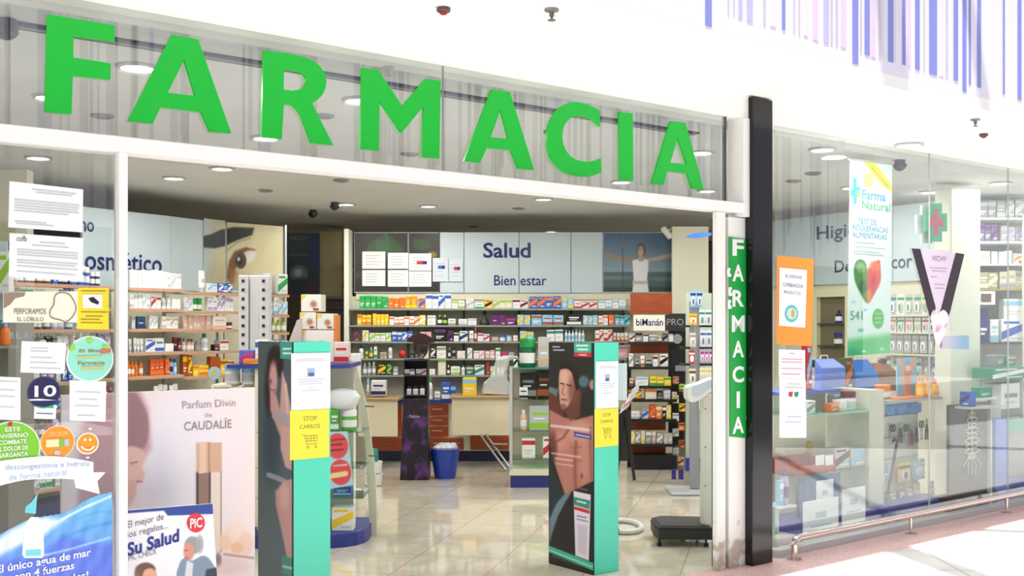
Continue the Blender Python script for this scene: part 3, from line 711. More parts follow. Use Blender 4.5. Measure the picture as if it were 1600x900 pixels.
build('top', mb().box(a, b, 13.4, 13.9, 1.90, 1.94), mat((92, 80, 66)), t); build('body', mb().box(a, b, 13.45, 13.9, 0, 1.90), mat((50, 42, 36)), t)
for z in (1.35, 1.6, 1.78): build('ledge', mb().box(a, b, 13.42, 13.45, z, z + .02), mat((70, 60, 52)), t)
t = thing('wall_poster', 'dark blue poster with a silver disc in the back room gap', 'poster', FO, (FO.pl(470, 460, 13.9)[0], 13.9, 1.9))
build('board', mb().box(*[FO.pl(x, 400, 13.9)[0] for x in (444, 499)], 13.901, 13.93, FO.pl(470, 461, 13.9)[1], FO.pl(470, 364, 13.9)[1]), mat((60, 66, 76)), t)
picture(t, [(444, 364), (499, 364), (499, 461), (444, 461)], 13.899, 1.5, (74, 84, 96), [('v', 364, (80, 90, 100), 461, (54, 62, 78)), ('p', [(490, 364), (500, 364), (500, 430), (480, 400)], (50, 74, 120), 8, .9), ('e', 467, 428, 14, 14, (120, 134, 150), 5, .9), ('e', 466, 426, 6, 6, (190, 200, 214), 4, .9), ('e', 470, 440, 16, 5, (50, 56, 76), 4, .8), ('e', 485, 448, 6, 12, (120, 60, 70), 4, .7), ('e', 450, 452, 8, 10, (96, 70, 60), 5, .7)])
txt(t, 'VICHY', (453, 369, 480, 376), mat((150, 156, 166)), 13.896)
txt(t, 'Laboratoires', (452, 394, 482, 400), mat((120, 130, 140)), 13.896)

# ================================================================ back wall unit
YB, YS = 12.8, 12.52
zB_LO = 0.0
HT = 2.68
t = thing('wall_shelving_unit', 'long cream shelving unit under the leaf, Salud and swimmer panels', 'shelving', FO, (0, YB, 0))
xa, xb = FO.pl(546, 400, YB)[0], FO.pl(1050, 400, YB)[0]
build('back_panel', mb().box(xa, xb, YB, YB + .03, zB_LO, HT - 0.76), mat((206, 202, 178), .6, name='dull_cream_back'), t)
build('header_rail', mb().box(xa + .08, xb, YB - .012, YB - .001, HT - .80, HT - .72), cream_m, t)
build('side_post', mb().box(xa - .02, xa + .035, YB - .30, YB + .04, 0, HT + .02, bv=.005), mat((232, 230, 214), .5, name='ivory_post'), t)
zB = [FO.pl(700, y, YS)[1] for y in (482, 508, 533.5, 560, 586)]
for z in zB:
    s_ = build('shelf', mb().box(xa + .04, FO.pl(985, 500, YS)[0], YS - .01, YB, z - .02, z - .001), mat((150, 156, 150), .3, name='grey_glass_shelf'), t)
for i, xp in enumerate((638, 725, 811, 892, 973)):
    x = FO.pl(xp, 500, YB)[0]; build('upright', mb().box(x - .012, x + .012, YB - .03, YB - .013, .75, HT - .80), mat((90, 90, 86), .5), t)
hp = thing('header_sign', 'long header of leaf picture, pale blue Salud panels and swimmer picture', 'sign panel', FO, (0, YB, HT - .72))
SE = [553, 638, 687, 725, 811, 892, 942, 973, 1050]
for p0, p1 in zip(SE[:-1], SE[1:]):
    build('panel', mb().box(FO.pl(p0 + .5, 400, YB - .03)[0], FO.pl(p1 - .5, 400, YB - .03)[0], YB - .03, YB - .005, HT - .718, HT), pale_blue, hp)
txt(hp, 'Salud', (755, 379, 829, 403), navy_m, YB - .034, .02)
txt(hp, 'Bien estar', (772, 430, 854, 446), navy_m, YB - .034, .006)
LEAF = [('v', 363, (52, 50, 44), 457, (44, 42, 36)), ('p', cat_rom([(572, 395), (578, 380), (594, 370), (602, 364), (612, 370), (626, 384), (630, 398), (600, 402)], 4), (48, 84, 48), 5, .95), ('e', 598, 385, 12, 10, (74, 112, 70), 8, .5), ('l', [(602, 364), (606, 375)], .8, (90, 130, 90), 1.5, .8),
        ('p', [(645, 372), (668, 376), (674, 386), (660, 392), (645, 388)], (56, 84, 50), 5, .8), ('e', 560, 430, 14, 5, (80, 80, 74), 8, .5), ('e', 675, 398, 8, 5, (150, 130, 50), 3, .8)]
for p0, p1 in ((554, 637), (639, 686.5)):
    picture(hp, [(p0, 364), (p1, 364), (p1, 456), (p0, 456)], YB - .033, 1.4, (50, 48, 42), LEAF, 'leaf_picture')
SWIM = [('v', 363, (64, 92, 124), 424, (128, 152, 160)), ('p', [(940, 425), (1052, 425), (1052, 460), (940, 460)], (66, 92, 94), 3, 1), ('e', 960, 434, 30, 3, (110, 136, 140), 4, .7), ('e', 1036, 436, 24, 3, (100, 128, 130), 4, .7), ('p', [(940, 449), (1052, 448), (1052, 460), (940, 460)], (36, 56, 46), 4, .9),
        ('l', [(993, 407), (970, 405), (956, 401), (948, 398)], 3.2, (150, 124, 96), 2, 1), ('l', [(1008, 407), (1028, 404), (1052, 398)], 3.2, (176, 160, 138), 2, 1),
        ('p', [(988, 407), (1001, 404), (1013, 407), (1013, 420), (1011, 436), (1014, 457), (988, 457), (990, 436), (989, 420)], (226, 228, 232), 1.5, 1), ('p', [(988, 439), (1013, 439), (1012, 444), (988, 444)], (190, 176, 140), 1.5, .9),
        ('e', 1002, 390, 7.5, 11, (92, 76, 66), 2, 1), ('e', 1001, 393, 4.6, 8, (188, 160, 138), 2, 1), ('p', [(998, 400), (1005, 400), (1006, 408), (997, 408)], (180, 150, 128), 2, 1), ('l', [(997, 390), (1004, 390)], .7, (80, 60, 50), 1, .6)]
for p0, p1 in ((943, 972.5), (973.5, 1049.5)):
    picture(hp, [(p0, 364), (p1, 364), (p1, 456), (p0, 456)], YB - .033, 1.1, (80, 100, 120), SWIM, 'swimmer_picture')
# notices taped over the leaf picture
for (x0, y0, x1, y1), lab in [((566, 393, 602, 420), 'white notice sheet, upper left of the block on the leaf picture'), ((606, 395, 638, 420), 'white notice sheet, upper middle of the block on the leaf picture'), ((639, 396, 674, 423), 'white notice with small logos, upper right on the leaf picture'),
                              ((566, 422, 602, 447), 'white notice sheet, lower left of the block on the leaf picture'), ((606, 422, 638, 448), 'white notice sheet, lower middle of the block on the leaf picture'), ((639, 424, 674, 448), 'white notice sheet, lower right of the block on the leaf picture'),
                              ((676, 403, 700, 440), 'notice with blue print straddling leaf picture and blue panel'), ((702, 405, 723, 440), 'faint notice with red and blue logo on the blue panel')]:
    q0, q1 = FO.pl(x0, y0, YB - .045), FO.pl(x1, y1, YB - .045)
    t_ = thing('paper_notice', lab, 'notice', FO, ((q0[0] + q1[0]) / 2, YB - .045, q1[1]), 'notices over the counter')
    build('sheet', mb().box(q0[0], q1[0], YB - .045, YB - .0435, q1[1], q0[1]), mat('white' if x1 < 700 else (206, 214, 222)), t_)
    l_ = mb(); w_ = q1[0] - q0[0]
    for k in range(4):
        z = q0[1] - (q0[1] - q1[1]) * (.25 + .17 * k); l_.box(q0[0] + w_ * .15, q1[0] - w_ * rr.uniform(.15, .4), YB - .046, YB - .0451, z, z + .006)
    build('print_lines', l_, mat((170, 172, 190)), t_)
    if x0 in (639, 676, 702) and y0 < 410:
        build('logo', mb().box(q0[0] + w_ * .35, q0[0] + w_ * .6, YB - .047, YB - .0462, q0[1] - .13, q0[1] - .09).box(q0[0] + w_ * .6, q0[0] + w_ * .8, YB - .047, YB - .0462, q0[1] - .13, q0[1] - .09, 1), [mat('red' if x0 != 676 else 'blue'), mat('navy')], t_)
# rows
A = 'back wall under Salud'
BOXNAME[FO] = 'medicine_box'
row(FO, YS, zB[0], [(561, 606, 'carton', (60, 180, 90), 'green', 5, 18), (607, 632, 'carton', 'orange', 'orange', 3, 15), (633, 651, 'carton', (240, 150, 30), 'yellow', 2, 17), (654, 664, 'carton', 'orange', 'blue', 1, 14), (665, 705, 'carton', 'white', 'blue', 4, 20), (706, 726, 'carton', 'white', 'lime', 2, 11), (728, 740, 'carton', 'white', 'silver', 1, 13), (742, 756, 'carton', 'white', 'green', 1, 8),
                    (757, 769, 'carton', 'yellow', 'black', 1, 13), (771, 800, 'carton', 'cream', 'lime', 3, 13), (801, 825, 'carton', 'white', 'maroon', 2, 13), (827, 877, 'carton', 'blue', 'orange', 4, 17), (878, 896, 'carton', 'lightblue', 'yellow', 2, 17), (897, 933, 'carton', 'white', 'red', 3, 11), (935, 978, 'carton', 'white', 'lightblue', 4, 12), (984, 1016, 'carton', 'white', 'orange', 3, 15), (1018, 1046, 'carton', 'lightblue', 'pink', 3, 11)], wh(1, A))
row(FO, YS, zB[1], [(558, 580, 'carton', 'yellow', 'orange', 3, 15), (582, 607, 'carton', 'yellow', 'yellow', 4, 16), (608, 655, 'carton', 'white', 'orange', 6, 12), (655, 665, 'carton', 'yellow', 'white', 1, 15), (667, 681, 'carton', 'white', 'silver', 1, 14), (683, 699, 'bottle', 'black', 'lime', 2, 15), (700, 712, 'carton', 'white', 'grey', 1, 9), (716, 745, 'carton', 'white', 'silver', 2, 9), (768, 790, 'carton', (110, 24, 110), 'purple', 2, 14), (791, 806, 'carton', 'purple', 'magenta', 1, 10),
                    (808, 829, 'carton', 'lightblue', 'yellow', 2, 14), (830, 881, 'carton', 'lightblue', 'amber', 3, 14), (885, 909, 'carton', 'black', 'white', 1, 17), (911, 934, 'carton', 'lightblue', 'cream', 3, 14), (935, 950, 'carton', 'white', 'orange', 2, 14), (951, 960, 'carton', 'orange', 'orange', 1, 15), (961, 984, 'carton', 'lightblue', 'teal', 3, 14)], wh(2, A))
row(FO, YS, zB[2], [(554, 559, 'carton', 'red', 'navy', 1, 14), (566, 576, 'carton', 'white', 'yellow', 2, 15), (577, 611, 'carton', 'white', 'lime', 4, 12), (612, 645, 'carton', 'blue', 'white', 4, 14), (656, 674, 'carton', 'pink', 'pink', 2, 13), (678, 697, 'carton', 'black', 'purple', 1, 18), (700, 708, 'carton', 'purple', 'black', 1, 14), (709, 717, 'carton', 'white', 'black', 1, 12), (718, 731, 'carton', 'white', 'navy', 1, 15), (733, 740, 'carton', 'white', 'grey', 1, 15), (741, 745, 'bottle', 'red', 'white', 1, 22),
                    (746, 765, 'carton', 'white', 'magenta', 2, 11), (768, 779, 'carton', 'beige', 'grey', 1, 6), (780, 790, 'jar', 'lightblue', 'blue', 1, 9), (791, 800, 'jar', 'white', 'lightblue', 1, 8), (801, 810, 'jar', 'peach', 'white', 1, 8), (812, 834, 'carton', 'lightblue', 'yellow', 2, 14), (854, 880, 'carton', 'white', 'teal', 2, 16), (882, 914, 'bottle', 'white', 'lightblue', 6, 17), (930, 957, 'carton', 'white', 'red', 4, 16), (958, 982, 'tube', 'white', 'orange', 4, 12)], wh(3, A))
row(FO, YS, zB[3], [(560, 568, 'bottle', 'white', 'navy', 1, 18), (570, 575, 'bottle', 'yellow', 'teal', 1, 12), (576, 583, 'bottle', 'teal', 'yellow', 1, 17), (584, 589, 'carton', 'white', 'green', 1, 18), (594, 604, 'carton', 'beige', 'grey', 2, 9), (606, 613, 'bottle', 'white', (20, 60, 40), 1, 20), (658, 670, 'carton', 'cream', 'beige', 1, 19), (673, 680, 'carton', 'black', 'white', 1, 15), (682, 697, 'carton', 'white', (150, 150, 110), 1, 17), (700, 704, 'bottle', 'black', 'grey', 1, 16), (714, 727, 'carton', 'white', 'cream', 1, 10), (730, 738, 'carton', 'white', 'silver', 1, 15),
                    (740, 757, 'carton', 'white', 'pink', 2, 11), (758, 773, 'carton', 'pink', 'white', 2, 11), (784, 793, 'carton', 'magenta', 'magenta', 1, 9), (795, 803, 'carton', 'silver', 'grey', 1, 8), (706, 712, 'bottle', 'grey', 'black', 1, 16), (774, 782, 'carton', 'white', 'green', 1, 15), (864, 884, 'carton', 'white', 'teal', 2, 15), (965, 982, 'carton', 'pink', 'grey', 1, 20)], wh(4, A))
row(FO, YS, zB[4], [(566, 587, 'bottle', 'grey', 'white', 3, 18), (590, 603, 'carton', (60, 66, 40), 'yellow', 1, 16), (604, 612, 'carton', (20, 90, 60), 'lime', 1, 16), (667, 680, 'carton', 'white', 'cream', 1, 8), (684, 697, 'carton', 'cream', 'lime', 1, 25), (704, 719, 'carton', 'white', 'lime', 1, 12), (728, 740, 'carton', 'teal', 'peach', 1, 12), (741, 757, 'carton', 'white', 'teal', 1, 15), (760, 764, 'carton', 'red', 'red', 1, 18), (614, 622, 'carton', 'grey', 'white', 1, 12), (698, 703, 'bottle', 'black', 'white', 1, 14), (720, 727, 'bottle', 'white', 'teal', 1, 14), (766, 774, 'carton', 'white', 'lime', 1, 12), (776, 794, 'bottle', 'silver', 'grey', 3, 15)], wh(5, A))
BOXNAME.pop(FO)
# red ball toy, black figure
X, Z = FO.pl(628, 560, YS)
o = build('toy_ball', mb().lathe(X, YS + .05, [(.002, zB[3])] + [(.045 * math.sin(a), zB[3] + .05 - .05 * math.cos(a)) for a in np.linspace(.3, 2.9, 9)], 16), mat('red'), frame=FO, smooth=True); tag(o, 'round red ball-shaped item on the fourth back wall shelf', 'ball')
X = FO.pl(757, 508, YS)[0]
o = build('lantern', mb().lathe(X, YS + .05, [(.05, zB[1]), (.06, zB[1] + .02), (.05, zB[1] + .05), (.02, zB[1] + .09), (.015, zB[1] + .12), (.03, zB[1] + .14), (.004, zB[1] + .17)], 12), mat((46, 42, 34)), frame=FO, smooth=True); tag(o, 'dark lantern-shaped ornament left of the purple cartons', 'ornament')

# counter: drawers of red-brown wood, cream desk fronts
wood = noisy('cherry_wood', (150, 62, 24), (176, 80, 34), 5, 0.35, stretch=(1, 1, 14))
yc = 12.40
zt = FO.pl(700, 622, yc)[1]
t = thing('drawer_counter', 'long red-brown drawer counter on a navy plinth, back of shop', 'counter', FO, (0, yc + .2, 0))
xa_, xb_ = FO.pl(572, 650, yc)[0], FO.pl(866, 650, yc)[0]
build('plinth', mb().box(xa_, xb_, yc + .06, yc + .36, 0, .125), mat((24, 30, 66), .35, name='dark_navy'), t)
build('carcass', mb().box(xa_, xb_, yc + .02, yc + .38, .126, zt - .06), cream_m, t)
build('worktop', mb().box(xa_ - .02, xb_, yc - .03, yc + .38, zt - .055, zt - .02), mat((44, 56, 130), .3, name='navy_worktop'), t)
for x0, x1, ys in [(581, 628, [(684, 704)]), (667, 700, [(632, 649), (651, 664), (666, 682), (684, 703)]), (701, 724, [(684, 703)]), (735, 795, [(682, 703)]), (797, 860, [(682, 703)]), (581, 628, [(632, 682)]), (735, 795, [(632, 680)])]:
    for y0, y1 in ys:
        p, q = FO.pl(x0, y0, yc), FO.pl(x1, y1, yc)
        d_ = build('drawer', mb().box(p[0], q[0], yc, yc + .019, q[1], p[1], bv=.003), wood, t)
        cx_, cz = (p[0] + q[0]) / 2, (p[1] + q[1]) / 2 + .01
        build('handle', mb().tube([(cx_ - .06, yc, cz), (cx_ - .055, yc - .02, cz), (cx_ + .055, yc - .02, cz), (cx_ + .06, yc, cz)], .006, 8), mat('silver', .25, .9), d_)
for x0, x1, y0, y1, lab in [(560, 621, 622, 682, 'cream desk front with beige top, left of the purple stand'), (706, 796, 619, 680, 'cream desk front with beige top beside the glass display case')]:
    yy = 11.9; p, q = FO.pl(x0, y0, yy), FO.pl(x1, y1, yy)
    t = thing('service_desk', lab, 'desk', FO, ((p[0] + q[0]) / 2, yy + .2, q[1]), 'cream service desks')
    build('front_panel', mb().box(p[0], q[0], yy, yy + .03, q[1], p[1] - .03), mat((232, 222, 190), .5, name='desk_cream'), t)
    build('desk_top', mb().box(p[0] - .02, q[0] + .02, yy - .03, yy + .46, p[1] - .028, p[1], bv=.004), mat((176, 146, 104), .4, name='beige_edge'), t)
    build('side_panel', mb().box(p[0], p[0] + .03, yy + .031, yy + .44, q[1], p[1] - .03), mat((196, 180, 150), .5), t)
A = 'the counter top'
row(FO, 12.0, FO.pl(700, 619, 11.9)[1], [(572, 577, 'bottle', 'lightblue', 'grey', 1, 34), (579, 603, 'carton', 'white', 'navy', 1, 22)], 'the left cream desk', .2)
row(FO, 12.0, FO.pl(700, 619, 11.9)[1], [(722, 745, 'carton', 'yellow', 'lightblue', 1, 27)], 'the right cream desk', .1)
row(FO, yc, zt - .019, [(668, 676, 'bottle', 'white', 'green', 1, 36), (679, 688, 'carton', 'white', 'grey', 1, 12), (690, 704, 'carton', 'blue', 'white', 1, 26), (704, 712, 'carton', 'blue', 'lightblue', 1, 22)], 'navy counter behind desks', .12)
# clear bag of goods on the right desk
X0, zc = FO.pl(770, 618, 12.1)
t = thing('clear_gift_bag', 'crumpled clear gift bag with plant and soap on the right desk', 'bag', FO, (X0, 12.1, zc))
pts = [FO.pl(x, y, 12.08) for x, y in [(752, 614), (756, 598), (766, 588), (772, 570), (776, 558), (798, 555), (795, 570), (790, 582), (796, 600), (796, 616)]]
m_ = mb(); n = len(pts)
for k, yy in enumerate((12.02, 12.08, 12.18)):
    for x, z in pts: m_.v.append((X0 + (x - X0) * (1 if k == 1 else .85), yy, zc + max(0.0, z - zc) * (1 if k == 1 else .92) + rr.uniform(-.006, .006) * (z > zc + .03)))
for k in range(2):
    for i in range(n): j = (i + 1) % n; m_.f.append([k * n + i, k * n + j, (k + 1) * n + j, (k + 1) * n + i]); m_.m.append(0)
m_.f.append(list(range(n))); m_.m.append(0)
film = bpy.data.materials.new('clear_film'); film.use_nodes = True
N, L = nodes(film); pb_ = N['Principled BSDF']; pb_.inputs['Base Color'].default_value = (.85, .88, .86, 1); pb_.inputs['Alpha'].default_value = .55; pb_.inputs['Roughness'].default_value = .15
build('film', m_, film, t)
build('soap', mb().lathe(X0 - .03, 12.12, [(.05, zc + .01), (.06, zc + .03), (.04, zc + .06)], 14), mat((200, 150, 100)), t, smooth=True)
build('leaves', mb().add([(X0 - .02, 12.1, zc + .06), (X0 - .08, 12.09, zc + .14), (X0 - .01, 12.12, zc + .16), (X0 + .06, 12.1, zc + .13), (X0 + .08, 12.12, zc + .07)], [(0, 1, 2), (0, 2, 3), (0, 3, 4)]), mat((90, 130, 60)), t)

# ================================================================ dark rack with its sign, tall stand, bin, glass case
def px_box(m_, frame, x0, y0, x1, y1, ya, yb, mi=0, bv=0.0):
    p, q = frame.pl(x0, y0, ya), frame.pl(x1, y1, ya); m_.box(p[0], q[0], ya, yb, q[1], p[1], mi, bv); return m_
yr = 11.7
t = thing('product_rack', 'black diet product rack with red-brown boards and name sign', 'rack', FO, (FO.pl(1030, 700, yr)[0], yr + .2, 0))
blk = mat((20, 18, 20), .45, name='rack_black')
for x0, x1 in ((984, 990), (1050, 1074)):
    p, q = FO.pl(x0, 600, yr)[0], FO.pl(x1, 600, yr)[0]
    build('side_post', mb().box(p, q, yr + .24, yr + .28, 0.0 if x0 < 1000 else FO.pl(1060, 700, yr)[1], FO.pl(1000, 490 if x0 > 1000 else 560, yr)[1]), blk, t)
for y0, y1 in ((458, 490), (536, 552), (594, 605), (652, 672), (698, 712)):
    x1 = 1046 if y0 < 640 else 1036
    build('back_board', px_box(mb(), FO, 985, y0, x1 + 4, y1, yr + .25, yr + .27), wood, t)
zr = [FO.pl(1000, y, yr)[1] for y in (482 - 0, 534, 573, 603, 624, 655, 694)]
RS = [(534, 985, 1052), (573, 985, 1052), (603, 985, 1050), (624, 982, 1058), (655, 985, 1058), (694, 985, 1056), (735, 988, 1056)]
for ys, x0, x1 in RS[:6]:
    p, q = FO.pl(x0, ys, yr), FO.pl(x1, ys, yr); build('shelf', mb().box(p[0], q[0], yr, yr + .24, p[1] - .03, p[1]), blk, t)
p, q = FO.pl(990, 712, yr), FO.pl(1058, 736, yr); build('base_box', mb().box(p[0], q[0], yr + .02, yr + .24, q[1], p[1]), blk, t)
p, q = FO.pl(989, 736, yr), FO.pl(996, 765, yr); build('leg', mb().box(p[0], p[0] + .05, yr + .02, yr + .24, 0, p[1]), blk, t)
p = FO.pl(1052, 736, yr); build('leg', mb().box(p[0] - .05, p[0], yr + .02, yr + .24, 0, p[1]), blk, t)
sg = build('name_sign', px_box(mb(), FO, 990, 492, 1039, 517, yr - .03, yr - .01, bv=.003), mat((232, 228, 216)), t)
txt(sg, 'biManán', (994, 498, 1036, 509), navy_m, yr - .032, .012)
sg = build('pro_sign', px_box(mb(), FO, 1040, 492, 1073, 517, yr - .03, yr - .01), mat((30, 28, 30)), t)
txt(sg, 'PRO', (1042, 498, 1068, 508), mat((150, 146, 146)), yr - .032)
cx_, cz = FO.pl(1063, 530, yr); build('round_badge', mb().poly(circ(cx_, cz, .055, n=10), yr + .22, .01), mat('silver'), t)
build('small_badge', px_box(mb(), FO, 1055, 571, 1073, 580, yr + .22, yr + .23), mat('grey'), t)
A = 'black rack'
def W2(n): return '%s shelf, black rack' % ORD[n]
def zr_(y): return FO.pl(1000, y, yr)[1]
row(FO, yr + .02, zr_(534), [(984, 992, 'carton', 'white', 'brown', 1, 12), (993, 1004, 'carton', 'grey', 'black', 1, 14), (1005, 1013, 'carton', 'white', 'brown', 1, 13), (1014, 1027, 'carton', 'grey', 'white', 1, 13), (1028, 1034, 'jar', 'amber', 'white', 1, 10), (1035, 1044, 'carton', 'grey', 'black', 1, 14), (1045, 1052, 'carton', 'white', 'white', 1, 12)], W2(1))
row(FO, yr + .02, zr_(573), [(983, 990, 'carton', 'white', 'grey', 1, 20), (992, 1000, 'carton', 'grey', 'black', 1, 12), (1001, 1007, 'carton', 'white', 'amber', 1, 16), (1008, 1020, 'carton', 'grey', 'black', 1, 14), (1020, 1028, 'carton', 'white', 'maroon', 1, 18), (1031, 1044, 'carton', 'white', 'black', 1, 19)], W2(2))
row(FO, yr + .02, zr_(603), [(984, 990, 'carton', 'beige', 'brown', 1, 12), (993, 1014, 'carton', 'white', 'lightblue', 1, 14), (1015, 1049, 'carton', 'yellow', 'green', 3, 14)], W2(3))
row(FO, yr + .02, zr_(624), [(982, 1003, 'carton', 'amber', 'yellow', 2, 15), (1008, 1026, 'carton', 'cream', 'orange', 1, 17), (1027, 1036, 'carton', 'black', 'grey', 1, 14), (1037, 1048, 'carton', 'silver', 'white', 1, 16), (1050, 1058, 'carton', 'beige', 'lime', 1, 12)], W2(4))
row(FO, yr + .02, zr_(655), [(985, 1000, 'carton', 'white', 'silver', 1, 12), (1003, 1014, 'carton', 'silver', 'blue', 1, 16), (1015, 1024, 'carton', (214, 70, 30), 'orange', 1, 22), (1025, 1034, 'carton', 'orange', 'cream', 1, 22), (1035, 1041, 'carton', 'black', 'white', 1, 20), (1041, 1049, 'carton', 'yellow', 'cream', 1, 23)], W2(5))
row(FO, yr + .02, zr_(694), [(986, 992, 'carton', 'yellow', 'white', 1, 18), (993, 1001, 'carton', 'grey', 'white', 1, 20), (1002, 1008, 'carton', 'cream', 'yellow', 1, 20), (1009, 1018, 'carton', 'grey', 'white', 1, 20), (1019, 1025, 'carton', 'beige', 'white', 1, 20), (1026, 1036, 'carton', 'grey', 'white', 1, 18), (1037, 1051, 'carton', 'silver', 'beige', 2, 16)], W2(6))
# little column of pale boxes down the rack's right edge
for k, (px, py, c) in enumerate([(1056, 600, 'amber'), (1066, 612, 'lime'), (1056, 630, 'cream'), (1066, 643, 'yellow'), (1056, 658, 'white'), (1065, 673, 'orange'), (1056, 682, 'silver'), (1065, 700, 'amber'), (1056, 712, 'silver'), (1064, 727, 'peach')]):
    x, z = FO.pl(px, py, yr + .06)
    put(FO, 'carton', c, 'brown' if k % 2 else 'grey', x, yr + .06, z, .066, .05, .085, 'right column of the black rack')
# striped blue feet of a stand, price notice
for x0, x1, lab in ((1050, 1056, 'narrow blue and red striped stand foot, left of the pair'), (1061, 1068, 'narrow blue and red striped stand foot, right of the pair')):
    p = FO.pl(x0, 768, 11.0)[0]; q = FO.pl(x1, 768, 11.0)[0]; z = FO.pl(x0, 734, 11)[1]
    o = build('stand_foot', mb().box(p, q, 11.0, 11.04, 0, z).box(p + (q - p) * .35, p + (q - p) * .5, 10.997, 11.0, 0, z, 1), [mat((40, 54, 150)), mat((130, 40, 90))], frame=FO); tag(o, lab, 'stand', 'striped stand feet')
p, q = FO.pl(1046, 457, 12.7), FO.pl(1061, 482, 12.7)
t = thing('price_notice', 'small ochre notice with a white square, right end of top shelf', 'notice', FO, ((p[0] + q[0]) / 2, 12.7, q[1]))
build('card', mb().box(p[0], q[0], 12.7, 12.71, q[1], p[1]), mat((200, 170, 40)), t)
build('white_square', mb().box(p[0] + .03, q[0] - .03, 12.697, 12.70, p[1] - .08, p[1] - .025).box(p[0] + .045, q[0] - .045, 12.694, 12.697, p[1] - .065, p[1] - .04, 1), [mat('white'), mat('navy')], t)

# tall dark purple cardboard stand
yt = 10.95
P_ = lambda x, y: FO.pl(x, y, yt)
t = thing('cardboard_display_stand', 'tall dark purple cardboard display stand with round header by the bin', 'display stand', FO, (P_(648, 748)[0], yt + .12, 0))
prp = noisy('purple_swirl_print', (26, 18, 28), (98, 52, 126), 8, .4, .5, .66, 3, stretch=(1, 1, .7))
dkp = mat((28, 20, 28), .5, name='dark_plum')
x0, z0 = P_(630, 622); x1, _ = P_(668, 622); bx0, bx1 = P_(625, 748)[0], P_(670, 748)[0]
build('lower_panel', mb().poly([(bx0, 0), (bx1, 0), (x1, z0), (x0, z0)], yt, .25), prp, t)
zt_ = P_(630, 562)[1]
build('back_board', mb().box(x0, x1, yt + .24, yt + .25, z0 + .001, zt_), dkp, t)
for xx in (x0, x1 - .012): build('side_wall', mb().box(xx, xx + .012, yt + .04, yt + .238, z0 + .001, zt_), dkp, t)
for y in (586, 617, 562): z = P_(640, y)[1]; build('tray', mb().box(x0 + .013, x1 - .013, yt, yt + .238, z - .012, z), mat((50, 40, 50)), t)
hc = P_(655, 541); r_ = .13
build('round_header', mb().poly(circ(hc[0], hc[1], r_ * .62, r_, 24), yt + .2, .012), noisy('dark_header_print', (30, 18, 22), (96, 70, 66), 14, .4, .4, .7), t)
build('header_hat', mb().poly(cat_rom([(hc[0] - .15, hc[1] + .05), (hc[0] - .06, hc[1] + .12), (hc[0] + .05, hc[1] + .12), (hc[0] + .15, hc[1] + .04), (hc[0], hc[1] + .03)], 4), yt + .19, .008), mat((50, 26, 24)), t)
txt(t, 'Pedicure', (640, 648, 656, 653), mat('silver'), yt - .003)
row(FO, yt + .03, P_(640, 617)[1], [(634, 643, 'jar', 'white', 'black', 1, 14), (644, 654, 'jar', 'white', 'black', 1, 14), (655, 664, 'jar', 'white', 'black', 1, 14)], 'the lower tray of the purple stand')
row(FO, yt + .03, P_(640, 586)[1], [(632, 648, 'carton', 'silver', 'black', 2, 9), (650, 666, 'carton', 'silver', 'maroon', 2, 9)], 'the upper tray of the purple stand')
row(FO, yt + .03, P_(640, 562)[1] + .001, [(640, 662, 'carton', (40, 28, 34), 'grey', 3, 10)], 'the top of the purple stand')

# blue waste bin with crumpled white liner
xb0 = P_(694, 748)[0]
t = thing('waste_bin', 'blue round waste bin with white crumpled liner on the floor', 'bin', FO, (xb0, 11.12, 0))
build('body', mb().lathe(xb0, 11.12, [(.105, 0), (.11, .02), (.152, .30), (.158, .305), (.148, .306), (.10, .03)], 32), mat((36, 66, 168), .35, name='bin_blue'), t, smooth=True)
bag_pts = [(.02 + .11 * abs(math.sin(k * 1.7)), .31 + .04 * math.cos(k * 2.3)) for k in range(8)]
m_ = mb()
for k in range(9): m_.lathe(xb0 - .08 + .02 * k, 11.1 + .02 * (k % 3), [(.045, .29), (.05, .315), (.03, .335 + .012 * (k % 3)), (.004, .345)], 8)
build('liner', m_, mat((206, 210, 220), .4), t, smooth=True)
p, q = FO.pl(750, 680, 11.8), FO.pl(790, 742, 11.4)
t = thing('folding_trolley', 'thin grey metal trolley frame leaning under the right cream desk', 'trolley', FO, (q[0], 11.5, 0))
build('frame_bar', mb().tube([(p[0], 11.85, p[1]), (q[0], 11.5, .03)], .012, 8), mat('grey', .3, .7), t)
build('frame_bar', mb().tube([(p[0] + .06, 11.87, p[1]), (q[0] + .06, 11.52, .03)], .012, 8), mat('grey', .3, .7), t)
build('cross_bar', mb().tube([(p[0] + .14, 11.74, .28), (p[0] + .3, 11.7, .28)], .01, 8), mat('grey', .3, .7), t)
# glass display case beside the second gate
yc2 = 10.45
Q = lambda x, y: FO.pl(x, y, yc2)
t = thing('glass_display_case', 'glass display case with cream frame and navy base behind the man poster', 'display case', FO, (Q(835, 750)[0], yc2 + .25, 0))
gx0, gx1 = Q(796, 700)[0], Q(900, 700)[0]
build('base', mb().box(gx0 + .01, gx1, yc2 + .01, yc2 + .45, 0, Q(800, 743)[1]), mat((38, 48, 120), .4), t)
build('bottom_board', mb().box(gx0, gx1, yc2, yc2 + .46, Q(800, 743)[1], Q(800, 735)[1]), cream_m, t)
for x in (gx0, gx1 - .03): build('upright', mb().box(x, x + .03, yc2, yc2 + .03, Q(800, 735)[1], Q(800, 575)[1]), mat('silver', .35, .2), t)
for x in (gx0, gx1 - .03): build('upright', mb().box(x, x + .03, yc2 + .42, yc2 + .45, Q(800, 735)[1], Q(800, 575)[1]), mat('silver', .35, .2), t)
for y in (575, 624, 674, 718): z = Q(800, y)[1]; build('glass_shelf', mb().box(gx0, gx1, yc2 + .031, yc2 + .419, z - .008, z), mat((60, 170, 140), .1) if y == 575 else SHELFGLASS, t)
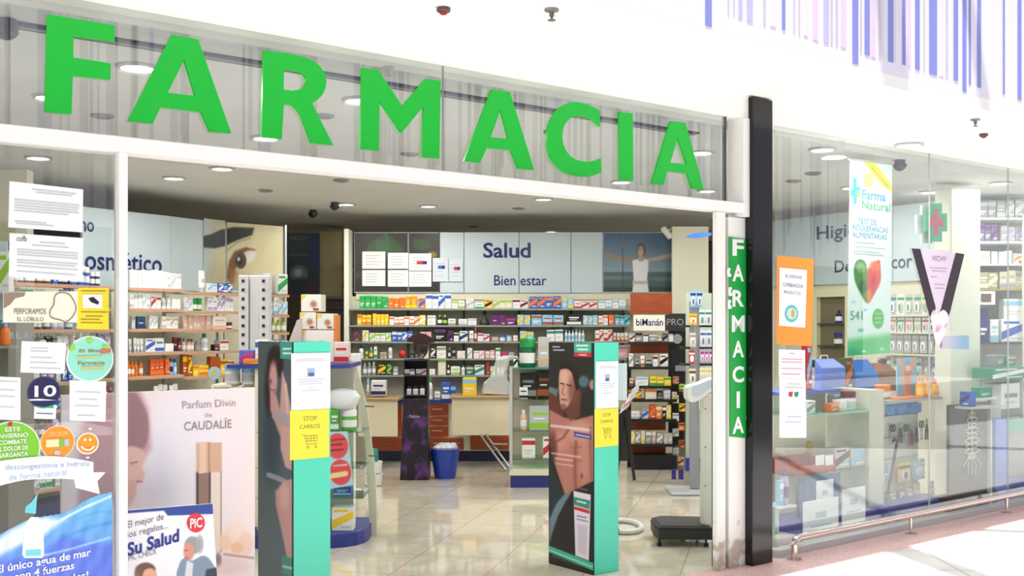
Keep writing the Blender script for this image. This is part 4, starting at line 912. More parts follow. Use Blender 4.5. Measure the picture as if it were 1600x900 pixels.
build('back', mb().box(gx0 + .03, gx1 - .03, yc2 + .43, yc2 + .44, Q(800, 735)[1], Q(800, 575)[1]), mat((206, 190, 176), .5), t)
W3 = lambda n: '%s level, glass case' % n
row(FO, yc2 + .06, Q(800, 575)[1] + .001, [(810, 839, 'jar', (20, 96, 60), 'green', 1, 47), (840, 862, 'carton', 'silver', 'beige', 1, 50), (802, 809, 'carton', 'white', 'black', 1, 18)], W3('top'), .1)
row(FO, yc2 + .06, Q(800, 624)[1] + .001, [(811, 825, 'box', 'white', 'black', 1, 18)], W3('upper'), .1)
row(FO, yc2 + .25, Q(800, 624)[1] + .001, [(812, 838, 'carton', 'black', 'grey', 1, 40), (839, 862, 'carton', (36, 26, 24), 'amber', 1, 40)], W3('upper'), .1)
row(FO, yc2 + .12, Q(800, 674)[1] + .001, [(812, 824, 'bottle', 'peach', 'white', 1, 30), (826, 862, 'carton', 'silver', 'lime', 1, 38)], W3('middle'), .1)
row(FO, yc2 + .1, Q(800, 718)[1] + .001, [(815, 837, 'carton', 'white', 'red', 1, 32), (848, 866, 'carton', 'white', 'red', 1, 32)], W3('lower'), .1)

# ================================================================ middle gondola with curved side and the things on it
yg = 7.72
G = lambda x, y, yy=yg: FO.pl(x, y, yy)
gl, gr = G(362, 700)[0], G(541, 700)[0]
zt0 = G(450, 569)[1]
t = thing('gondola_display', 'cream gondola with navy top and base behind the first gate', 'display stand', FO, (G(470, 800)[0], yg + .25, 0))
navy2 = mat((46, 58, 140), .4, name='gondola_navy')
def rounded(x0, x1, y0, y1, r, n=6):
    return [(x0, y1), (x0, y0)] + [(x1 - r + r * math.sin(a), y0 + r - r * math.cos(a)) for a in np.linspace(0, math.pi / 2, n)] + [(x1, y1)]
def slab(m_, pts, z0, z1, mi=0):
    k = len(pts); return m_.add([(x, y, z0) for x, y in pts] + [(x, y, z1) for x, y in pts], [tuple(range(k - 1, -1, -1)), tuple(range(k, 2 * k))] + [(i, (i + 1) % k, (i + 1) % k + k, i + k) for i in range(k)], mi)
build('top_board', slab(mb(), rounded(gl - .02, gr + .02, yg - .06, yg + .6, .15), zt0 - .03, zt0), navy2, t)
build('base', slab(mb(), rounded(gl, G(570, 800)[0], yg - .1, yg + .62, .3), 0, G(540, 832)[1]), navy2, t)
# flared side panel
prof = [(gr - .02, zt0 - .031)] + cat_rom([(G(546, 575)[0], zt0 - .031), (G(562, 640)[0], G(560, 640)[1]), (G(570, 700)[0], G(570, 700)[1]), (G(577, 760)[0], G(577, 760)[1]), (G(579, 850)[0], .0)], 5, False) + [(G(568, 850)[0], .0), (G(560, 700)[0], G(560, 700)[1])]
build('side_panel', mb().poly(prof, yg + .36, .03), cream_m, t)
build('back_panel', mb().box(gl, gr, yg + .34, yg + .358, .14, zt0 - .031), mat((206, 204, 186), .5), t)
build('divider', mb().box(G(399, 700)[0], G(404, 700)[0], yg - .02, yg + .34, .141, zt0 - .031), cream_m, t)
SH = [646, 675, 730, 775]
for y in (674, 730, 777): 
    z = G(500, y)[1]; build('glass_shelf', mb().box(gl, G(568, 700)[0], yg - .02, yg + .338, z - .008, z), SHELFGLASS, t)
for x, y in ((572, 720), (566, 640)): 
    a_, z = G(x, y); build('bracket', mb().tube([(a_ - .02, yg + .3, z), (a_ + .05, yg + .28, z)], .006, 8), mat('grey', .3, .8), t)
GW = lambda n: '%s shelf, middle gondola' % n
row(FO, yg + .05, G(500, 674)[1] + .001, [(399, 419, 'carton', (90, 180, 50), 'green', 1, 30), (515, 529, 'carton', (80, 170, 60), 'white', 1, 33), (530, 557, 'jar', (90, 180, 60), 'white', 1, 32)], GW('upper'), .12)
row(FO, yg + .06, G(500, 730)[1] + .001, [(399, 419, 'carton', (216, 70, 76), 'white', 1, 30), (462, 510, 'carton', 'white', 'blue', 2, 34)], GW('middle'), .12)
row(FO, yg + .06, G(500, 777)[1] + .001, [(399, 419, 'carton', (50, 80, 170), 'yellow', 1, 30), (520, 549, 'carton', (60, 90, 170), 'lightblue', 1, 14)], GW('lower'), .12)
row(FO, yg + .04, G(540, 832)[1] + .001, [(400, 418, 'carton', 'white', 'yellow', 1, 34), (517, 553, 'carton', 'white', 'yellow', 1, 36)], 'navy gondola base', .12)
# white oval basin-like pack and the red leaflet
x_, z_ = G(532, 641)
o = build('oval_pack', mb().lathe(x_, yg + .1, [(.06, z_ - .0), (.10, z_ + .02), (.13, z_ + .09), (.10, z_ + .135), (.03, z_ + .15)], 20, sy=.6), mat((226, 232, 236), .3), frame=FO, smooth=True); tag(o, 'white rounded oval pack on top of the green packs, middle gondola', 'pack')
q = on(FO, [(515, 675), (543, 674), (552, 758), (515, 764)], yg - .06)
t = thing('hanging_leaflet', 'red and pale blue leaflet leaning on the middle gondola shelf', 'leaflet', FO, (G(530, 760)[0], yg - .06, q[2][1]))
picture(t, [(515, 675), (543, 674), (552, 758), (515, 764)], yg - .06, 1.4, (170, 214, 232), [('e', 527, 697, 17, 20, (222, 78, 84), 2, 1), ('e', 532, 738, 17, 20, (222, 78, 84), 2, 1), ('l', [(510, 745), (540, 740)], 4, (240, 220, 150), 2, 1), ('l', [(515, 688), (538, 686)], 1.2, (110, 40, 50), 1, .9), ('l', [(515, 696), (534, 694)], 1.2, (110, 40, 50), 1, .9), ('l', [(515, 704), (536, 702)], 1.2, (110, 40, 50), 1, .9), ('l', [(522, 728), (542, 726)], 1.0, (250, 220, 220), 1, .9)])
build('card', mb().poly(on(FO, [(515, 675), (543, 674), (552, 758), (515, 764)], yg - .059), yg - .059, .004), mat('white'), t)
# tubs under the navy top left of the first gate
row(FO, yg + .04, G(380, 601)[1], [(346, 373, 'jar', 'white', 'lightblue', 1, 30), (374, 398, 'jar', 'white', 'lightblue', 1, 29)], 'the ledge beside the first gate')
o = build('ledge', mb().box(G(330, 601)[0], gl - .001, yg, yg + .3, G(380, 601)[1] - .02, G(380, 601)[1] - .001).box(G(330, 601)[0], G(334, 601)[0], yg, yg + .3, 0, G(380, 601)[1] - .021), cream_m, frame=FO); tag(o, 'cream side ledge carrying the two white and blue tubs', 'shelf')
o = build('round_price_badge', mb().poly(circ(*FO.pl(335, 583, 8.0), .047, n=24), 8.0, .01).poly(circ(*FO.pl(335, 583, 8.0), .02, n=16), 7.997, .002, 1).tube([(*[FO.pl(335, 583, 8.0)[0]], 8.02, 0.0), (FO.pl(335, 583, 8.0)[0], 8.02, FO.pl(335, 590, 8.0)[1])], .006, 8), [mat((160, 200, 220)), mat((230, 180, 60)), mat('silver')], frame=FO); tag(o, 'round pale blue badge with yellow middle on a thin rod', 'badge')
# on the navy top
zt1 = zt0 + .001
row(FO, yg + .02, zt1, [(372, 396, 'carton', (70, 120, 200), 'magenta', 1, 22), (380, 418, 'carton', 'orange', 'orange', 1, 8)][:1] + [(398, 418, 'carton', 'white', 'blue', 1, 38)], 'navy gondola top', .1)
row(FO, yg - .04, zt1, [(379, 419, 'carton', (240, 140, 40), 'orange', 1, 8)], 'front of gondola top', .05)
row(FO, yg + .2, zt1, [(520, 545, 'carton', (226, 210, 200), 'red', 1, 32)], 'right end of gondola top', .12)
# tower of cartons
tw = lambda a, b, y, h, k, z=None: None
yy = yg + .28
for (x0, x1, yb, yt2, lab) in [(470, 522, 563, 516, 'widest cream carton at the foot of the tower behind gate one'), (468, 494, 515, 488, 'cream carton with food print, middle tier left, on the tower'), (495, 522, 515, 490, 'cream carton with food print, middle tier right, on the tower'), (470, 502, 487, 460, 'topmost cream carton of the tower behind gate one')]:
    p, q = FO.pl(x0, yt2, yy), FO.pl(x1, yb, yy)
    if yb == 563: q = (q[0], zt1)
    t = thing('gift_carton', lab, 'carton', FO, ((p[0] + q[0]) / 2, yy + .1, q[1]), 'tower of cream cartons')
    build('box_body', mb().box(p[0] + .001, q[0] - .001, yy, yy + .2, q[1] + .001, p[1], bv=.004), mat((232, 226, 214), .5, name='carton_cream'), t)
    w_, h_ = q[0] - p[0], p[1] - q[1]
    build('print', mb().poly(circ(p[0] + w_ * .62, q[1] + h_ * .45, h_ * .25, h_ * .25, 16), yy - .002, .001).poly(circ(p[0] + w_ * .62, q[1] + h_ * .45, h_ * .16, n=14), yy - .004, .001, 1).box(p[0] + w_ * .6, p[0] + w_ * .88, yy - .003, yy - .0005, q[1] + h_ * .08, q[1] + h_ * .2, 2).poly([(p[0] + .004, p[1] - .003), (p[0] + .045, p[1] - .003), (p[0] + .004, p[1] - .04)], yy - .003, .001, 3), [mat((196, 204, 196)), mat((190, 120, 80)), mat('red'), mat('yellow')], t)
p, q = FO.pl(523, 492, yy + .02), FO.pl(526.5, 563, yy + .02)
o = build('orange_edge_card', mb().box(p[0], q[0], yy, yy + .18, zt1, p[1]), mat((224, 130, 50)), frame=FO); tag(o, 'thin orange card standing along the right side of the carton tower', 'card')
q = on(FO, [(455, 546), (470, 500), (469, 545), (458, 562)], yy - .05)
o = build('leaning_pack', mb().poly(on(FO, [(447, 545), (464, 500), (471, 498), (470, 548), (458, 562)], yy - .06), yy - .06, .03), mat((196, 186, 176)), frame=FO); tag(o, 'grey wrapped pack leaning against the left side of the carton tower', 'pack')
# white ladder-like column with black studs
yl = 9.0
p, q = FO.pl(372, 430, yl), FO.pl(420, 545, yl)
t = thing('stud_column', 'tall white column dotted with black studs behind the left shelves', 'display column', FO, ((p[0] + q[0]) / 2, yl + .1, 0))
third = (q[0] - p[0]) / 3
for k in range(3): build('column_panel', mb().box(p[0] + third * k + .004, p[0] + third * (k + 1) - .004, yl + (.03 if k == 1 else 0), yl + .12, 0.05, p[1], bv=.006), mat((226, 226, 228), .4), t)
m_ = mb()
for k in range(16):
    z = p[1] - .06 - k * .075
    for xx in (p[0] + third * .5, q[0] - third * .5): m_.lathe(xx, yl - .006, [(.011, z), (.013, z + .012), (.011, z + .024)], 8)
build('studs', m_, mat('black'), t)
build('foot', mb().box(p[0] - .05, q[0] + .05, yl - .08, yl + .25, 0, .049, bv=.01), mat('silver'), t)
# white cylinder cover on the left of the back unit
x_, z_ = FO.pl(554, 552, 10.2); _, zb = FO.pl(554, 606, 10.2)
o = build('paper_roll_post', mb().lathe(x_, 10.2, [(.07, 0), (.07, .02), (.012, .025), (.012, zb), (.055, zb), (.062, zb + .02), (.062, z_ - .01), (.05, z_)], 20), mat((232, 234, 232), .5), frame=FO, smooth=True); tag(o, 'white rounded roll on a thin post left of the back shelves', 'roll')
# pots on the floor right of the gondola
x_, _ = FO.pl(583, 757, 10.6)
t = thing('white_pot_stack', 'stacked white tubs with green lid on the floor right of gondola', 'tub', FO, (x_, 10.6, 0))
for k in range(2): build('tub', mb().lathe(x_, 10.6, [(.07, .001 + .12 * k), (.085, .01 + .12 * k), (.09, .10 + .12 * k), (.094, .118 + .12 * k)], 18), mat((226, 228, 224)), t, smooth=True)
build('green_tub', mb().lathe(x_ - .01, 10.6, [(.06, .241), (.066, .25), (.062, .34), (.05, .36)], 18), mat('teal'), t, smooth=True)

# ================================================================ the two gates wrapped in advertising card
MINT = noisy('mint_card', (86, 222, 190), (96, 232, 202), 1.5, .4)
def gate(px_c, Yc, top, depth, lab, poster, papers, cornersT):
    X = (px_c - CX) / F * Yc; g = Fr(X, Yc, TH)
    t = thing('security_gate', lab, 'security gate', g, (.107, depth / 2, 0), 'security gates at the entrance')
    w_ = .214
    build('core', mb().box(.004, w_ - .004, .004, depth - .004, 0.0, top - .004), mat((60, 62, 66)), t)
    build('mint_panel', mb().box(0.0, w_, -.004, .003, 0.0, top, bv=.002), MINT, t)
    build('side_card', mb().box(-.004, .003, -.003, depth, 0.0, top), mat((30, 32, 34)), t)
    build('far_card', mb().box(w_ - .003, w_, .0035, depth, 0.0, top), MINT, t)
    return t, g, depth
def side_picture(t, g, depth, step, bg, ops, top, name='poster_print'):
    """the print on the gate's left side: a grid in its own plane x = -0.006"""
    nu, nv = int(70 / step * 1.3), int(360 / step)
    U, V = np.meshgrid(np.linspace(0, 1, nu + 1), np.linspace(0, 1, nv + 1))
    Yl = depth * (1 - U); Z = top * (1 - V); Xl = np.full(U.shape, -.006)
    PX, PY = g.px(Xl, Yl, Z); PX = PX.reshape(U.shape); PY = PY.reshape(U.shape)
    C = paint(PX, PY, bg, ops)
    idx = np.arange((nu + 1) * (nv + 1)).reshape(nv + 1, nu + 1)
    fs = np.stack([idx[1:, :-1], idx[1:, 1:], idx[:-1, 1:], idx[:-1, :-1]], -1).reshape(-1, 4)
    me = bpy.data.meshes.new(name); me.from_pydata(np.stack([Xl.ravel(), Yl.ravel(), Z.ravel()], 1).tolist(), [], fs.tolist())
    ca = me.color_attributes.new('Col', 'FLOAT_COLOR', 'POINT')
    ca.data.foreach_set('color', np.concatenate([np.where(C <= 0.04045, C / 12.92, ((C + 0.055) / 1.055) ** 2.4).reshape(-1, 3), np.ones((U.size, 1))], 1).ravel())
    me.materials.append(PRINT)
    return finish(name, me, t)
MAN = [('v', 535, (40, 38, 36), 900, (34, 30, 28)),
  ('p', [(862, 606), (872, 622), (882, 650), (870, 668), (858, 650), (856, 606)], (104, 50, 44), 6, .95), ('p', [(858, 604), (872, 608), (870, 620), (858, 612)], (96, 136, 146), 3, .8),
  ('p', [(858, 640), (868, 645), (880, 652), (900, 656), (915, 652), (928, 648), (930, 752), (908, 786), (893, 800), (884, 775), (874, 748), (864, 716), (858, 690)], (176, 116, 104), 4, 1),
  ('e', 905, 675, 20, 18, (206, 150, 136), 14, .7), ('e', 878, 690, 12, 16, (206, 148, 134), 12, .7), ('e', 912, 720, 8, 34, (196, 134, 120), 8, .8), ('e', 886, 730, 7, 40, (190, 120, 108), 8, .6), ('l', [(900, 690), (898, 730), (900, 770)], 2, (130, 70, 62), 5, .7),
  ('l', [(922, 668), (924, 748)], 1.6, (130, 74, 66), 5, .7), ('e', 863, 700, 7, 24, (70, 34, 32), 8, .7), ('l', [(862, 694), (880, 684), (888, 672)], 1.6, (120, 66, 60), 4, .8), ('e', 909, 744, 1.6, 4, (90, 44, 40), 2, .8), ('l', [(892, 700), (908, 698)], 1.0, (140, 84, 76), 4, .6), ('l', [(892, 722), (908, 720)], 1.0, (140, 84, 76), 4, .6),
  ('p', [(880, 640), (886, 626), (900, 600), (908, 612), (906, 650), (892, 658)], (110, 62, 52), 6, .9),
  ('p', cat_rom([(875, 577), (884, 572), (893, 580), (898, 600), (894, 622), (886, 636), (878, 640), (875, 628), (873, 606)], 3), (202, 150, 132), 3, 1), ('e', 895, 612, 7, 22, (120, 70, 58), 9, .75), ('e', 881, 590, 6, 10, (222, 176, 158), 6, .7),
  ('p', cat_rom([(872, 578), (878, 567), (890, 564), (902, 574), (906, 596), (902, 610), (897, 596), (893, 582), (884, 576)], 4), (34, 24, 22), 3, 1), ('l', [(876, 599), (881, 600)], 1.1, (60, 36, 30), 1.5, .9), ('l', [(886, 601), (892, 603)], 1.1, (60, 36, 30), 1.5, .9), ('l', [(881, 602), (878, 614), (882, 617)], .9, (140, 88, 74), 2, .8), ('l', [(878, 624), (885, 625)], 1.3, (120, 56, 52), 2, .9), ('e', 880, 636, 5, 5, (90, 54, 46), 5, .6),
  ('e', 912, 596, 8, 9, (86, 124, 132), 5, .8), ('e', 926, 601, 5, 8, (196, 140, 124), 3, .9), ('p', [(858, 722), (866, 738), (880, 778), (868, 812), (858, 832)], (36, 52, 58), 4, 1), ('p', [(893, 768), (886, 780), (872, 806), (862, 836), (858, 852), (858, 812), (870, 786), (882, 772)], (104, 128, 142), 4, 1),
  ('p', [(893, 768), (930, 750), (930, 884), (870, 866), (862, 840), (874, 806)], (34, 30, 30), 4, 1),
  ('l', [(862, 665), (920, 672)], 2.2, (230, 214, 210), 2, .7), ('p', [(897, 674), (924, 679), (924, 687), (897, 682)], (72, 60, 130), 1, .95), ('l', [(900, 679), (921, 683)], 1, (220, 220, 240), 1, .8),
  ('l', [(862, 708), (906, 714)], 1.1, (230, 214, 210), 1.5, .7), ('l', [(868, 716), (894, 720)], 1.1, (230, 214, 210), 1.5, .7), ('l', [(868, 724), (896, 728)], .9, (230, 214, 210), 1.5, .6),
  ('l', [(864, 542), (874, 542)], 1, (220, 220, 220), 1, .8), ('l', [(865, 547), (881, 547)], 1, (220, 220, 220), 1, .8),
  ('p', [(897, 532), (924, 532), (924, 551), (897, 551)], (66, 176, 150), 1, 1), ('l', [(901, 540), (918, 540)], 1.3, (235, 245, 240), 1, .9), ('l', [(903, 546), (918, 546)], 1.3, (235, 245, 240), 1, .9), ('p', [(897, 551), (924, 551), (924, 558), (897, 557)], (206, 44, 60), 1, 1), ('l', [(905, 554), (916, 555)], .8, (250, 220, 220), 1, .9),
  ('p', [(896, 767), (923, 773), (920, 876), (899, 868)], (222, 214, 226), 1.5, 1), ('p', [(896, 776), (922, 782), (921, 796), (897, 789)], (50, 140, 120), 1, 1), ('l', [(902, 783), (915, 786)], 1.3, (230, 240, 236), 1, .9), ('p', [(897, 791), (921, 797), (921, 803), (897, 796)], (206, 44, 54), 1, 1), ('l', [(902, 806), (916, 809)], 1.2, (130, 120, 160), 1, .9), ('l', [(902, 811), (918, 815)], 1.2, (130, 120, 160), 1, .8), ('p', [(902, 818), (918, 822), (916, 868), (903, 863)], (204, 192, 208), 1, 1), ('l', [(904, 762), (917, 766)], 1.2, (120, 116, 116), 2, .8),
  ('p', [(856, 852), (930, 881), (930, 893), (856, 862)], (60, 180, 150), 1, 1), ('l', [(860, 860), (925, 886)], .8, (200, 240, 230), 1, .8), ('l', [(862, 868), (905, 884)], .8, (110, 104, 100), 1.5, .7)]
t, g, dp = gate(928, 6.82, 1.474, .436, 'right security gate wrapped in mint card with bare-chested man poster', None, None, None)
side_picture(t, g, dp, .9, (40, 38, 36), MAN, 1.472)
def gate_papers(t, g, boxes):
    wx0, wy0, wx1, wy1 = boxes[0]; p, q = g.pl(wx0, wy0, -.008), g.pl(wx1, wy1, -.008)
    s_ = build('white_notice', mb().box(p[0], q[0], -.009, -.0075, q[1], p[1]), mat((248, 248, 250)), t); w_, h_ = q[0] - p[0], p[1] - q[1]
    m_ = mb()
    for fz, a_, b_ in ((.10, .15, .85), (.13, .1, .9), (.46, .15, .85), (.50, .2, .8), (.54, .2, .8), (.61, .44, .56), (.66, .25, .75)): m_.box(p[0] + w_ * a_, p[0] + w_ * b_, -.0098, -.009, p[1] - h_ * fz - .004, p[1] - h_ * fz)
    build('notice_print', m_, mat((206, 208, 222)), s_)
    build('notice_picture', mb().box(p[0] + w_ * .4, p[0] + w_ * .6, -.0098, -.009, p[1] - h_ * .42, p[1] - h_ * .27).box(p[0] + w_ * .43, p[0] + w_ * .57, -.0106, -.0098, p[1] - h_ * .41, p[1] - h_ * .35, 1), [mat((176, 196, 226)), mat((84, 106, 170))], s_)
    wx0, wy0, wx1, wy1 = boxes[1]; p, q = g.pl(wx0, wy0, -.008), g.pl(wx1, wy1, -.008); w_, h_ = q[0] - p[0], p[1] - q[1]
    s_ = build('yellow_notice', mb().box(p[0], q[0], -.009, -.0075, q[1], p[1]), mat((248, 236, 70)), t)
    txt(s_, 'STOP', (p[0] + w_ * .34, p[1] - h_ * .13, p[0] + w_ * .68, p[1] - h_ * .22), mat((120, 110, 60)), -.0095, .0, 'local')
    txt(s_, 'CARROS', (p[0] + w_ * .24, p[1] - h_ * .30, p[0] + w_ * .76, p[1] - h_ * .38), mat((120, 110, 60)), -.0095, .0, 'local')
    X_ = lambda f: p[0] + w_ * f
    Z_ = lambda f: p[1] - h_ * f
    m_ = mb(); r_ = .0012
    m_.tube([(X_(.30), -.0098, Z_(.50)), (X_(.36), -.0098, Z_(.50)), (X_(.42), -.0098, Z_(.70)), (X_(.68), -.0098, Z_(.70))], r_, 6).tube([(X_(.37), -.0098, Z_(.53)), (X_(.70), -.0098, Z_(.53)), (X_(.68), -.0098, Z_(.64)), (X_(.40), -.0098, Z_(.64))], r_, 6, closed=True)
    for f_ in (.45, .53, .61): m_.tube([(X_(f_), -.0098, Z_(.53)), (X_(f_), -.0098, Z_(.64))], r_ * .7, 5)
    m_.tube([(X_(.38), -.0098, Z_(.585)), (X_(.69), -.0098, Z_(.585))], r_ * .7, 5)
    for f_ in (.45, .65): m_.tube([(X_(f_) + .006 * math.cos(a), -.0098, Z_(.76) + .006 * math.sin(a)) for a in np.linspace(0, 5.5, 8)], r_, 5, closed=True)
    build('trolley_drawing', m_, mat((130, 118, 70)), s_)
gate_papers(t, g, [(931, 565, 966, 638), (929, 639, 966, 696)])
p, q = FO.pl(962, 568, 7.0), FO.pl(981, 626, 7.0)
LADY = [('v', 536, (74, 88, 94), 900, (100, 116, 126)), ('e', 424, 690, 14, 60, (60, 76, 88), 14, .8), ('e', 430, 566, 13, 26, (44, 32, 34), 6, 1), ('e', 421, 610, 8, 40, (50, 34, 38), 6, .9),
  ('e', 427, 592, 6.5, 26, (206, 160, 158), 5, 1), ('p', [(422, 610), (432, 618), (440, 650), (446, 700), (434, 672), (422, 640)], (206, 158, 156), 4, 1), ('p', [(441, 580), (448, 600), (455, 640), (456, 690), (440, 690), (437, 640)], (208, 166, 160), 4, 1), ('l', [(446, 600), (450, 650)], 1.6, (236, 204, 198), 3, .8),
  ('p', [(428, 640), (456, 650), (456, 668), (440, 664), (424, 652)], (180, 166, 172), 3, .9), ('p', [(440, 668), (456, 668), (456, 735), (446, 730), (438, 700)], (214, 172, 164), 4, 1), ('l', [(420, 742), (440, 750), (458, 760)], 4, (160, 166, 178), 2, .9), ('l', [(420, 748), (440, 755)], .8, (90, 90, 104), 2, .8),
  ('p', [(430, 768), (444, 752), (457, 748), (457, 880), (448, 870), (440, 830), (431, 790)], (206, 160, 156), 5, 1), ('e', 444, 775, 7, 20, (228, 190, 184), 7, .7), ('e', 423, 596, 2, 4, (90, 50, 56), 2, .6), ('l', [(422, 608), (429, 610)], 1.1, (160, 80, 84), 2, .8),
  ('p', [(438, 530), (458, 530), (458, 562), (438, 560)], (60, 162, 140), 1, 1), ('l', [(443, 545), (454, 545)], 1.5, (220, 240, 236), 1, .9), ('l', [(443, 552), (454, 552)], 1.5, (220, 240, 236), 1, .9), ('p', [(440, 868), (458, 872), (458, 900), (440, 896)], (70, 160, 140), 2, .9), ('l', [(443, 885), (456, 888)], 2, (220, 230, 230), 1, .8)]
t2, g2, dp2 = gate(458, 5.52, 1.502, .40, 'left security gate wrapped in mint card with dark-haired woman poster', None, None, None)
side_picture(t2, g2, dp2, .9, (80, 92, 100), LADY, 1.50)
gate_papers(t2, g2, [(455, 552, 516, 638), (453, 642, 514, 714)])
gg = Fr(0, 0, 0)
t = thing('paper_sheet', 'white sheet sticking out behind the right gate', 'paper', FO, ((p[0] + q[0]) / 2, 7.05, q[1]))
build('sheet', mb().box(p[0], q[0], 7.05, 7.053, q[1], p[1]), mat((226, 222, 232)), t)
del t['label']; t['label'] = 'pale sheet of paper sticking out behind the right gate'

# brochure holder standing behind the right gate
x_, _ = FO.pl(982, 766, 10.9)
t = thing('brochure_stand', 'dark wire stand with tilted white brochures behind the right gate', 'stand', FO, (x_, 10.9, 0))
build('frame', mb().tube([(x_ - .12, 10.9, .01), (x_ - .05, 10.9, .75), (x_ + .07, 10.9, .95)], .016, 8).tube([(x_ + .06, 10.9, .01), (x_ - .04, 10.9, .75)], .016, 8).box(x_ - .1, x_ + .03, 10.92, 10.94, .2, .72), mat((40, 34, 32), .4), t)
for k in range(4): build('brochure', mb().add([(x_ - .1 + .03 * k, 10.86 - .01 * k, .68 + .05 * k), (x_ - .0 + .03 * k, 10.86 - .01 * k, .76 + .05 * k), (x_ + .05 + .02 * k, 10.87 - .01 * k, .86 + .05 * k), (x_ - .06 + .03 * k, 10.87 - .01 * k, .78 + .05 * k)], [(0, 1, 2, 3)]), mat([(230, 226, 224), (206, 150, 150), (236, 234, 230), (196, 200, 210)][k]), t)

# white hose loop on the floor
x_, _ = FO.pl(975, 824, 8.35)
pts = [(x_ + .135 * math.cos(a), 8.36 + .24 * math.sin(a), .022) for a in np.linspace(-2.0, 2.6, 26)]
t = thing('white_hose_loop', 'white flexible hose looped on the floor behind the right gate', 'hose', FO, (x_, 8.36, 0))
build('hose', mb().tube(pts, .02, 12), mat((206, 206, 202), .4), t, smooth=True)
build('black_end', mb().tube([(pts[0][0] - .05, pts[0][1] + .01, .022), (pts[0][0] - .001, pts[0][1], .022)], .022, 12), mat('black'), t)

# personal weighing scale: black platform, white column, tilted white head
xs, _ = FO.pl(1062, 850, 7.75)
t = thing('weighing_scale', 'tall weighing scale, white column and black platform, inside the doorway', 'scale', FO, (xs, 7.9, 0))
p, q = FO.pl(1023, 840, 7.75), FO.pl(1097, 840, 7.75)
pl_ = [(p[0], 7.80), (p[0] + .02, 7.68), (q[0] + .06, 7.66), (q[0] + .08, 8.12), (p[0] + .1, 8.16), (p[0] + .01, 8.06)]
build('platform', slab(slab(mb(), pl_, .055, .125), [(x * .97 + xs * .03, y * .97 + 7.9 * .03) for x, y in pl_], .125, .14), mat((34, 33, 34), .45, name='scale_black'), t)
build('platform_mat', slab(mb(), [(x * .82 + xs * .18, y * .82 + 7.9 * .18) for x, y in pl_], .1405, .145), noisy('rubber_mat', (44, 43, 44), (58, 57, 58), 60, .7), t)
for fx, fy in ((p[0] + .03, 7.72), (q[0] + .02, 7.70), (p[0] + .08, 8.1), (q[0] + .02, 8.08)): build('foot', mb().lathe(fx, fy, [(.018, 0), (.018, .02), (.008, .022), (.008, .056)], 10), mat('black'), t)
a_, b_ = FO.pl(1097, 700, 7.78)[0], FO.pl(1116, 700, 7.78)[0]
zc_ = FO.pl(1100, 618, 7.78)[1]
build('column', mb().box(a_, b_, 7.78, 7.88, .03, zc_, bv=.015), mat((226, 222, 212), .4, name='scale_white'), t)
m_ = mb()
for y in (640, 700, 760): z = FO.pl(1105, y, 7.78)[1]; m_.lathe((a_ + b_) / 2 - .02, 7.777, [(.006, z), (.007, z + .005), (.006, z + .012)], 8)
build('column_rivets', m_, mat('grey'), t)
h0 = FO.pl(1074, 618, 7.7); h1 = FO.pl(1116, 598, 7.7)
hp_ = cat_rom([FO.pl(*c, 7.7) for c in [(1074, 616), (1076, 605), (1092, 600), (1112, 592), (1122, 594), (1120, 606), (1106, 614), (1096, 622), (1084, 628), (1076, 626)]], 4)
build('head', mb().poly(hp_, 7.68, .2), mat((240, 238, 234), .35), t)
build('head_screen', mb().poly([(x * .7 + (h0[0] + h1[0]) / 2 * .3, z * .7 + ((h0[1] + h1[1]) / 2) * .3 + .012) for x, z in hp_], 7.676, .003), mat((206, 214, 226), .2), t)

# grey spinner column with hooks at the right of the doorway
ys_ = 10.2
xs_, _ = FO.pl(1085, 770, ys_)
t = thing('spinner_rack', 'grey pole rack of small goods between black rack and scale', 'rack', FO, (xs_, ys_, 0))
build('pole', mb().box(xs_ - .045, xs_ + .045, ys_ - .03, ys_ + .03, .03, FO.pl(1085, 470, ys_)[1], bv=.008), mat((156, 160, 166), .35, .3), t)
build('foot', mb().box(xs_ - .26, xs_ + .3, ys_ - .25, ys_ + .2, 0, .028, bv=.01), mat((176, 182, 186), .4), t)
for y in (508, 542, 568): z = FO.pl(1090, y, ys_)[1]; build('shelf', mb().box(xs_ - .12, xs_ + .2, ys_ - .02, ys_ + .15, z - .02, z), mat((40, 40, 42)), t)
build('blue_kick', mb().box(FO.pl(1072, 730, ys_ + .4)[0], FO.pl(1125, 730, ys_ + .4)[0], ys_ + .4, ys_ + .45, FO.pl(1085, 736, ys_ + .4)[1], FO.pl(1085, 716, ys_ + .4)[1]), mat((44, 60, 150)), t)
build('back_glass', mb().box(FO.pl(1072, 700, ys_ + .42)[0], FO.pl(1125, 700, ys_ + .42)[0], ys_ + .43, ys_ + .45, FO.pl(1085, 716, ys_ + .4)[1], FO.pl(1085, 458, ys_ + .4)[1]), mat((190, 202, 188), .4, name='pale_green_back'), t)
for (y, runs) in [(508, [(1076, 1090, 'pack', 'yellow', 'orange', 1, 18), (1092, 1112, 'pack', 'white', 'teal', 2, 24)]), (542, [(1077, 1088, 'pack', 'cream', 'grey', 1, 22), (1094, 1112, 'pack', 'white', 'blue', 2, 26)]), (568, [(1076, 1086, 'pack', 'red', 'white', 1, 20), (1094, 1114, 'pack', 'lilac', 'magenta', 3, 22)]), (600, [(1076, 1088, 'pack', 'cream', 'brown', 1, 24), (1093, 1116, 'pack', 'white', 'yellow', 3, 26)]), (480, [(1078, 1098, 'pack', 'lightblue', 'navy', 2, 26)]), (640, [(1092, 1114, 'pack', 'white', 'green', 3, 24)])]:
    row(FO, ys_ - .1, FO.pl(1090, y, ys_ - .1)[1], runs, '%s level, grey pole rack' % {480: 'top', 508: 'second', 542: 'third', 568: 'fourth', 600: 'fifth', 640: 'lowest'}[y])
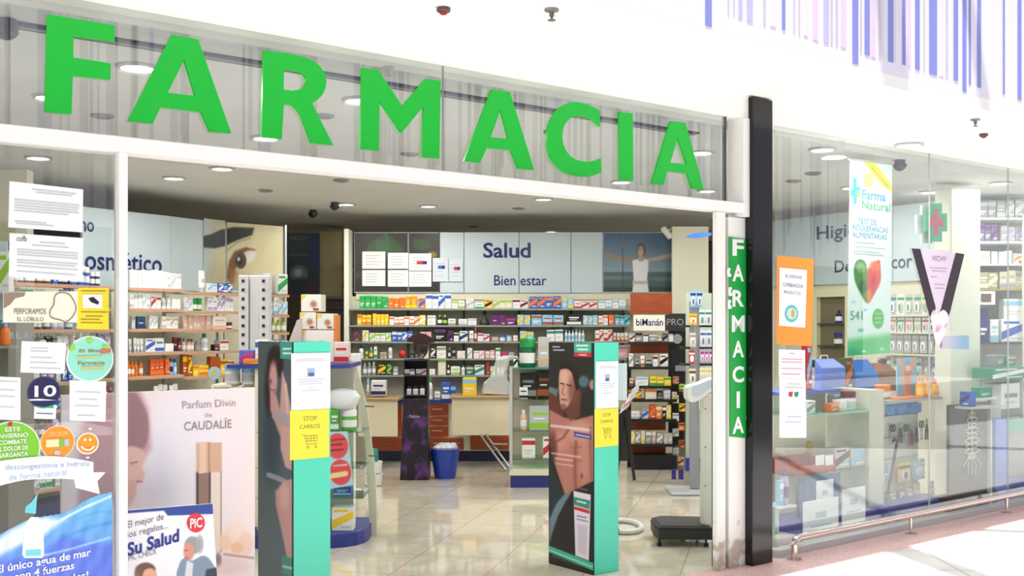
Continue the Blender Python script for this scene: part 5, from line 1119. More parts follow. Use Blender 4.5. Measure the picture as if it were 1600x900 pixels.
# cream column, security camera, blue blade sign
wc = struct(build('wall_column', mb().box(FO.pl(1050.5, 500, 12.4)[0], FO.pl(1107, 500, 12.4)[0], 12.4, 12.46, FO.pl(1050, 490, 12.4)[1], FO.pl(1060, 354, 12.4)[1]), mat((232, 230, 208), .5), frame=FO))
x_, z_ = FO.pl(1042, 363, 12.2)
t = thing('bullet_camera', 'white bullet camera on the wall above the swimmer picture', 'security camera', FO, (x_, 12.2, z_))
build('housing', mb().tube([(x_ - .05, 12.1, z_ + .03), (x_ + .03, 12.2, z_ - .05)], .035, 12), mat((220, 220, 214), .4), t)
build('arm', mb().tube([(x_ - .01, 12.2, z_ + .02), (x_ + .08, 12.38, z_ + .05)], .012, 8), mat('silver'), t)
x0_, z0_ = FO.pl(1072, 367, 9.5); x1_, z1_ = FO.pl(1113, 367, 9.5)
t = thing('blue_blade_sign', 'thin bright blue blade-shaped sign jutting from the doorway side', 'sign', FO, ((x0_ + x1_) / 2, 9.5, z0_))
build('blade', mb().poly(cat_rom([(x0_, z0_ - .015), (x0_ + .08, z0_ + .015), (x1_ - .02, z0_ + .02), (x1_, z0_), (x0_ + .1, z0_ - .025)], 4), 9.5, .02), mat((50, 110, 220)), t)
build('bracket', mb().tube([(x1_, 9.5, z0_), (x1_ + .06, 9.5, z0_ + .05)], .012, 8).tube([(x1_, 9.5, z0_), (x1_ + .03, 9.5, z0_ - .06)], .012, 8), mat((120, 120, 124)), t)

# ================================================================ in the left shop window
GW1 = 0.42                                        # perfume poster stands this far behind the glass
PERF = [('h', 90, (232, 214, 220), 400, (246, 232, 232)), ('e', 290, 720, 70, 110, (236, 236, 246), 60, .7), ('e', 250, 750, 20, 60, (214, 214, 232), 40, .6), ('p', [(90, 618), (140, 616), (140, 900), (90, 900)], (232, 226, 234), 30, .6),
  ('e', 165, 700, 44, 78, (206, 164, 178), 30, .8), ('p', [(196, 600), (214, 600), (232, 640), (236, 700), (210, 740), (196, 790), (120, 800), (130, 660), (160, 620)], (196, 150, 160), 14, .9), ('p', cat_rom([(188, 612), (206, 610), (222, 628), (232, 655), (230, 690), (214, 712), (204, 700), (192, 720), (180, 700)], 4), (148, 112, 118), 7, .9),
  ('p', cat_rom([(196, 700), (222, 702), (226, 716), (222, 728), (226, 740), (222, 752), (214, 758), (212, 774), (200, 794), (186, 800), (180, 740)], 4), (226, 186, 176), 6, .95), ('l', [(204, 724), (214, 722)], 1.2, (130, 90, 90), 2, .8), ('l', [(214, 752), (222, 753)], 1.3, (190, 100, 104), 2, .8), ('e', 206, 742, 8, 10, (236, 196, 186), 8, .6),
  ('p', [(306, 691), (347, 691), (347, 738), (306, 738)], (218, 176, 148), 1.2, 1), ('p', [(312, 691), (322, 691), (322, 738), (312, 738)], (240, 208, 184), 4, .8), ('l', [(327, 692), (327, 738)], 1, (150, 104, 80), 1.5, .7), ('p', [(306, 739), (330, 739), (330, 790), (306, 790)], (150, 120, 108), 1.2, 1), ('l', [(308, 739), (308, 790)], 1.8, (50, 36, 34), 2, .9), ('l', [(328, 739), (328, 860)], 1.4, (60, 44, 40), 2, .9), ('p', [(331, 738), (347, 738), (347, 862), (334, 862)], (238, 222, 206), 1.5, 1), ('l', [(345, 738), (346, 862)], .9, (130, 100, 84), 1.5, .8),
  ('e', 366, 846, 22, 26, (246, 222, 206), 8, .95), ('e', 372, 826, 12, 14, (250, 228, 214), 4, .9), ('e', 352, 848, 10, 12, (240, 206, 176), 4, .8), ('e', 384, 850, 12, 18, (244, 210, 190), 5, .9), ('e', 370, 856, 10, 9, (232, 190, 150), 5, .8), ('l', [(350, 866), (396, 872)], 1.4, (110, 84, 80), 3, .7), ('e', 350, 884, 40, 14, (232, 206, 206), 12, .8), ('e', 341, 874, 5, 10, (110, 84, 90), 5, .7)]
c1_ = FA.pl(96, 620, GW1); c2_ = FA.pl(398, 603, GW1)
tz = (c1_[1] + c2_[1]) / 2
t = thing('perfume_poster', 'large pale pink perfume advertising board with woman profile and bottle', 'poster', FA, ((c1_[0] + c2_[0]) / 2, GW1, .25))
build('board', mb().box(c1_[0], c2_[0], GW1, GW1 + .02, .25, tz), mat((236, 226, 226)), t)
def rect_px(x0, x1, z0, z1, y, frame):
    return [tuple(float(v) for v in np.ravel(frame.px([x], [y], [z]))) for x, z in ((x0, z1), (x1, z1), (x1, z0), (x0, z0))]
picture(t, rect_px(c1_[0], c2_[0], .25, tz, GW1 - .002, FA), GW1 - .002, 2.0, (240, 230, 232), PERF)
txt(t, 'Parfum Divin', (285, 625, 368, 637), mat((176, 160, 160)), GW1 - .005)
txt(t, 'de', (320, 645, 332, 652), mat((190, 176, 176)), GW1 - .005)
txt(t, 'CAUDALÍE', (288, 654, 362, 671), mat((150, 132, 130)), GW1 - .005)
st = thing('window_plinth', 'low white display plinth under the perfume board', 'plinth', FA, (1.6, .5, 0))
build('plinth_box', mb().box(-.2, c2_[0] - .02, GW1 - .12, GW1 + .4, 0, .249, bv=.006), mat('white'), st)
build('plinth_kick', mb().box(-.18, c2_[0] - .04, GW1 - .125, GW1 - .1201, .02, .06), mat('navy'), st)
# blood pressure advert with two people printed on it, leaning in front
ysu = 0.12
q = on(FA, [(196, 798), (332, 787), (341, 930), (196, 930)], ysu)
SU = [('v', 780, (244, 244, 248), 900, (240, 240, 244)), ('p', [(190, 796), (334, 784), (334, 803), (262, 806), (256, 798), (190, 803)], (44, 70, 150), 1.2, 1),
      ('e', 306, 817, 14.5, 15, (222, 50, 56), 1.2, 1), ('e', 301, 852, 13, 14, (150, 156, 160), 4, 1), ('e', 295, 862, 8.5, 14, (214, 150, 130), 3, 1), ('l', [(289, 860), (293, 860)], .8, (90, 60, 50), 1.4, .8), ('l', [(289, 871), (294, 872)], .9, (150, 70, 66), 1.5, .8), ('e', 312, 850, 6, 14, (160, 164, 168), 4, .9),
      ('p', cat_rom([(300, 876), (318, 868), (332, 880), (338, 905), (280, 905), (280, 882), (288, 872)], 4), (126, 150, 172), 2, 1), ('p', [(292, 876), (302, 880), (300, 905), (288, 905)], (226, 230, 238), 2, .9), ('p', [(322, 890), (340, 886), (342, 905), (320, 905)], (40, 48, 64), 3, .9), ('e', 228, 890, 15, 11, (110, 76, 60), 3, 1), ('e', 234, 898, 11, 10, (226, 172, 150), 3, 1), ('e', 216, 896, 6, 12, (120, 84, 66), 4, .9)]
t = thing('health_advert_board', 'white and blue advert card with grey-haired man, foot of the doorway', 'advert', FA, ((q[0][0] + q[1][0]) / 2, ysu, q[3][1]))
build('card', mb().poly(q, ysu + .001, .012), mat('white'), t)
picture(t, [(196, 798), (332, 787), (341, 930), (196, 930)], ysu - .001, 1.3, (244, 244, 248), SU)
gm = mat((110, 112, 130)); 
txt(t, 'El mejor de', (199, 808, 256, 822), gm, ysu - .004, .0, slant=.12)
txt(t, 'los regalos...', (199, 823, 263, 836), gm, ysu - .004, .0, slant=.12)
txt(t, 'Su Salud', (199, 837, 280, 858), mat((30, 50, 140)), ysu - .004, .03, slant=.16)
txt(t, 'PIC CHECK', (201, 862, 245, 871), gm, ysu - .004, .0, slant=.12)
txt(t, 'PiC', (297, 809, 316, 825), mat('white'), ysu - .004, .03)
foot = build('stand_leg', mb().box(q[0][0] + .1, q[1][0] - .1, ysu + .02, ysu + .03, 0.0, q[0][1] - .1), mat('silver'), t)

# sheets and stickers on the left window glass
def sheet(corners, lab, col=(240, 244, 246), lines=((.2, .1, .9), (.3, .1, .9), (.38, .1, .9), (.46, .1, .9)), lc=(196, 200, 206), group='sheets on the left window', name='paper_notice', lt=.006, y=-.006, cat='notice'):
    q = on(FA, corners, y)
    t = thing(name, lab, cat, FA, ((q[0][0] + q[1][0]) / 2, y, min(q[2][1], q[3][1])), group)
    build('sheet', mb().poly(q, y, .0015), mat(col, .5), t)
    if lines:
        m_ = mb(); A_ = np.array(q)
        for f_, a_, b_ in lines:
            l0 = A_[0] * (1 - f_) + A_[3] * f_; l1 = A_[1] * (1 - f_) + A_[2] * f_
            s0 = l0 * (1 - a_) + l1 * a_; s1 = l0 * (1 - b_) + l1 * b_
            m_.poly([(s0[0], s0[1] + lt / 2), (s1[0], s1[1] + lt / 2), (s1[0], s1[1] - lt / 2), (s0[0], s0[1] - lt / 2)], y - .001, .0005)
        build('print_lines', m_, mat(lc), t)
    return t
sheet([(15, 283), (130, 296), (129, 363), (13, 355)], 'upper of the two large white typed notices, top left window', lines=((.12, .3, .9), (.18, .35, .85), (.38, .07, .95), (.44, .07, .95), (.5, .07, .93), (.56, .07, .95), (.62, .07, .8), (.85, .08, .5), (.9, .1, .6)))
t = sheet([(15, 364), (130, 372), (129, 440), (14, 432)], 'lower of the two large white typed notices, small logo at its corner', lines=((.16, .4, .75), (.24, .3, .8), (.36, .1, .93), (.42, .1, .93), (.48, .1, .93), (.6, .1, .93), (.66, .1, .9), (.74, .1, .93), (.86, .1, .9)))
txt(t, 'cofb', (26, 368, 42, 377), mat((60, 60, 66)), -.009)
t = sheet([(5, 456), (123, 455), (121, 504), (5, 504)], 'cream sign with sketched outline and capital words, left window', (244, 240, 220), lines=(), name='cream_sign')
txt(t, 'PERFORAMOS', (22, 482, 72, 491), mat((90, 84, 80)), -.009); txt(t, 'EL LÓBULO', (27, 494, 68, 502), mat((90, 84, 80)), -.009)
c_ = [FA.pl(x, y, -.009) for x, y in [(86, 462), (96, 457), (108, 460), (115, 470), (119, 482), (114, 494), (104, 503), (94, 500), (80, 496), (78, 486), (84, 476)]]
build('sketched_outline', mb().tube([(x, -.009, z) for x, z in cat_rom(c_, 3)], .0018, 5, closed=True), mat((90, 84, 76)), t)
build('corner_drawing', mb().poly(on(FA, [(6, 457), (40, 457), (38, 463), (24, 466), (16, 476), (6, 482)], -.0085), -.0085, .001), mat((150, 130, 112)), t)
t = sheet([(122, 450), (170, 450), (170, 515), (121, 514)], 'yellow notice with a white picture box, beside the mullion', (250, 222, 50), lines=((.07, .1, .9), (.58, .1, .95), (.68, .25, .8), (.76, .1, .7), (.84, .1, .8)), lc=(170, 150, 40), name='yellow_notice')
build('picture_box', mb().poly(on(FA, [(129, 460), (160, 460), (160, 482), (129, 481)], -.009), -.009, .001).poly(on(FA, [(138, 466), (146, 464), (155, 472), (153, 476), (142, 472)], -.0105), -.0105, .001, 1), [mat('white'), mat('black')], t)
sheet([(34, 533), (103, 536), (101, 584), (32, 582)], 'small white typed note left of the mint round sticker', lines=((.2, .2, .6), (.3, .2, .6), (.5, .2, .7), (.66, .2, .8), (.84, .2, .9)))
sheet([(-12, 588), (32, 590), (32, 657), (-12, 655)], 'white sheet cut by the left picture edge above the green sticker', lines=((.1, .2, .9), (.3, .2, .8), (.45, .2, .8), (.7, .2, .8)))
sheet([(109, 594), (166, 596), (165, 659), (109, 657)], 'square white note below the mint round sticker', lines=((.28, .15, .85), (.46, .25, .75), (.62, .15, .8), (.86, .2, .7)))
def disc(cx, cy, r, lab, name, cols, rings=((1.0, 0), (.92, 1)), y=-.008, group='round stickers on the left window'):
    x, z = FA.pl(cx, cy, y); R = abs(FA.pl(cx, cy - r, y)[1] - z); 
    t = thing(name, lab, 'sticker', FA, (x, y, z - R), group)
    for k, (f_, ci) in enumerate(rings):
        build('disc' if k == 0 else 'inner_disc', mb().poly(circ(x, z, R * f_, n=48), y - .0012 * k, .001), mat(cols[ci], .45), t)
    return t
t = disc(141, 561, 36, 'mint round sticker with pale words and green leaf tabs', 'round_sticker', [(226, 244, 236), (150, 226, 206)], ((1.0, 0), (.93, 1)))
for (b, s_) in (((124, 546, 162, 552), 'El Blog'), ((122, 564, 164, 570), 'Farmacia')): txt(t, s_, b, mat((140, 120, 60)), -.012, .01)
build('label_bars', mb().poly(on(FA, [(120, 556), (158, 555), (158, 559), (120, 560)], -.012), -.012, .001).poly(on(FA, [(128, 573), (162, 572), (162, 577), (128, 578)], -.012), -.012, .001), mat((196, 196, 130)), t)
for lf in ([(107, 545), (116, 536), (118, 545), (110, 549)], [(134, 530), (144, 527), (146, 534), (138, 537)], [(160, 540), (168, 537), (172, 547), (164, 546)]): build('leaf_tab', mb().poly(on(FA, lf, -.012), -.012, .001), mat((150, 214, 60)), t)
build('red_tab', mb().poly(on(FA, [(157, 546), (173, 545), (173, 551), (158, 553)], -.0135), -.0135, .001), mat((214, 110, 100)), t)
t = disc(69, 613, 25, 'round navy sticker with a big white number ten', 'round_sticker', [(60, 60, 110), (34, 34, 84)])
txt(t, '10', (54, 602, 88, 620), mat('white'), -.012, .02)
build('swoosh', mb().poly(on(FA, [(45, 624), (62, 623), (88, 625.5), (62, 626), (46, 626)], -.012), -.012, .001), mat('white'), t)
t = sheet([(54, 632), (88, 633), (87, 655), (53, 654)], 'small white tag with a green band under the navy sticker', lines=((.62, .1, .85),), lc=(130, 140, 150), name='small_tag')
build('green_band', mb().poly(on(FA, [(58, 632.5), (84, 633.5), (84, 638), (58, 637)], -.009), -.009, .001), mat((40, 180, 120)), t)
t = disc(17, 702, 44, 'large lime green round sticker with white Spanish words', 'round_sticker', [(226, 240, 210), (124, 200, 50)], ((1.0, 0), (.95, 1)))
for k, s_ in enumerate(('ESTE', 'INVIERNO', 'COMBATE', 'EL DOLOR DE', 'GARGANTA')):
    w_ = (12, 24, 22, 24, 24)[k]; txt(t, s_, (20 - w_, 667 + k * 10, 20 + w_, 674 + k * 10), mat('white'), -.012, .02)
build('red_mark', mb().poly(on(FA, [(13, 660), (20, 659), (18, 666), (12, 665)], -.012), -.012, .001), mat('red'), t)
t = disc(90, 691, 26, 'orange round sticker with a small gauge strip', 'round_sticker', [(244, 226, 190), (240, 150, 40)], ((1.0, 0), (.94, 1)))
build('gauge', mb().poly(on(FA, [(72, 687), (92, 686), (92, 698), (72, 699)], -.012), -.012, .001).poly(on(FA, [(92, 686), (101, 686), (101, 697), (92, 698)], -.012), -.012, .001, 1).poly(on(FA, [(101, 686), (108, 686), (108, 697), (101, 697)], -.012), -.012, .001, 2), [mat((240, 226, 180)), mat((120, 190, 70)), mat('silver')], t)
txt(t, 'CON CURCUMA', (76, 674, 106, 681), mat((250, 220, 160)), -.012)
build('small_square', mb().poly(on(FA, [(85, 704), (94, 704), (94, 711), (85, 711)], -.012), -.012, .001), mat('silver'), t)
t = disc(137, 693, 17, 'small orange smiling face sticker with white edge', 'round_sticker', [(244, 244, 240), (244, 156, 30)], ((1.0, 0), (.88, 1)))
sm = [FA.pl(x, y, -.012) for x, y in [(127, 697), (133, 702), (141, 702), (147, 697)]]
build('smile', mb().tube([(x, -.012, z) for x, z in cat_rom(sm, 4, False)], .004, 6), mat('white'), t)
for ex in (133, 141): x, z = FA.pl(ex, 687, -.012); build('smile_eye', mb().poly(circ(x, z, .005, .007, 12), -.012, .001), mat('white'), t)
for px, py in ((141, 670), (137, 715)): x, z = FA.pl(px, py, -.012); build('sparkle', mb().poly(circ(x, z, .008, .004, 10), -.012, .001), mat('white'), t)
# ribbon banner and sea decal
RB = cat_rom([(-12, 722), (40, 715), (90, 713), (146, 722)], 5, False) + [(146, 738), (165, 738), (152, 752), (156, 772), (118, 762), (116, 749)] + cat_rom([(96, 748), (40, 750), (-12, 762)], 4, False)
q = on(FA, RB, -.014)
t = thing('ribbon_sticker', 'white ribbon-shaped banner sticker with faint blue words', 'sticker', FA, (FA.pl(70, 740, -.014)[0], -.014, min(z for _, z in q)))
build('ribbon', mb().poly(q, -.014, .001), mat((248, 248, 250)), t)
txt(t, 'descongestiona e hidrata', (8, 723, 140, 734), mat((150, 176, 220)), -.0165, slant=-.03)
txt(t, 'de forma natural', (14, 737, 104, 747), mat((170, 196, 226)), -.0165, slant=.02)
SEA = cat_rom([(-14, 852), (0, 836), (20, 824), (45, 812), (75, 806), (105, 800), (130, 784), (150, 775), (175, 768)], 4, False) + [(176, 898), (176, 925), (-14, 925)]
SEAOPS = [('v', 770, (110, 190, 232), 925, (96, 130, 226)), ('p', [(-14, 852), (20, 826), (60, 808), (100, 812), (70, 836), (30, 852), (-14, 876)], (236, 244, 250), 12, .9), ('p', [(100, 836), (150, 850), (178, 848), (178, 925), (-14, 925), (-14, 880), (60, 866)], (92, 120, 226), 12, .9), ('l', [(96, 812), (130, 794), (176, 774)], 2, (230, 244, 250), 3, .8), ('l', [(120, 812), (150, 800), (176, 800)], 1.5, (70, 160, 220), 4, .6), ('l', [(60, 870), (110, 858), (172, 840)], 1.5, (190, 224, 250), 3, .7), ('l', [(100, 840), (140, 824), (176, 816)], 2.5, (60, 140, 214), 6, .6), ('n', 6, .22)]
t = thing('sea_decal', 'blue sea wave window decal with white words at the lower left', 'decal', FA, (FA.pl(80, 900, -.01)[0], -.01, FA.pl(80, 925, -.01)[1]))
picture(t, [(-14, 760), (176, 760), (176, 925), (-14, 925)], -.01, 1.5, (100, 150, 230), SEAOPS, alpha=SEA)
build('spray_bottle_picture', mb().poly(on(FA, [(37, 822), (48, 808), (60, 808), (68, 824), (69, 866), (66, 872), (38, 872), (35, 866)], -.012), -.012, .001).poly(on(FA, [(39, 801), (40, 792), (50, 784), (59, 770), (57, 786), (56, 803)], -.0125), -.0125, .001, 1).poly(on(FA, [(40, 860), (64, 858), (64, 868), (40, 869)], -.0135), -.0135, .001, 2), [mat((226, 242, 250)), mat((110, 206, 222)), mat((120, 214, 226))], t)
for s_, b in (('El único agua de mar', (-6, 870, 142, 886)), ('con 4 fuerzas', (22, 886, 116, 898)), ('naturales!', (66, 899, 138, 910))): txt(t, s_, b, mat('white'), -.0145, .02, slant=.06)
# letters of a garland strung across the left window
for i, ch in enumerate('BLANQUEAMIENTO'):
    if ch == ' ': continue
    cx = 14 + i * 11.5; x, z = FA.pl(cx, 524, .06)
    o = text_mesh(ch, .02); n_ = len(o.vertices); co = np.empty(n_ * 3); o.vertices.foreach_get('co', co); co = co.reshape(-1, 3); lo, hi = co.min(0), co.max(0)
    o.vertices.foreach_set('co', np.stack([x + (co[:, 0] - lo[0]) / max(.01, hi[0] - lo[0]) * .02, np.full(n_, .06), z - .013 + (co[:, 1] - lo[1]) / (hi[1] - lo[1]) * .026], 1).ravel()); o.materials.clear(); o.materials.append(mat('silver'))
    ob = finish('window_letter', o, None, FA); tag(ob, '%s small grey letter from the left of the row under the cream sign' % ORD[i + 1], 'letter', 'grey window letters')
# pale panel at the far left and near-hanging goods
p, q = FO.pl(-30, 265, 7.4), FO.pl(42, 376, 7.4)
t = thing('cream_side_cabinet', 'cream side cabinet top with grey sign band, left picture edge', 'cabinet', FO, (p[0] + .1, 7.6, 0))
build('panel', mb().box(p[0], q[0], 7.4, 7.5, FO.pl(0, 376, 7.4)[1], p[1]), mat((186, 184, 156), .5, name='olive_cream'), t)
build('sign_band', mb().box(p[0], FO.pl(13, 300, 7.4)[0], 7.38, 7.399, FO.pl(0, 500, 7.4)[1], FO.pl(0, 377, 7.4)[1]), mat((196, 214, 222)), t)
build('case', mb().box(p[0], FO.pl(13, 300, 7.4)[0], 7.4, 7.8, 0, FO.pl(0, 500, 7.4)[1]), mat((130, 128, 120)), t)
row(FO, 7.3, FO.pl(0, 458, 7.3)[1], [(-6, 13, 'carton', 'white', 'lime', 1, 62)], 'the left cabinet by the picture edge'); row(FO, 7.3, FO.pl(0, 540, 7.3)[1], [(-6, 12, 'spray', 'orange', 'lightblue', 1, 40)], 'the left cabinet under the tall carton')
for y in (458, 540): z = FO.pl(0, y, 7.25)[1]; build('shelf', mb().box(p[0], FO.pl(14, 300, 7.25)[0], 7.25, 7.379, z - .02, z - .001), mat('grey'), t)

# ================================================================ right shop window: wall behind
HWF = fr2(2.75, 12.9, 4.31, 9.97)
Hx = lambda x, y=0.0, py=500: HWF.pl(x, py, y)[0]
t = thing('header_sign', 'pale header panels lettered Higi over cream, wall in the right window', 'sign panel', HWF, (1.5, 0, 2.0))
e0, e1 = 0.0, Hx(1500)
for a_, b_ in ((0.0, Hx(1272)), (Hx(1273), Hx(1395)), (Hx(1395.5), e1)):
    build('panel', mb().box(a_, b_ - .004, 0, .03, 2.02, 2.78), pale_blue, t)
dkn = mat((56, 60, 84))
txt(t, 'Higiene', (1276, 349, 1372, 377), dkn, -.006, .012)
txt(t, 'Dermo', (1304, 405, 1372, 424), dkn, -.006, .006); txt(t, 'cor', (1393, 404, 1425, 419), dkn, -.006, .006)
t = WDISP = thing('wall_display', 'cream wall of pegs and a glazed cupboard, deep in the right window', 'display wall', HWF, (1.5, .1, 0))
build('back_panel', mb().box(0, e1, .035, .06, 0, 2.02), cream_m, t)
build('end_post', mb().box(Hx(1500), Hx(1500) + .19, -.35, .05, 0, 2.84, bv=.01), mat((232, 234, 216), .5), t)
a_, b_ = Hx(1277), Hx(1332)
za_, zb_ = HWF.pl(1300, 455, -.05)[1], HWF.pl(1300, 585, -.05)[1]
cb = build('cupboard_frame', mb().box(a_, a_ + .05, -.06, .034, zb_, za_).box(b_ - .05, b_, -.06, .034, zb_, za_).box(a_ + .051, b_ - .051, -.06, .034, za_ - .06, za_), mat((226, 218, 180)), t)
build('cupboard_inside', mb().box(a_ + .051, b_ - .051, .0, .02, zb_, za_ - .061), mat((112, 104, 70)), cb)
for y in (505, 540): z = HWF.pl(1300, y, -.05)[1]; build('cupboard_shelf', mb().box(a_ + .051, b_ - .051, -.05, -.001, z - .01, z), mat((60, 66, 60)), cb)
row(HWF, -.045, HWF.pl(1300, 505, -.05)[1] + .001, [(1300, 1312, 'bottle', 'navy', 'black', 1, 20)], 'the upper cupboard shelf', .04); row(HWF, -.045, HWF.pl(1300, 540, -.05)[1] + .001, [(1297, 1313, 'jar', (50, 70, 60), 'navy', 1, 20)], 'the lower cupboard shelf', .04)
zsP = [(456, 36), (494, 26), (522, 30)]
for y in (492, 519, 553):
    z = HWF.pl(1440, y, -.1)[1]; build('shelf', mb().box(Hx(1388), Hx(1499), -.22, .034, z - .015, z), cream_m, t)
rp = random.Random(21)
cols = [('white', 'orange'), ('white', 'red'), ('silver', 'teal'), ('white', 'yellow'), ('white', 'silver'), ('silver', 'navy'), ('white', 'green'), ('silver', 'green'), ('white', 'lime')]
for k, (yt3, hpx) in enumerate(zsP):
    x = 1390; runs = []
    while x < 1494:
        c = cols[rp.randrange(len(cols))] if k != 2 else ('silver', 'grey'); w_ = rp.uniform(9, 13)
        runs.append((x, x + w_, 'pack', c[0], c[1], 1, hpx * .9)); x += w_ + 1
    row(HWF, -.18, HWF.pl(1440, yt3 + hpx, -.18)[1] + .003, runs, '%s peg row, right window wall' % ('top', 'second', 'third')[k], pxy=500)
x = 1384; runs = []
for i in range(9):
    c = [('grey', 'white'), ('silver', 'teal'), ('lightblue', 'white'), ('silver', 'orange'), ('white', 'teal'), ('silver', 'grey'), ('lilac', 'blue'), ('silver', 'red'), ('white', 'lightblue')][i]
    runs.append((x, x + 8, 'pack', c[0], c[1], 1, 40 if i != 8 else 36)); x += 12
row(HWF, -.12, HWF.pl(1440, 600, -.12)[1], runs, 'long hanging row, right window wall')
# shelving at the far right
yq = 10.75
RX = lambda x, y, yy=yq: FO.pl(x, y, yy)
t = thing('corner_shelving', 'shelving with boxes at the right edge beyond the cream post', 'shelving', FO, (RX(1580, 600)[0], yq + .2, 0))
build('back_panel', mb().box(RX(1524, 500, yq)[0], RX(1625, 500, yq)[0], yq + .35, yq + .37, 0, RX(1560, 303)[1]), mat((176, 176, 170), .6), t)
for y, c in ((340, 'white'), (377, 'white'), (412, 'silver'), (451, (150, 140, 80)), (535, (60, 64, 60))):
    z = RX(1560, y)[1]; build('shelf', mb().box(RX(1526, 500)[0], RX(1625, 500)[0], yq, yq + .349, z - .02, z), mat(c), t)
for x in (1597,): build('upright', mb().box(RX(x, 500)[0], RX(x, 500)[0] + .03, yq - .02, yq - .001, 0.3, RX(1597, 335)[1]), mat((226, 226, 200)), t)
R5 = lambda n: '%s shelf, far right edge' % n
row(FO, yq + .04, RX(1560, 340)[1] + .001, [(1530, 1600, 'carton', 'grey', 'silver', 5, 28)], R5('top'))
row(FO, yq + .04, RX(1560, 377)[1] + .001, [(1530, 1560, 'carton', (110, 100, 130), 'purple', 3, 27), (1564, 1600, 'carton', 'grey', 'lilac', 3, 24)], R5('second'))
row(FO, yq + .04, RX(1560, 412)[1] + .001, [(1532, 1548, 'carton', 'white', 'beige', 2, 20), (1550, 1582, 'carton', 'silver', 'white', 3, 20), (1584, 1600, 'carton', 'white', 'orange', 2, 16)], R5('third'))
row(FO, yq + .04, RX(1560, 451)[1] + .001, [(1530, 1560, 'carton', (170, 160, 120), 'cream', 2, 26), (1562, 1600, 'carton', (196, 190, 160), 'grey', 3, 28)], R5('fourth'))
row(FO, yq + .04, RX(1560, 535)[1] + .001, [(1530, 1546, 'carton', 'navy', 'navy', 1, 50), (1548, 1562, 'carton', 'white', 'lightblue', 1, 36), (1564, 1604, 'carton', 'white', 'blue', 1, 36), (1606, 1622, 'carton', 'white', 'lightblue', 1, 36)], R5('fifth'))
row(FO, yq + .04, RX(1560, 499)[1] + .001, [(1568, 1604, 'carton', 'white', 'lightblue', 1, 33)], 'the blue and white pile at the far right')
z_ = RX(1560, 455)[1] - .16
o = build('framed_picture', px_box(px_box(mb(), FO, 1529, 455, 1555, 476, yq - .03, yq - .015), FO, 1533, 459, 1549, 472, yq - .034, yq - .0301, 1), [mat((236, 232, 228)), mat((96, 66, 56))], frame=FO); tag(o, 'small white picture card with brown print by the cream post', 'card')

# ---------------------------------------------------------------- displays standing behind the right glass
y1_ = .45
S = lambda x, y, yy=y1_: FA.pl(x, y, yy)
lam = mat((232, 228, 206), .5, name='display_cream')
t = thing('window_display_unit', 'cream display unit with two glass shelves, left in the right window', 'display stand', FA, (S(1285, 700)[0], y1_ + .2, 0))
build('base', mb().box(S(1236, 800)[0], S(1350, 800)[0], y1_ - .12, y1_ + .5, 0, .10), mat((44, 58, 160), .35, name='display_blue'), t)
build('back_panel', mb().box(S(1241, 700)[0], S(1326, 700)[0], y1_ + .22, y1_ + .25, .101, S(1280, 617)[1]), lam, t)
build('top_board', mb().box(S(1240, 700)[0], S(1330, 700)[0], y1_ + .1, y1_ + .5, S(1280, 617)[1] + .001, S(1280, 612)[1]), mat((86, 108, 190)), t)
for y in (645, 735): z = S(1300, y)[1]; build('glass_shelf', mb().box(S(1241, 700)[0], S(1352, 700)[0], y1_ - .05, y1_ + .219, z - .01, z), mat((150, 210, 180), .1) if y == 645 else SHELFGLASS, t)
build('blue_picture', px_box(mb(), FA, 1249, 747, 1313, 790, y1_ + .2, y1_ + .215), noisy('sky_print', (90, 140, 210), (150, 190, 236), 4, .4), t)
WN = lambda n: '%s glass shelf, window unit' % n
row(FA, y1_, S(1300, 645)[1] + .001, [(1262, 1276, 'box', 'white', 'grey', 1, 20), (1302, 1314, 'box', 'orange', 'peach', 1, 14), (1315, 1326, 'carton', 'white', 'cream', 1, 18), (1330, 1346, 'jar', 'white', 'maroon', 1, 30)], WN('upper'), .1)
row(FA, y1_ + .12, S(1300, 645)[1] + .001, [(1306, 1320, 'carton', 'white', 'silver', 1, 24)], WN('upper'), .08)
row(FA, y1_, S(1300, 735)[1] + .001, [(1330, 1354, 'carton', 'silver', 'lightblue', 1, 30), (1305, 1329, 'carton', 'silver', 'black', 1, 34)], WN('lower'), .1)
p, q = S(1246, 735, y1_ - .03), S(1304, 710, y1_ - .03)
t = thing('red_brown_tray', 'open red-brown tray with two white cards on the lower glass shelf', 'tray', FA, ((p[0] + q[0]) / 2, y1_ + .05, p[1]))
z_ = S(1300, 735)[1] + .001
build('tray_body', mb().box(p[0], q[0], y1_ - .04, y1_ + .2, z_, z_ + .02).box(p[0], q[0], y1_ - .04, y1_ - .025, z_, z_ + .07).box(p[0], q[0], y1_ + .185, y1_ + .2, z_, z_ + .12).box(p[0], p[0] + .015, y1_ - .04, y1_ + .2, z_, z_ + .1).box(q[0] - .015, q[0], y1_ - .04, y1_ + .2, z_, z_ + .1), mat((176, 76, 52)), t)
for x0, x1 in ((1275, 1288), (1290, 1302)): build('white_card', px_box(mb(), FA, x0, 712, x1, 726, y1_ - .046, y1_ - .0401), mat('white'), t)
x_, _ = S(1300, 700)
t = thing('yellow_toy_figure', 'little yellow toy figure standing behind the red-brown tray', 'toy', FA, (x_, y1_ + .21, z_))
build('figure_body', mb().lathe(x_ - .005, y1_ + .209, [(.02, z_), (.03, z_ + .06), (.022, z_ + .12), (.012, z_ + .14), (.026, z_ + .16), (.026, z_ + .2), (.006, z_ + .215)], 14), mat((222, 184, 70)), t, smooth=True)
build('figure_arms', mb().tube([(x_ - .05, y1_ + .2, z_ + .14), (x_, y1_ + .205, z_ + .11), (x_ + .045, y1_ + .2, z_ + .15)], .009, 8), mat((222, 184, 70)), t)
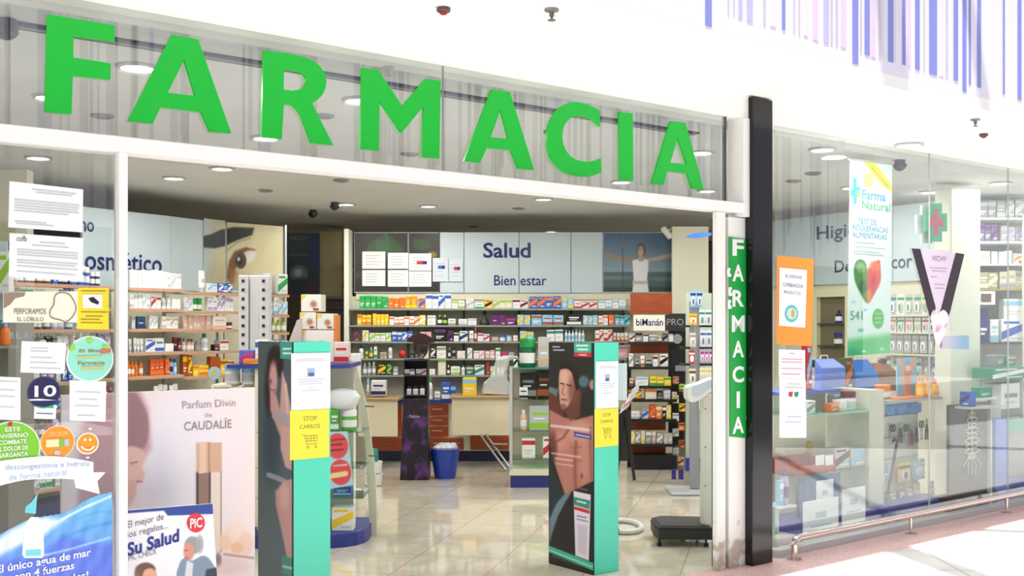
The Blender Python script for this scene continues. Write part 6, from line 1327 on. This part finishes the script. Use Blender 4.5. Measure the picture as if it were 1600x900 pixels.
# white cards and leaflets low behind the glass
for (x0, y0, x1, y1, yy, lab) in [(1276, 752, 1302, 800, .3, 'white card standing before the blue picture, right window'), (1255, 785, 1310, 838, .16, 'large pale leaflet leaning low behind the right glass'), (1316, 765, 1352, 815, .24, 'pale leaflet right of the larger one, low behind the glass')]:
    p, q = FA.pl(x0, y0, yy), FA.pl(x1, y1, yy)
    t_ = thing('leaflet', lab, 'leaflet', FA, ((p[0] + q[0]) / 2, yy, max(0, q[1])), 'leaflets low in the right window')
    build('sheet', mb().box(p[0], q[0], yy, yy + .004, max(0.0, q[1]), p[1]), mat((236, 242, 246)), t_)
    w_, h_ = q[0] - p[0], p[1] - q[1]
    build('print', mb().box(p[0] + w_ * .35, p[0] + w_ * .65, yy - .002, yy, p[1] - h_ * .45, p[1] - h_ * .3).box(p[0] + w_ * .2, p[0] + w_ * .8, yy - .002, yy, p[1] - h_ * .66, p[1] - h_ * .62), mat((170, 200, 226)), t_)
# bags on top
def bag(x0, x1, y0, y1, yy, col, lab, dep=.18, name='gift_bag', zb=None):
    p, q = FA.pl(x0, y0, yy), FA.pl(x1, y1, yy); w_ = q[0] - p[0]
    t_ = thing(name, lab, 'bag', FA, ((p[0] + q[0]) / 2, yy + dep / 2, q[1]))
    z0, z1 = (q[1] if zb is None else zb), p[1]; h_ = z1 - z0
    m_ = mb(); m_.add([(p[0], yy, z0), (q[0], yy, z0), (q[0], yy + dep, z0), (p[0], yy + dep, z0), (p[0] + .01, yy - .005, z0 + h_ * .7), (q[0] - .01, yy - .005, z0 + h_ * .7), (q[0] - .01, yy + dep, z0 + h_ * .7), (p[0] + .01, yy + dep, z0 + h_ * .7), (p[0] + w_ * .08, yy + dep * .4, z1), (q[0] - w_ * .18, yy + dep * .4, z1), (q[0] - w_ * .18, yy + dep * .55, z1), (p[0] + w_ * .08, yy + dep * .55, z1)],
           [(3, 2, 1, 0), (0, 1, 5, 4), (1, 2, 6, 5), (2, 3, 7, 6), (3, 0, 4, 7), (4, 5, 9, 8), (5, 6, 10, 9), (6, 7, 11, 10), (7, 4, 8, 11), (8, 9, 10, 11)])
    build('bag_body', m_, mat(col, .45), t_)
    build('bag_handle', mb().tube([(p[0] + w_ * .3, yy + dep * .45, z1 - .02), (p[0] + w_ * .35, yy + dep * .45, z1 + .03), (p[0] + w_ * .6, yy + dep * .45, z1 + .03), (p[0] + w_ * .65, yy + dep * .45, z1 - .02)], .005, 6), mat('white'), t_)
    return t_
zt4 = S(1280, 612)[1]
bag(1282, 1321, 562, 614, y1_ + .22, (118, 142, 220), 'periwinkle blue gift bag with folded top, right window', zb=zt4 + .001)
bag(1336, 1373, 563, 640, y1_ + .5, (44, 126, 214), 'bright blue gift bag between the periwinkle bag and brown bag')
bag(1366, 1400, 568, 610, y1_ + .75, (160, 96, 24), 'amber brown bag left of the orange spray bottles', name='amber_bag')
x_, z_ = FA.pl(1383, 568, y1_ + .8); o = build('bag_clip', mb().box(x_ - .04, x_ + .04, y1_ + .8, y1_ + .86, z_, z_ + .05, bv=.01), mat((70, 40, 30)), frame=FA); tag(o, 'dark brown square clip on top of the amber bag', 'clip')
row(FA, y1_ + .14, zt4 + .001, [(1262, 1270, 'carton', 'red', 'lightblue', 1, 74), (1270, 1276, 'carton', 'silver', 'black', 1, 50)], 'the top of the left window unit', .06)
row(FA, y1_ + .5, FA.pl(1330, 612, y1_ + .5)[1], [(1323, 1334, 'carton', (90, 96, 70), 'orange', 1, 50)], 'the ledge between the blue bags', .08)
o = build('ledge', mb().box(FA.pl(1318, 612, y1_ + .5)[0], FA.pl(1340, 612, y1_ + .5)[0], y1_ + .501, y1_ + .62, FA.pl(1330, 612, y1_ + .5)[1] - .02, FA.pl(1330, 612, y1_ + .5)[1] - .001), mat('grey'), frame=FA); tag(o, 'small grey ledge behind the blue gift bags', 'shelf')
# second unit: pegboard with tools, orange spray bottles on top
y2_ = .42
S2 = lambda x, y, yy=y2_: FA.pl(x, y, yy)
t = thing('pegboard_unit', 'cream pegboard unit hung with scissors and tools, middle of right window', 'display stand', FA, (S2(1420, 700)[0], y2_ + .1, 0))
build('base', mb().box(S2(1360, 800)[0], S2(1462, 800)[0], y2_ - .15, y2_ + .45, 0, .10), mat((44, 58, 160), .35, name='display_blue'), t)
build('side_panel', mb().box(S2(1358, 700)[0], S2(1381, 700)[0], y2_, y2_ + .4, .101, S2(1370, 609)[1]), mat((214, 214, 196), .5), t)
build('pegboard', mb().box(S2(1381, 700)[0] + .001, S2(1464, 700)[0], y2_ + .18, y2_ + .2, .101, S2(1420, 628)[1]), mat((224, 226, 208), .5), t)
build('shelf', mb().box(S2(1381, 700)[0] + .001, S2(1466, 700)[0], y2_ - .04, y2_ + .4, S2(1420, 627)[1], S2(1420, 623)[1]), mat((170, 176, 176), .3), t)
build('blue_strip', px_box(mb(), FA, 1386, 634, 1440, 644, y2_ + .165, y2_ + .179), noisy('blue_wave_print', (60, 130, 220), (150, 200, 246), 8, .4), t)
m_ = mb()
for y in (655, 690, 725, 752, 780): m_.tube([(S2(1384, y)[0], y2_ + .17, S2(1384, y)[1]), (S2(1462, y)[0], y2_ + .17, S2(1384, y)[1])], .004, 6)
build('peg_rails', m_, mat((150, 150, 146), .4, .4), t)
zsh = S2(1420, 623)[1] + .001
def spray(x, y_, h, lab):
    x_, _ = FA.pl(x, 600, y_)
    t_ = thing('spray_bottle', lab, 'bottle', FA, (x_, y_, zsh), 'orange spray bottles in the right window')
    r = .034
    build('bottle_body', mb().lathe(x_, y_, [(r * .9, zsh + .008), (r, zsh + .02), (r, zsh + h * .55), (r * .6, zsh + h * .68), (r * .35, zsh + h * .74)], 18), mat((244, 170, 50), .3), t_, smooth=True)
    build('spray_head', mb().lathe(x_, y_, [(r * .45, zsh + h * .74), (r * .4, zsh + h * .86), (r * .2, zsh + h)], 12).box(x_ - r * 1.1, x_ + r * .2, y_ - r * .25, y_ + r * .25, zsh + h * .84, zsh + h * .95), mat((240, 140, 30), .35), t_, smooth=True)
    build('bottle_label', mb().lathe(x_, y_, [(r * 1.01, zsh + h * .15), (r * 1.01, zsh + h * .45)], 18, cap=False), mat((250, 206, 90)), t_, smooth=True)
tt = thing('orange_tray', 'shallow orange tray under the orange spray bottles', 'tray', FA, (S2(1430, 622)[0], y2_ + .05, zsh))
build('tray_body', mb().box(S2(1402, 622)[0], S2(1464, 622)[0], y2_ - .02, y2_ + .16, zsh, zsh + .007), mat((240, 130, 40)), tt)
spray(1437, y2_ + .02, .19, 'orange spray bottle, leftmost of the three on the orange tray'); spray(1450, y2_ + .02, .19, 'orange spray bottle in the middle of the three on the tray'); spray(1461, y2_ + .06, .15, 'lower orange spray bottle at the right end of the tray')
row(FA, y2_ + .05, zsh, [(1385, 1401, 'jar', (240, 160, 60), 'orange', 1, 22)], 'the left end of the pegboard top shelf', .05)
t = thing('sun_care_sign', 'upright blue and orange sun-care showcard behind the spray bottles', 'showcard', FA, (S2(1415, 600)[0], y2_ + .16, zsh))
q = on(FA, [(1402, 560), (1432, 558), (1434, 622), (1402, 622)], y2_ + .15)
build('card', mb().poly([(q[0][0], q[0][1]), (q[1][0], q[1][1]), (q[2][0], zsh + .008), (q[3][0], zsh + .008)], y2_ + .151, .006), mat('lightblue'), t)
picture(t, [(1402, 560), (1432, 558), (1434, 620), (1402, 620)], y2_ + .149, 1.4, (110, 180, 220), [('l', [(1405, 560), (1412, 585), (1416, 620)], 2.5, (240, 150, 50), 1.5, 1), ('l', [(1429, 560), (1422, 590), (1420, 620)], 2.5, (236, 140, 44), 1.5, 1), ('e', 1419, 590, 6, 26, (196, 110, 80), 3, .9), ('e', 1419, 575, 5, 5, (230, 200, 190), 2, .9), ('e', 1428, 610, 6, 10, (100, 130, 140), 4, .8)])
row(FA, y2_ + .25, zsh, [(1451, 1465, 'carton', 'red', 'maroon', 1, 12)], 'the right end of the pegboard top shelf', .1)
row(HWF, -.8, HWF.pl(1490, 634, -.8)[1], [(1497, 1513, 'carton', 'blue', 'navy', 1, 24)], 'ledge under the cream post', .1)
build('ledge', mb().box(HWF.pl(1484, 634, -.8)[0], HWF.pl(1518, 634, -.8)[0], -.82, -.352, HWF.pl(1490, 634, -.8)[1] - .02, HWF.pl(1490, 634, -.8)[1] - .001), mat((190, 188, 176)), WDISP)
# hanging tools: scissors-like silhouettes
def tool(x, y, h, col, lab, k):
    p = S2(x, y, y2_ + .15); r = h * .0052
    t_ = thing('nail_scissors' if k else 'nail_clippers', lab, 'tool', FA, (p[0], y2_ + .15, p[1] - h * .0052), 'tools hanging on the pegboard')
    H = h * .0052
    if k:
        build('blades', mb().tube([(p[0] - .012, y2_ + .15, p[1] - H), (p[0] + .008, y2_ + .15, p[1] - H * .45)], .006, 6).tube([(p[0] + .012, y2_ + .153, p[1] - H), (p[0] - .008, y2_ + .153, p[1] - H * .45)], .006, 6), mat('silver', .3, .8), t_)
        for s_ in (-1, 1): build('finger_loop', mb().tube([(p[0] + s_ * .02 + .016 * math.cos(a), y2_ + .15, p[1] - H * .22 + .03 * math.sin(a)) for a in np.linspace(0, 6.28, 13)[:-1]], .006, 6, closed=True), mat(col), t_)
    else:
        build('handles', mb().tube([(p[0] - .02, y2_ + .15, p[1] - H), (p[0] - .014, y2_ + .15, p[1] - H * .5), (p[0], y2_ + .15, p[1] - H * .25)], .008, 8).tube([(p[0] + .02, y2_ + .15, p[1] - H), (p[0] + .014, y2_ + .15, p[1] - H * .5), (p[0], y2_ + .15, p[1] - H * .25)], .008, 8), mat(col), t_)
        build('jaw', mb().lathe(p[0], y2_ + .15, [(.01, p[1] - H * .25), (.012, p[1] - H * .1), (.003, p[1])], 8), mat('silver', .3, .8), t_)
for i, (x, y, h, col, k) in enumerate([(1395, 662, 34, (24, 24, 26), 1), (1407, 660, 34, (90, 60, 60), 0), (1416, 662, 32, (24, 110, 90), 1), (1424, 662, 36, (150, 60, 50), 0), (1432, 658, 36, (30, 100, 90), 0), (1440, 656, 34, (60, 70, 70), 1), (1448, 654, 36, (90, 96, 90), 0)]):
    tool(x, y, h, col, 'hanging %s, %s tool from the left on the pegboard' % (['black scissors', 'brown clippers', 'green scissors', 'red-brown clippers', 'green clippers', 'grey scissors', 'grey clippers'][i], ORD[i + 1]), k)
row(FA, y2_ + .12, S2(1400, 755, y2_ + .12)[1], [(1376, 1389, 'pack', (80, 200, 220), 'lightblue', 1, 30), (1402, 1424, 'pack', 'yellow', 'black', 1, 30), (1426, 1446, 'pack', (90, 204, 220), 'white', 1, 32)], 'the middle peg rail', .03)
row(FA, y2_ + .12, S2(1400, 790, y2_ + .12)[1], [(1390, 1400, 'pack', 'lime', 'white', 1, 24), (1404, 1414, 'pack', 'lightblue', 'red', 1, 30), (1416, 1426, 'pack', 'silver', 'yellow', 1, 26), (1427, 1438, 'pack', 'yellow', 'white', 1, 30), (1450, 1460, 'pack', 'silver', 'yellow', 1, 28)], 'the low peg rail', .03)
t = thing('walking_cane', 'dark walking cane leaning across the pegboard', 'cane', FA, (S2(1388, 770)[0], y2_ + .06, .3))
p, q = S2(1401, 694, y2_ + .06), S2(1387, 772, y2_ + .06)
build('shaft', mb().tube([(q[0], y2_ + .06, q[1]), (p[0], y2_ + .06, p[1])], .013, 8), mat((50, 34, 30)), t)
build('grip', mb().tube([(p[0], y2_ + .06, p[1] + .001), (p[0] + .01, y2_ + .06, p[1] + .03), (p[0] - .03, y2_ + .06, p[1] + .045), (p[0] - .05, y2_ + .06, p[1] + .03)], .014, 8), mat((30, 24, 24)), t)
# dark ornate panel, blue column and the right-hand counter
y3_ = .22
S3 = lambda x, y, yy=y3_: FA.pl(x, y, yy)
t = thing('dark_showcard', 'large dark grey showcard with pale ornate emblem, right window', 'showcard', FA, (S3(1515, 790)[0], y3_, 0))
yd_ = y3_
p, q = S3(1484, 633), S3(1546, 800)
build('card', mb().box(p[0], q[0], y3_, y3_ + .03, .12, p[1]), noisy('dark_grey_card', (62, 62, 58), (84, 84, 80), 3, .35), t)
build('dark_foot', mb().box(p[0] - .08, q[0] - .01, y3_ - .08, y3_ + .12, 0, .119), mat((20, 20, 24)), t)
cx3, w3 = (p[0] + q[0]) / 2 + .02, (q[0] - p[0])
orn = []
m_ = mb()
for k in range(9):
    z = p[1] - .10 - k * .045; r = (.05, .09, .07, .11, .08, .12, .1, .12, .06)[k]
    m_.tube([(cx3 + r * math.cos(a), y3_ - .006, z + .022 * math.sin(a)) for a in np.linspace(0, 6.28, 15)[:-1]], .006, 6, closed=True)
m_.tube([(cx3, y3_ - .006, p[1] - .05), (cx3, y3_ - .006, p[1] - .5)], .008, 6)
for k in range(5): m_.tube([(cx3 + .02 * (k - 2), y3_ - .006, .45), (cx3 + .07 * (k - 2), y3_ - .006, .36), (cx3 + .05 * (k - 2), y3_ - .006, .28)], .006, 6)
build('ornate_emblem', m_, mat((196, 198, 184)), t)
t = thing('blue_counter_unit', 'blue and grey counter with teal top at the right picture edge', 'counter', FA, (S3(1590, 780)[0], y3_ + .2, 0))
build('blue_column', mb().box(S3(1547, 700)[0], S3(1566, 700)[0], y3_ - .05, y3_ + .1, 0, S3(1556, 655)[1]), mat((96, 130, 210), .4), t)
build('blue_foot', mb().box(S3(1567, 700)[0], S3(1625, 700)[0], y3_, y3_ + .2, 0, .18), mat((50, 80, 170)), t)
build('grey_body', mb().box(S3(1567, 700)[0], S3(1625, 700)[0], y3_ + .05, y3_ + .2, .181, S3(1580, 677)[1]), mat((170, 168, 164)), t)
build('teal_top', mb().box(S3(1560, 700)[0], S3(1625, 700)[0], y3_ - .02, y3_ + .22, S3(1580, 677)[1] + .001, S3(1580, 657)[1]), mat((70, 160, 130), .4), t)
z_ = S3(1580, 657)[1] + .001
row(FA, y3_ + .04, z_, [(1567, 1598, 'carton', 'white', 'grey', 1, 58), (1600, 1622, 'carton', 'white', 'green', 1, 60)], 'the teal counter top', .2)
zz_ = z_ + 58 * FA.depth(1582, y3_ + .1) / F * 1.07
row(FA, y3_ + .04, zz_, [(1550, 1604, 'carton', (20, 140, 90), 'white', 1, 18)], 'the tall white carton on the teal counter', .2)
row(FA, y3_ + .13, zz_ + 20 * FA.depth(1582, y3_ + .1) / F, [(1558, 1570, 'carton', 'grey', 'green', 1, 18), (1573, 1588, 'carton', (60, 150, 70), 'peach', 1, 16)], 'the green carton of the teal counter', .1)
t = thing('small_side_table', 'little white stand carrying a green carton left of the teal counter', 'stand', FA, (S3(1540, 630, .12)[0], .2, 0))
p, q = S3(1530, 622, .12), S3(1554, 622, .12)
build('table_top', mb().box(p[0], q[0], .1, .2, p[1] - .02, p[1]), mat('white'), t); build('table_leg', mb().box(q[0] - .05, q[0] - .02, .13, .16, 0, p[1] - .021), mat('silver'), t)
row(FA, .11, p[1] + .001, [(1531, 1552, 'carton', (30, 150, 110), 'teal', 1, 16)], 'the little white stand', .08)

# ---------------------------------------------------------------- notices and signs on the right glass
GR = 'notices on the right window'
def paper(corners, lab, y, col, name, cat='notice', lines=(), lc=(200, 190, 196)):
    return sheet(corners, lab, col, lines, lc, GR, name, .008, y, cat)
t = paper([(1214, 399), (1272, 405), (1268, 541), (1213, 538)], 'large orange notice holding a white typed paper, beside the black post', -.008, (248, 150, 50), 'orange_notice')
q = on(FA, [(1218, 418), (1261, 422), (1258, 512), (1217, 509)], -.011); build('white_paper', mb().poly(q, -.011, .001), mat((244, 246, 248)), t)
for k, (s_, b) in enumerate((('SE DISPONE', (1227, 430, 1253, 435)), ('COMBINACION', (1223, 443, 1255, 449)), ('PRODUCTOS', (1225, 455, 1251, 460)))): txt(t, s_, b, mat((110, 120, 150)), -.0135, .0, slant=-.04)
c_ = FA.pl(1237, 490, -.0135)
build('oval_logo', mb().poly(circ(c_[0], c_[1], .075, .06, 24), -.0135, .001).poly(circ(c_[0], c_[1], .055, .04, 20), -.0148, .001, 1).poly(circ(c_[0] + .012, c_[1] + .0, .02, .03, 12), -.016, .001, 2), [mat((100, 190, 200)), mat((206, 226, 200)), mat((196, 170, 120))], t)
t = paper([(1217, 546), (1258, 547), (1258, 605), (1217, 605)], 'upper white typed sheet with pink print below the orange notice', -.008, (240, 238, 240), 'paper_notice', lines=((.1, .4, .6), (.25, .1, .9), (.33, .1, .9), (.5, .1, .9), (.65, .1, .8), (.8, .2, .9)), lc=(214, 170, 180))
t = paper([(1218, 591), (1259, 593), (1259, 645), (1218, 645)], 'middle white sheet with a small red and green logo', -.011, (244, 244, 246), 'paper_notice', lines=((.15, .3, .8), (.25, .2, .9)))
for x0, c in ((1232, 'red'), (1241, 'teal')): build('logo', mb().poly(on(FA, [(x0, 613), (x0 + 7, 612), (x0 + 6, 620), (x0 + 1, 620)], -.0135), -.0135, .001), mat(c), t)
t = paper([(1218, 643), (1260, 643), (1260, 684), (1218, 684)], 'lowest white sheet of the column beside the black post', -.009, (240, 242, 244), 'paper_notice', lines=((.2, .3, .8), (.4, .2, .8)), lc=(190, 200, 220))
# banner
BY = .12
BAN = [('v', 250, (232, 244, 244), 520, (226, 244, 240)), ('p', [(1345, 252), (1368, 254), (1395, 292), (1392, 300), (1378, 290), (1352, 256)], (240, 224, 60), 1.2, 1), ('l', [(1362, 262), (1388, 292)], 1.2, (150, 150, 50), 2, .8), ('p', [(1349, 272), (1364, 270), (1364, 292), (1350, 292)], (248, 190, 110), 1.5, .9),
       ('p', [(1333, 278), (1339, 278), (1339, 292), (1345, 292), (1345, 298), (1339, 298), (1339, 319), (1333, 319), (1333, 306), (1329, 306), (1329, 296), (1333, 296)], (60, 170, 226), 1.2, 1), ('e', 1341, 303, 4, 7, (120, 190, 90), 2, .8),
       ('p', cat_rom([(1362, 418), (1364, 412), (1374, 406), (1376, 420), (1376, 440), (1366, 460), (1356, 474), (1355, 440), (1356, 420)], 3), (222, 74, 60), 2, 1), ('p', cat_rom([(1334, 420), (1338, 408), (1346, 405), (1354, 414), (1355, 440), (1355, 474), (1344, 458), (1336, 440)], 3), (80, 140, 70), 2, 1), ('e', 1366, 416, 8, 8, (240, 120, 70), 4, .8), ('e', 1345, 418, 7, 8, (140, 190, 120), 4, .7), ('e', 1348, 448, 6, 10, (40, 90, 60), 4, .7), ('e', 1366, 438, 6, 8, (210, 40, 70), 4, .8), ('e', 1358, 462, 4, 10, (240, 140, 50), 3, .8),
       ('e', 1372, 498, 9, 16, (70, 180, 90), 1.5, 1), ('l', [(1367, 490), (1377, 490)], .9, (200, 230, 90), 1, .9), ('l', [(1367, 497), (1377, 497)], .9, (200, 230, 90), 1, .9), ('l', [(1367, 504), (1377, 504)], .9, (200, 230, 90), 1, .9),
       ('p', [(1320, 532), (1400, 520), (1400, 562), (1320, 562)], (90, 200, 120), 16, 1), ('e', 1332, 552, 14, 8, (40, 170, 130), 8, .8), ('e', 1345, 516, 5, 3, (90, 200, 180), 2, .8), ('e', 1334, 472, 4, 2, (150, 210, 220), 2, .7), ('e', 1352, 484, 3, 2, (120, 200, 200), 2, .7), ('e', 1350, 549, 3, 2, (220, 250, 230), 2, .9), ('e', 1378, 545, 3, 2, (190, 240, 190), 2, .9)]
BC = [(1329, 250), (1394, 258), (1391, 552), (1324, 556)]
q = on(FA, BC, BY)
t = thing('hanging_banner', 'tall hanging banner with heart of vegetables and fruit, right window', 'banner', FA, ((q[0][0] + q[1][0]) / 2, BY, q[3][1]))
build('banner_cloth', mb().poly(q, BY + .001, .003), mat((236, 244, 242)), t)
picture(t, BC, BY - .001, 1.2, (232, 244, 244), BAN)
txt(t, 'Farma', (1347, 298, 1384, 313), mat((70, 160, 220)), BY - .004, .02); txt(t, 'Natural', (1347, 315, 1391, 329), mat((70, 170, 120)), BY - .004, .01)
lb = mat((60, 150, 206))
for s_, b in (('TEST DE', (1341, 342, 1370, 351)), ('INTOLERANCIAS', (1332, 353, 1388, 362)), ('ALIMENTARIAS', (1332, 364, 1386, 373))): txt(t, s_, b, lb, BY - .004)
txt(t, '541', (1329, 486, 1348, 500), mat((90, 180, 140)), BY - .004)
m_ = mb()
for y, x0, x1 in ((378, 1335, 1368), (385, 1336, 1382), (392, 1334, 1376), (396, 1334, 1382)):
    a_, b_ = FA.pl(x0, y, BY - .004), FA.pl(x1, y, BY - .004); m_.box(a_[0], b_[0], BY - .004, BY - .0035, a_[1] - .003, a_[1] + .003)
build('small_print', m_, mat((170, 190, 190)), t)
build('hanging_rail', mb().tube([(q[0][0] - .02, BY + .002, q[0][1] + .004), (q[1][0] + .02, BY + .002, q[1][1] + .012)], .008, 8), mat('silver'), t)
# green cross
def crossp(cx, cy, ax, ay, bx, by): return [(cx - ax, cy - by), (cx + ax, cy - by), (cx + ax, cy - ay), (cx + bx, cy - ay), (cx + bx, cy + ay), (cx + ax, cy + ay), (cx + ax, cy + by), (cx - ax, cy + by), (cx - ax, cy + ay), (cx - bx, cy + ay), (cx - bx, cy - ay), (cx - ax, cy - ay)]
x_, z_ = FA.pl(1463, 377, .05)
t = thing('green_cross_sign', 'green pharmacy cross sign with a red cross inside, on the glass', 'sign', FA, (x_, .05, z_))
build('green_cross', mb().poly(on(FA, crossp(1463, 347.5, 9, 14, 17, 30), .03), .03, .02), mat((70, 186, 140), .4), t)
build('red_cross', mb().poly(on(FA, crossp(1463, 347.5, 3.5, 6, 11, 20), .027), .027, .003), mat((214, 90, 110), .4), t)
build('white_side', mb().poly(on(FA, crossp(1449, 350, 8, 14, 16, 30), .09), .09, .02), mat((232, 242, 244), .4), t)
build('cord', mb().tube([(x_, .06, FA.pl(1462, 317, .05)[1]), (x_, .06, 2.9)], .0015, 5), mat('silver'), t)
# V-shaped cosmetic poster
V1 = [(1425, 388), (1438, 389), (1462, 480), (1461, 492), (1453, 494)]; V2 = [(1494, 395), (1507, 397), (1486, 482), (1481, 500), (1470, 486)]
VC = cat_rom([(1442, 392), (1460, 390), (1492, 398), (1484, 440), (1474, 482), (1466, 486), (1458, 470), (1448, 425)], 3)
t = thing('v_shaped_poster', 'V-shaped purple and white cosmetics poster below the green cross', 'poster', FA, (FA.pl(1465, 545, -.01)[0], -.01, FA.pl(1465, 545, -.01)[1]))
build('pale_centre', mb().poly(on(FA, VC, -.008), -.008, .002), mat((222, 206, 226)), t)
vp = noisy('starry_plum', (34, 8, 28), (84, 30, 76), 60, .4, .55, .75)
build('dark_arm', mb().poly(on(FA, V1, -.012), -.012, .003), vp, t); build('dark_arm', mb().poly(on(FA, V2, -.012), -.012, .003), vp, t)
build('lower_stem', mb().poly(on(FA, cat_rom([(1455, 493), (1460, 484), (1466, 492), (1474, 484), (1482, 494), (1478, 515), (1472, 530), (1466, 542), (1460, 526), (1457, 510)], 3), -.016), -.016, .003), noisy('pink_white_flash', (196, 60, 140), (240, 232, 240), 9, .4, .3, .5), t)
txt(t, 'VICHY', (1456, 400, 1479, 408), mat((130, 110, 140)), -.0095)
m_ = mb()
for y, x0, x1 in ((418, 1453, 1480), (423, 1456, 1478), (432, 1454, 1464), (444, 1460, 1476), (450, 1461, 1475)):
    a_, b_ = FA.pl(x0, y, -.009), FA.pl(x1, y, -.009); m_.box(a_[0], b_[0], -.0095, -.0085, a_[1] - .004, a_[1] + .004)
build('small_print', m_, mat((176, 160, 186)), t)
t = thing('blue_pink_card', 'pale pink and blue picture card under the V-shaped poster', 'card', FA, (FA.pl(1488, 545, .3)[0], .3, FA.pl(1488, 545, .3)[1]))
q = on(FA, [(1462, 526), (1514, 524), (1514, 546), (1470, 545)], .3)
build('card', mb().poly(q, .301, .003), mat('white'), t)
picture(t, [(1462, 526), (1514, 524), (1514, 546), (1470, 545)], .299, 1.4, (226, 214, 236), [('h', 1480, (232, 212, 234), 1505, (130, 180, 230)), ('e', 1467, 538, 5, 7, (90, 60, 110), 3, .8)])
# things at the left edge of the window, behind the glass
row(FA, .22, FA.pl(1225, 790, .22)[1], [(1228, 1238, 'bottle', 'lilac', 'purple', 1, 60), (1222, 1228, 'carton', 'lightblue', 'white', 1, 40)], 'the glass ledge beside the black post', .06)
o = build('glass_ledge', mb().box(FA.pl(1214, 790, .2)[0], FA.pl(1242, 790, .2)[0], .18, .36, FA.pl(1225, 790, .22)[1] - .012, FA.pl(1225, 790, .22)[1] - .001).box(FA.pl(1215, 790, .2)[0], FA.pl(1217, 790, .2)[0], .2, .34, 0, FA.pl(1225, 790, .22)[1] - .0121), mat((200, 216, 220), .2), frame=FA); tag(o, 'low pale ledge just inside the glass beside the black post', 'ledge')

# steel bumper rail along the right window
ry = -.12
t = thing('bumper_rail', 'low polished steel rail along the foot of the right window', 'rail', FA, (FA.pl(1420, 850, ry)[0], ry, 0))
steel = mat((206, 190, 184), .18, .9, name='polished_steel')
xl = FA.pl(1241, 850, ry)[0]; zr0 = .142
pts = [(xl, ry, .0), (xl, ry, .10), (xl + .012, ry, .128), (xl + .045, ry, zr0), (xl + .3, ry, zr0), (12.5, ry, zr0)]
build('rail_tube', mb().tube(pts, .024, 14), steel, t, smooth=True)
for xp in (1423, 1573):
    x = FA.pl(xp, 830, ry)[0]
    pb_ = build('rail_post', mb().tube([(x, ry, 0.006), (x, ry, zr0 - .02)], .011, 10), steel, t, smooth=True)
    build('foot_plate', mb().lathe(x, ry, [(.045, 0), (.045, .006)], 18), steel, pb_)
build('foot_plate', mb().lathe(xl, ry, [(.05, 0), (.05, .008)], 18), steel, t)
label_products()
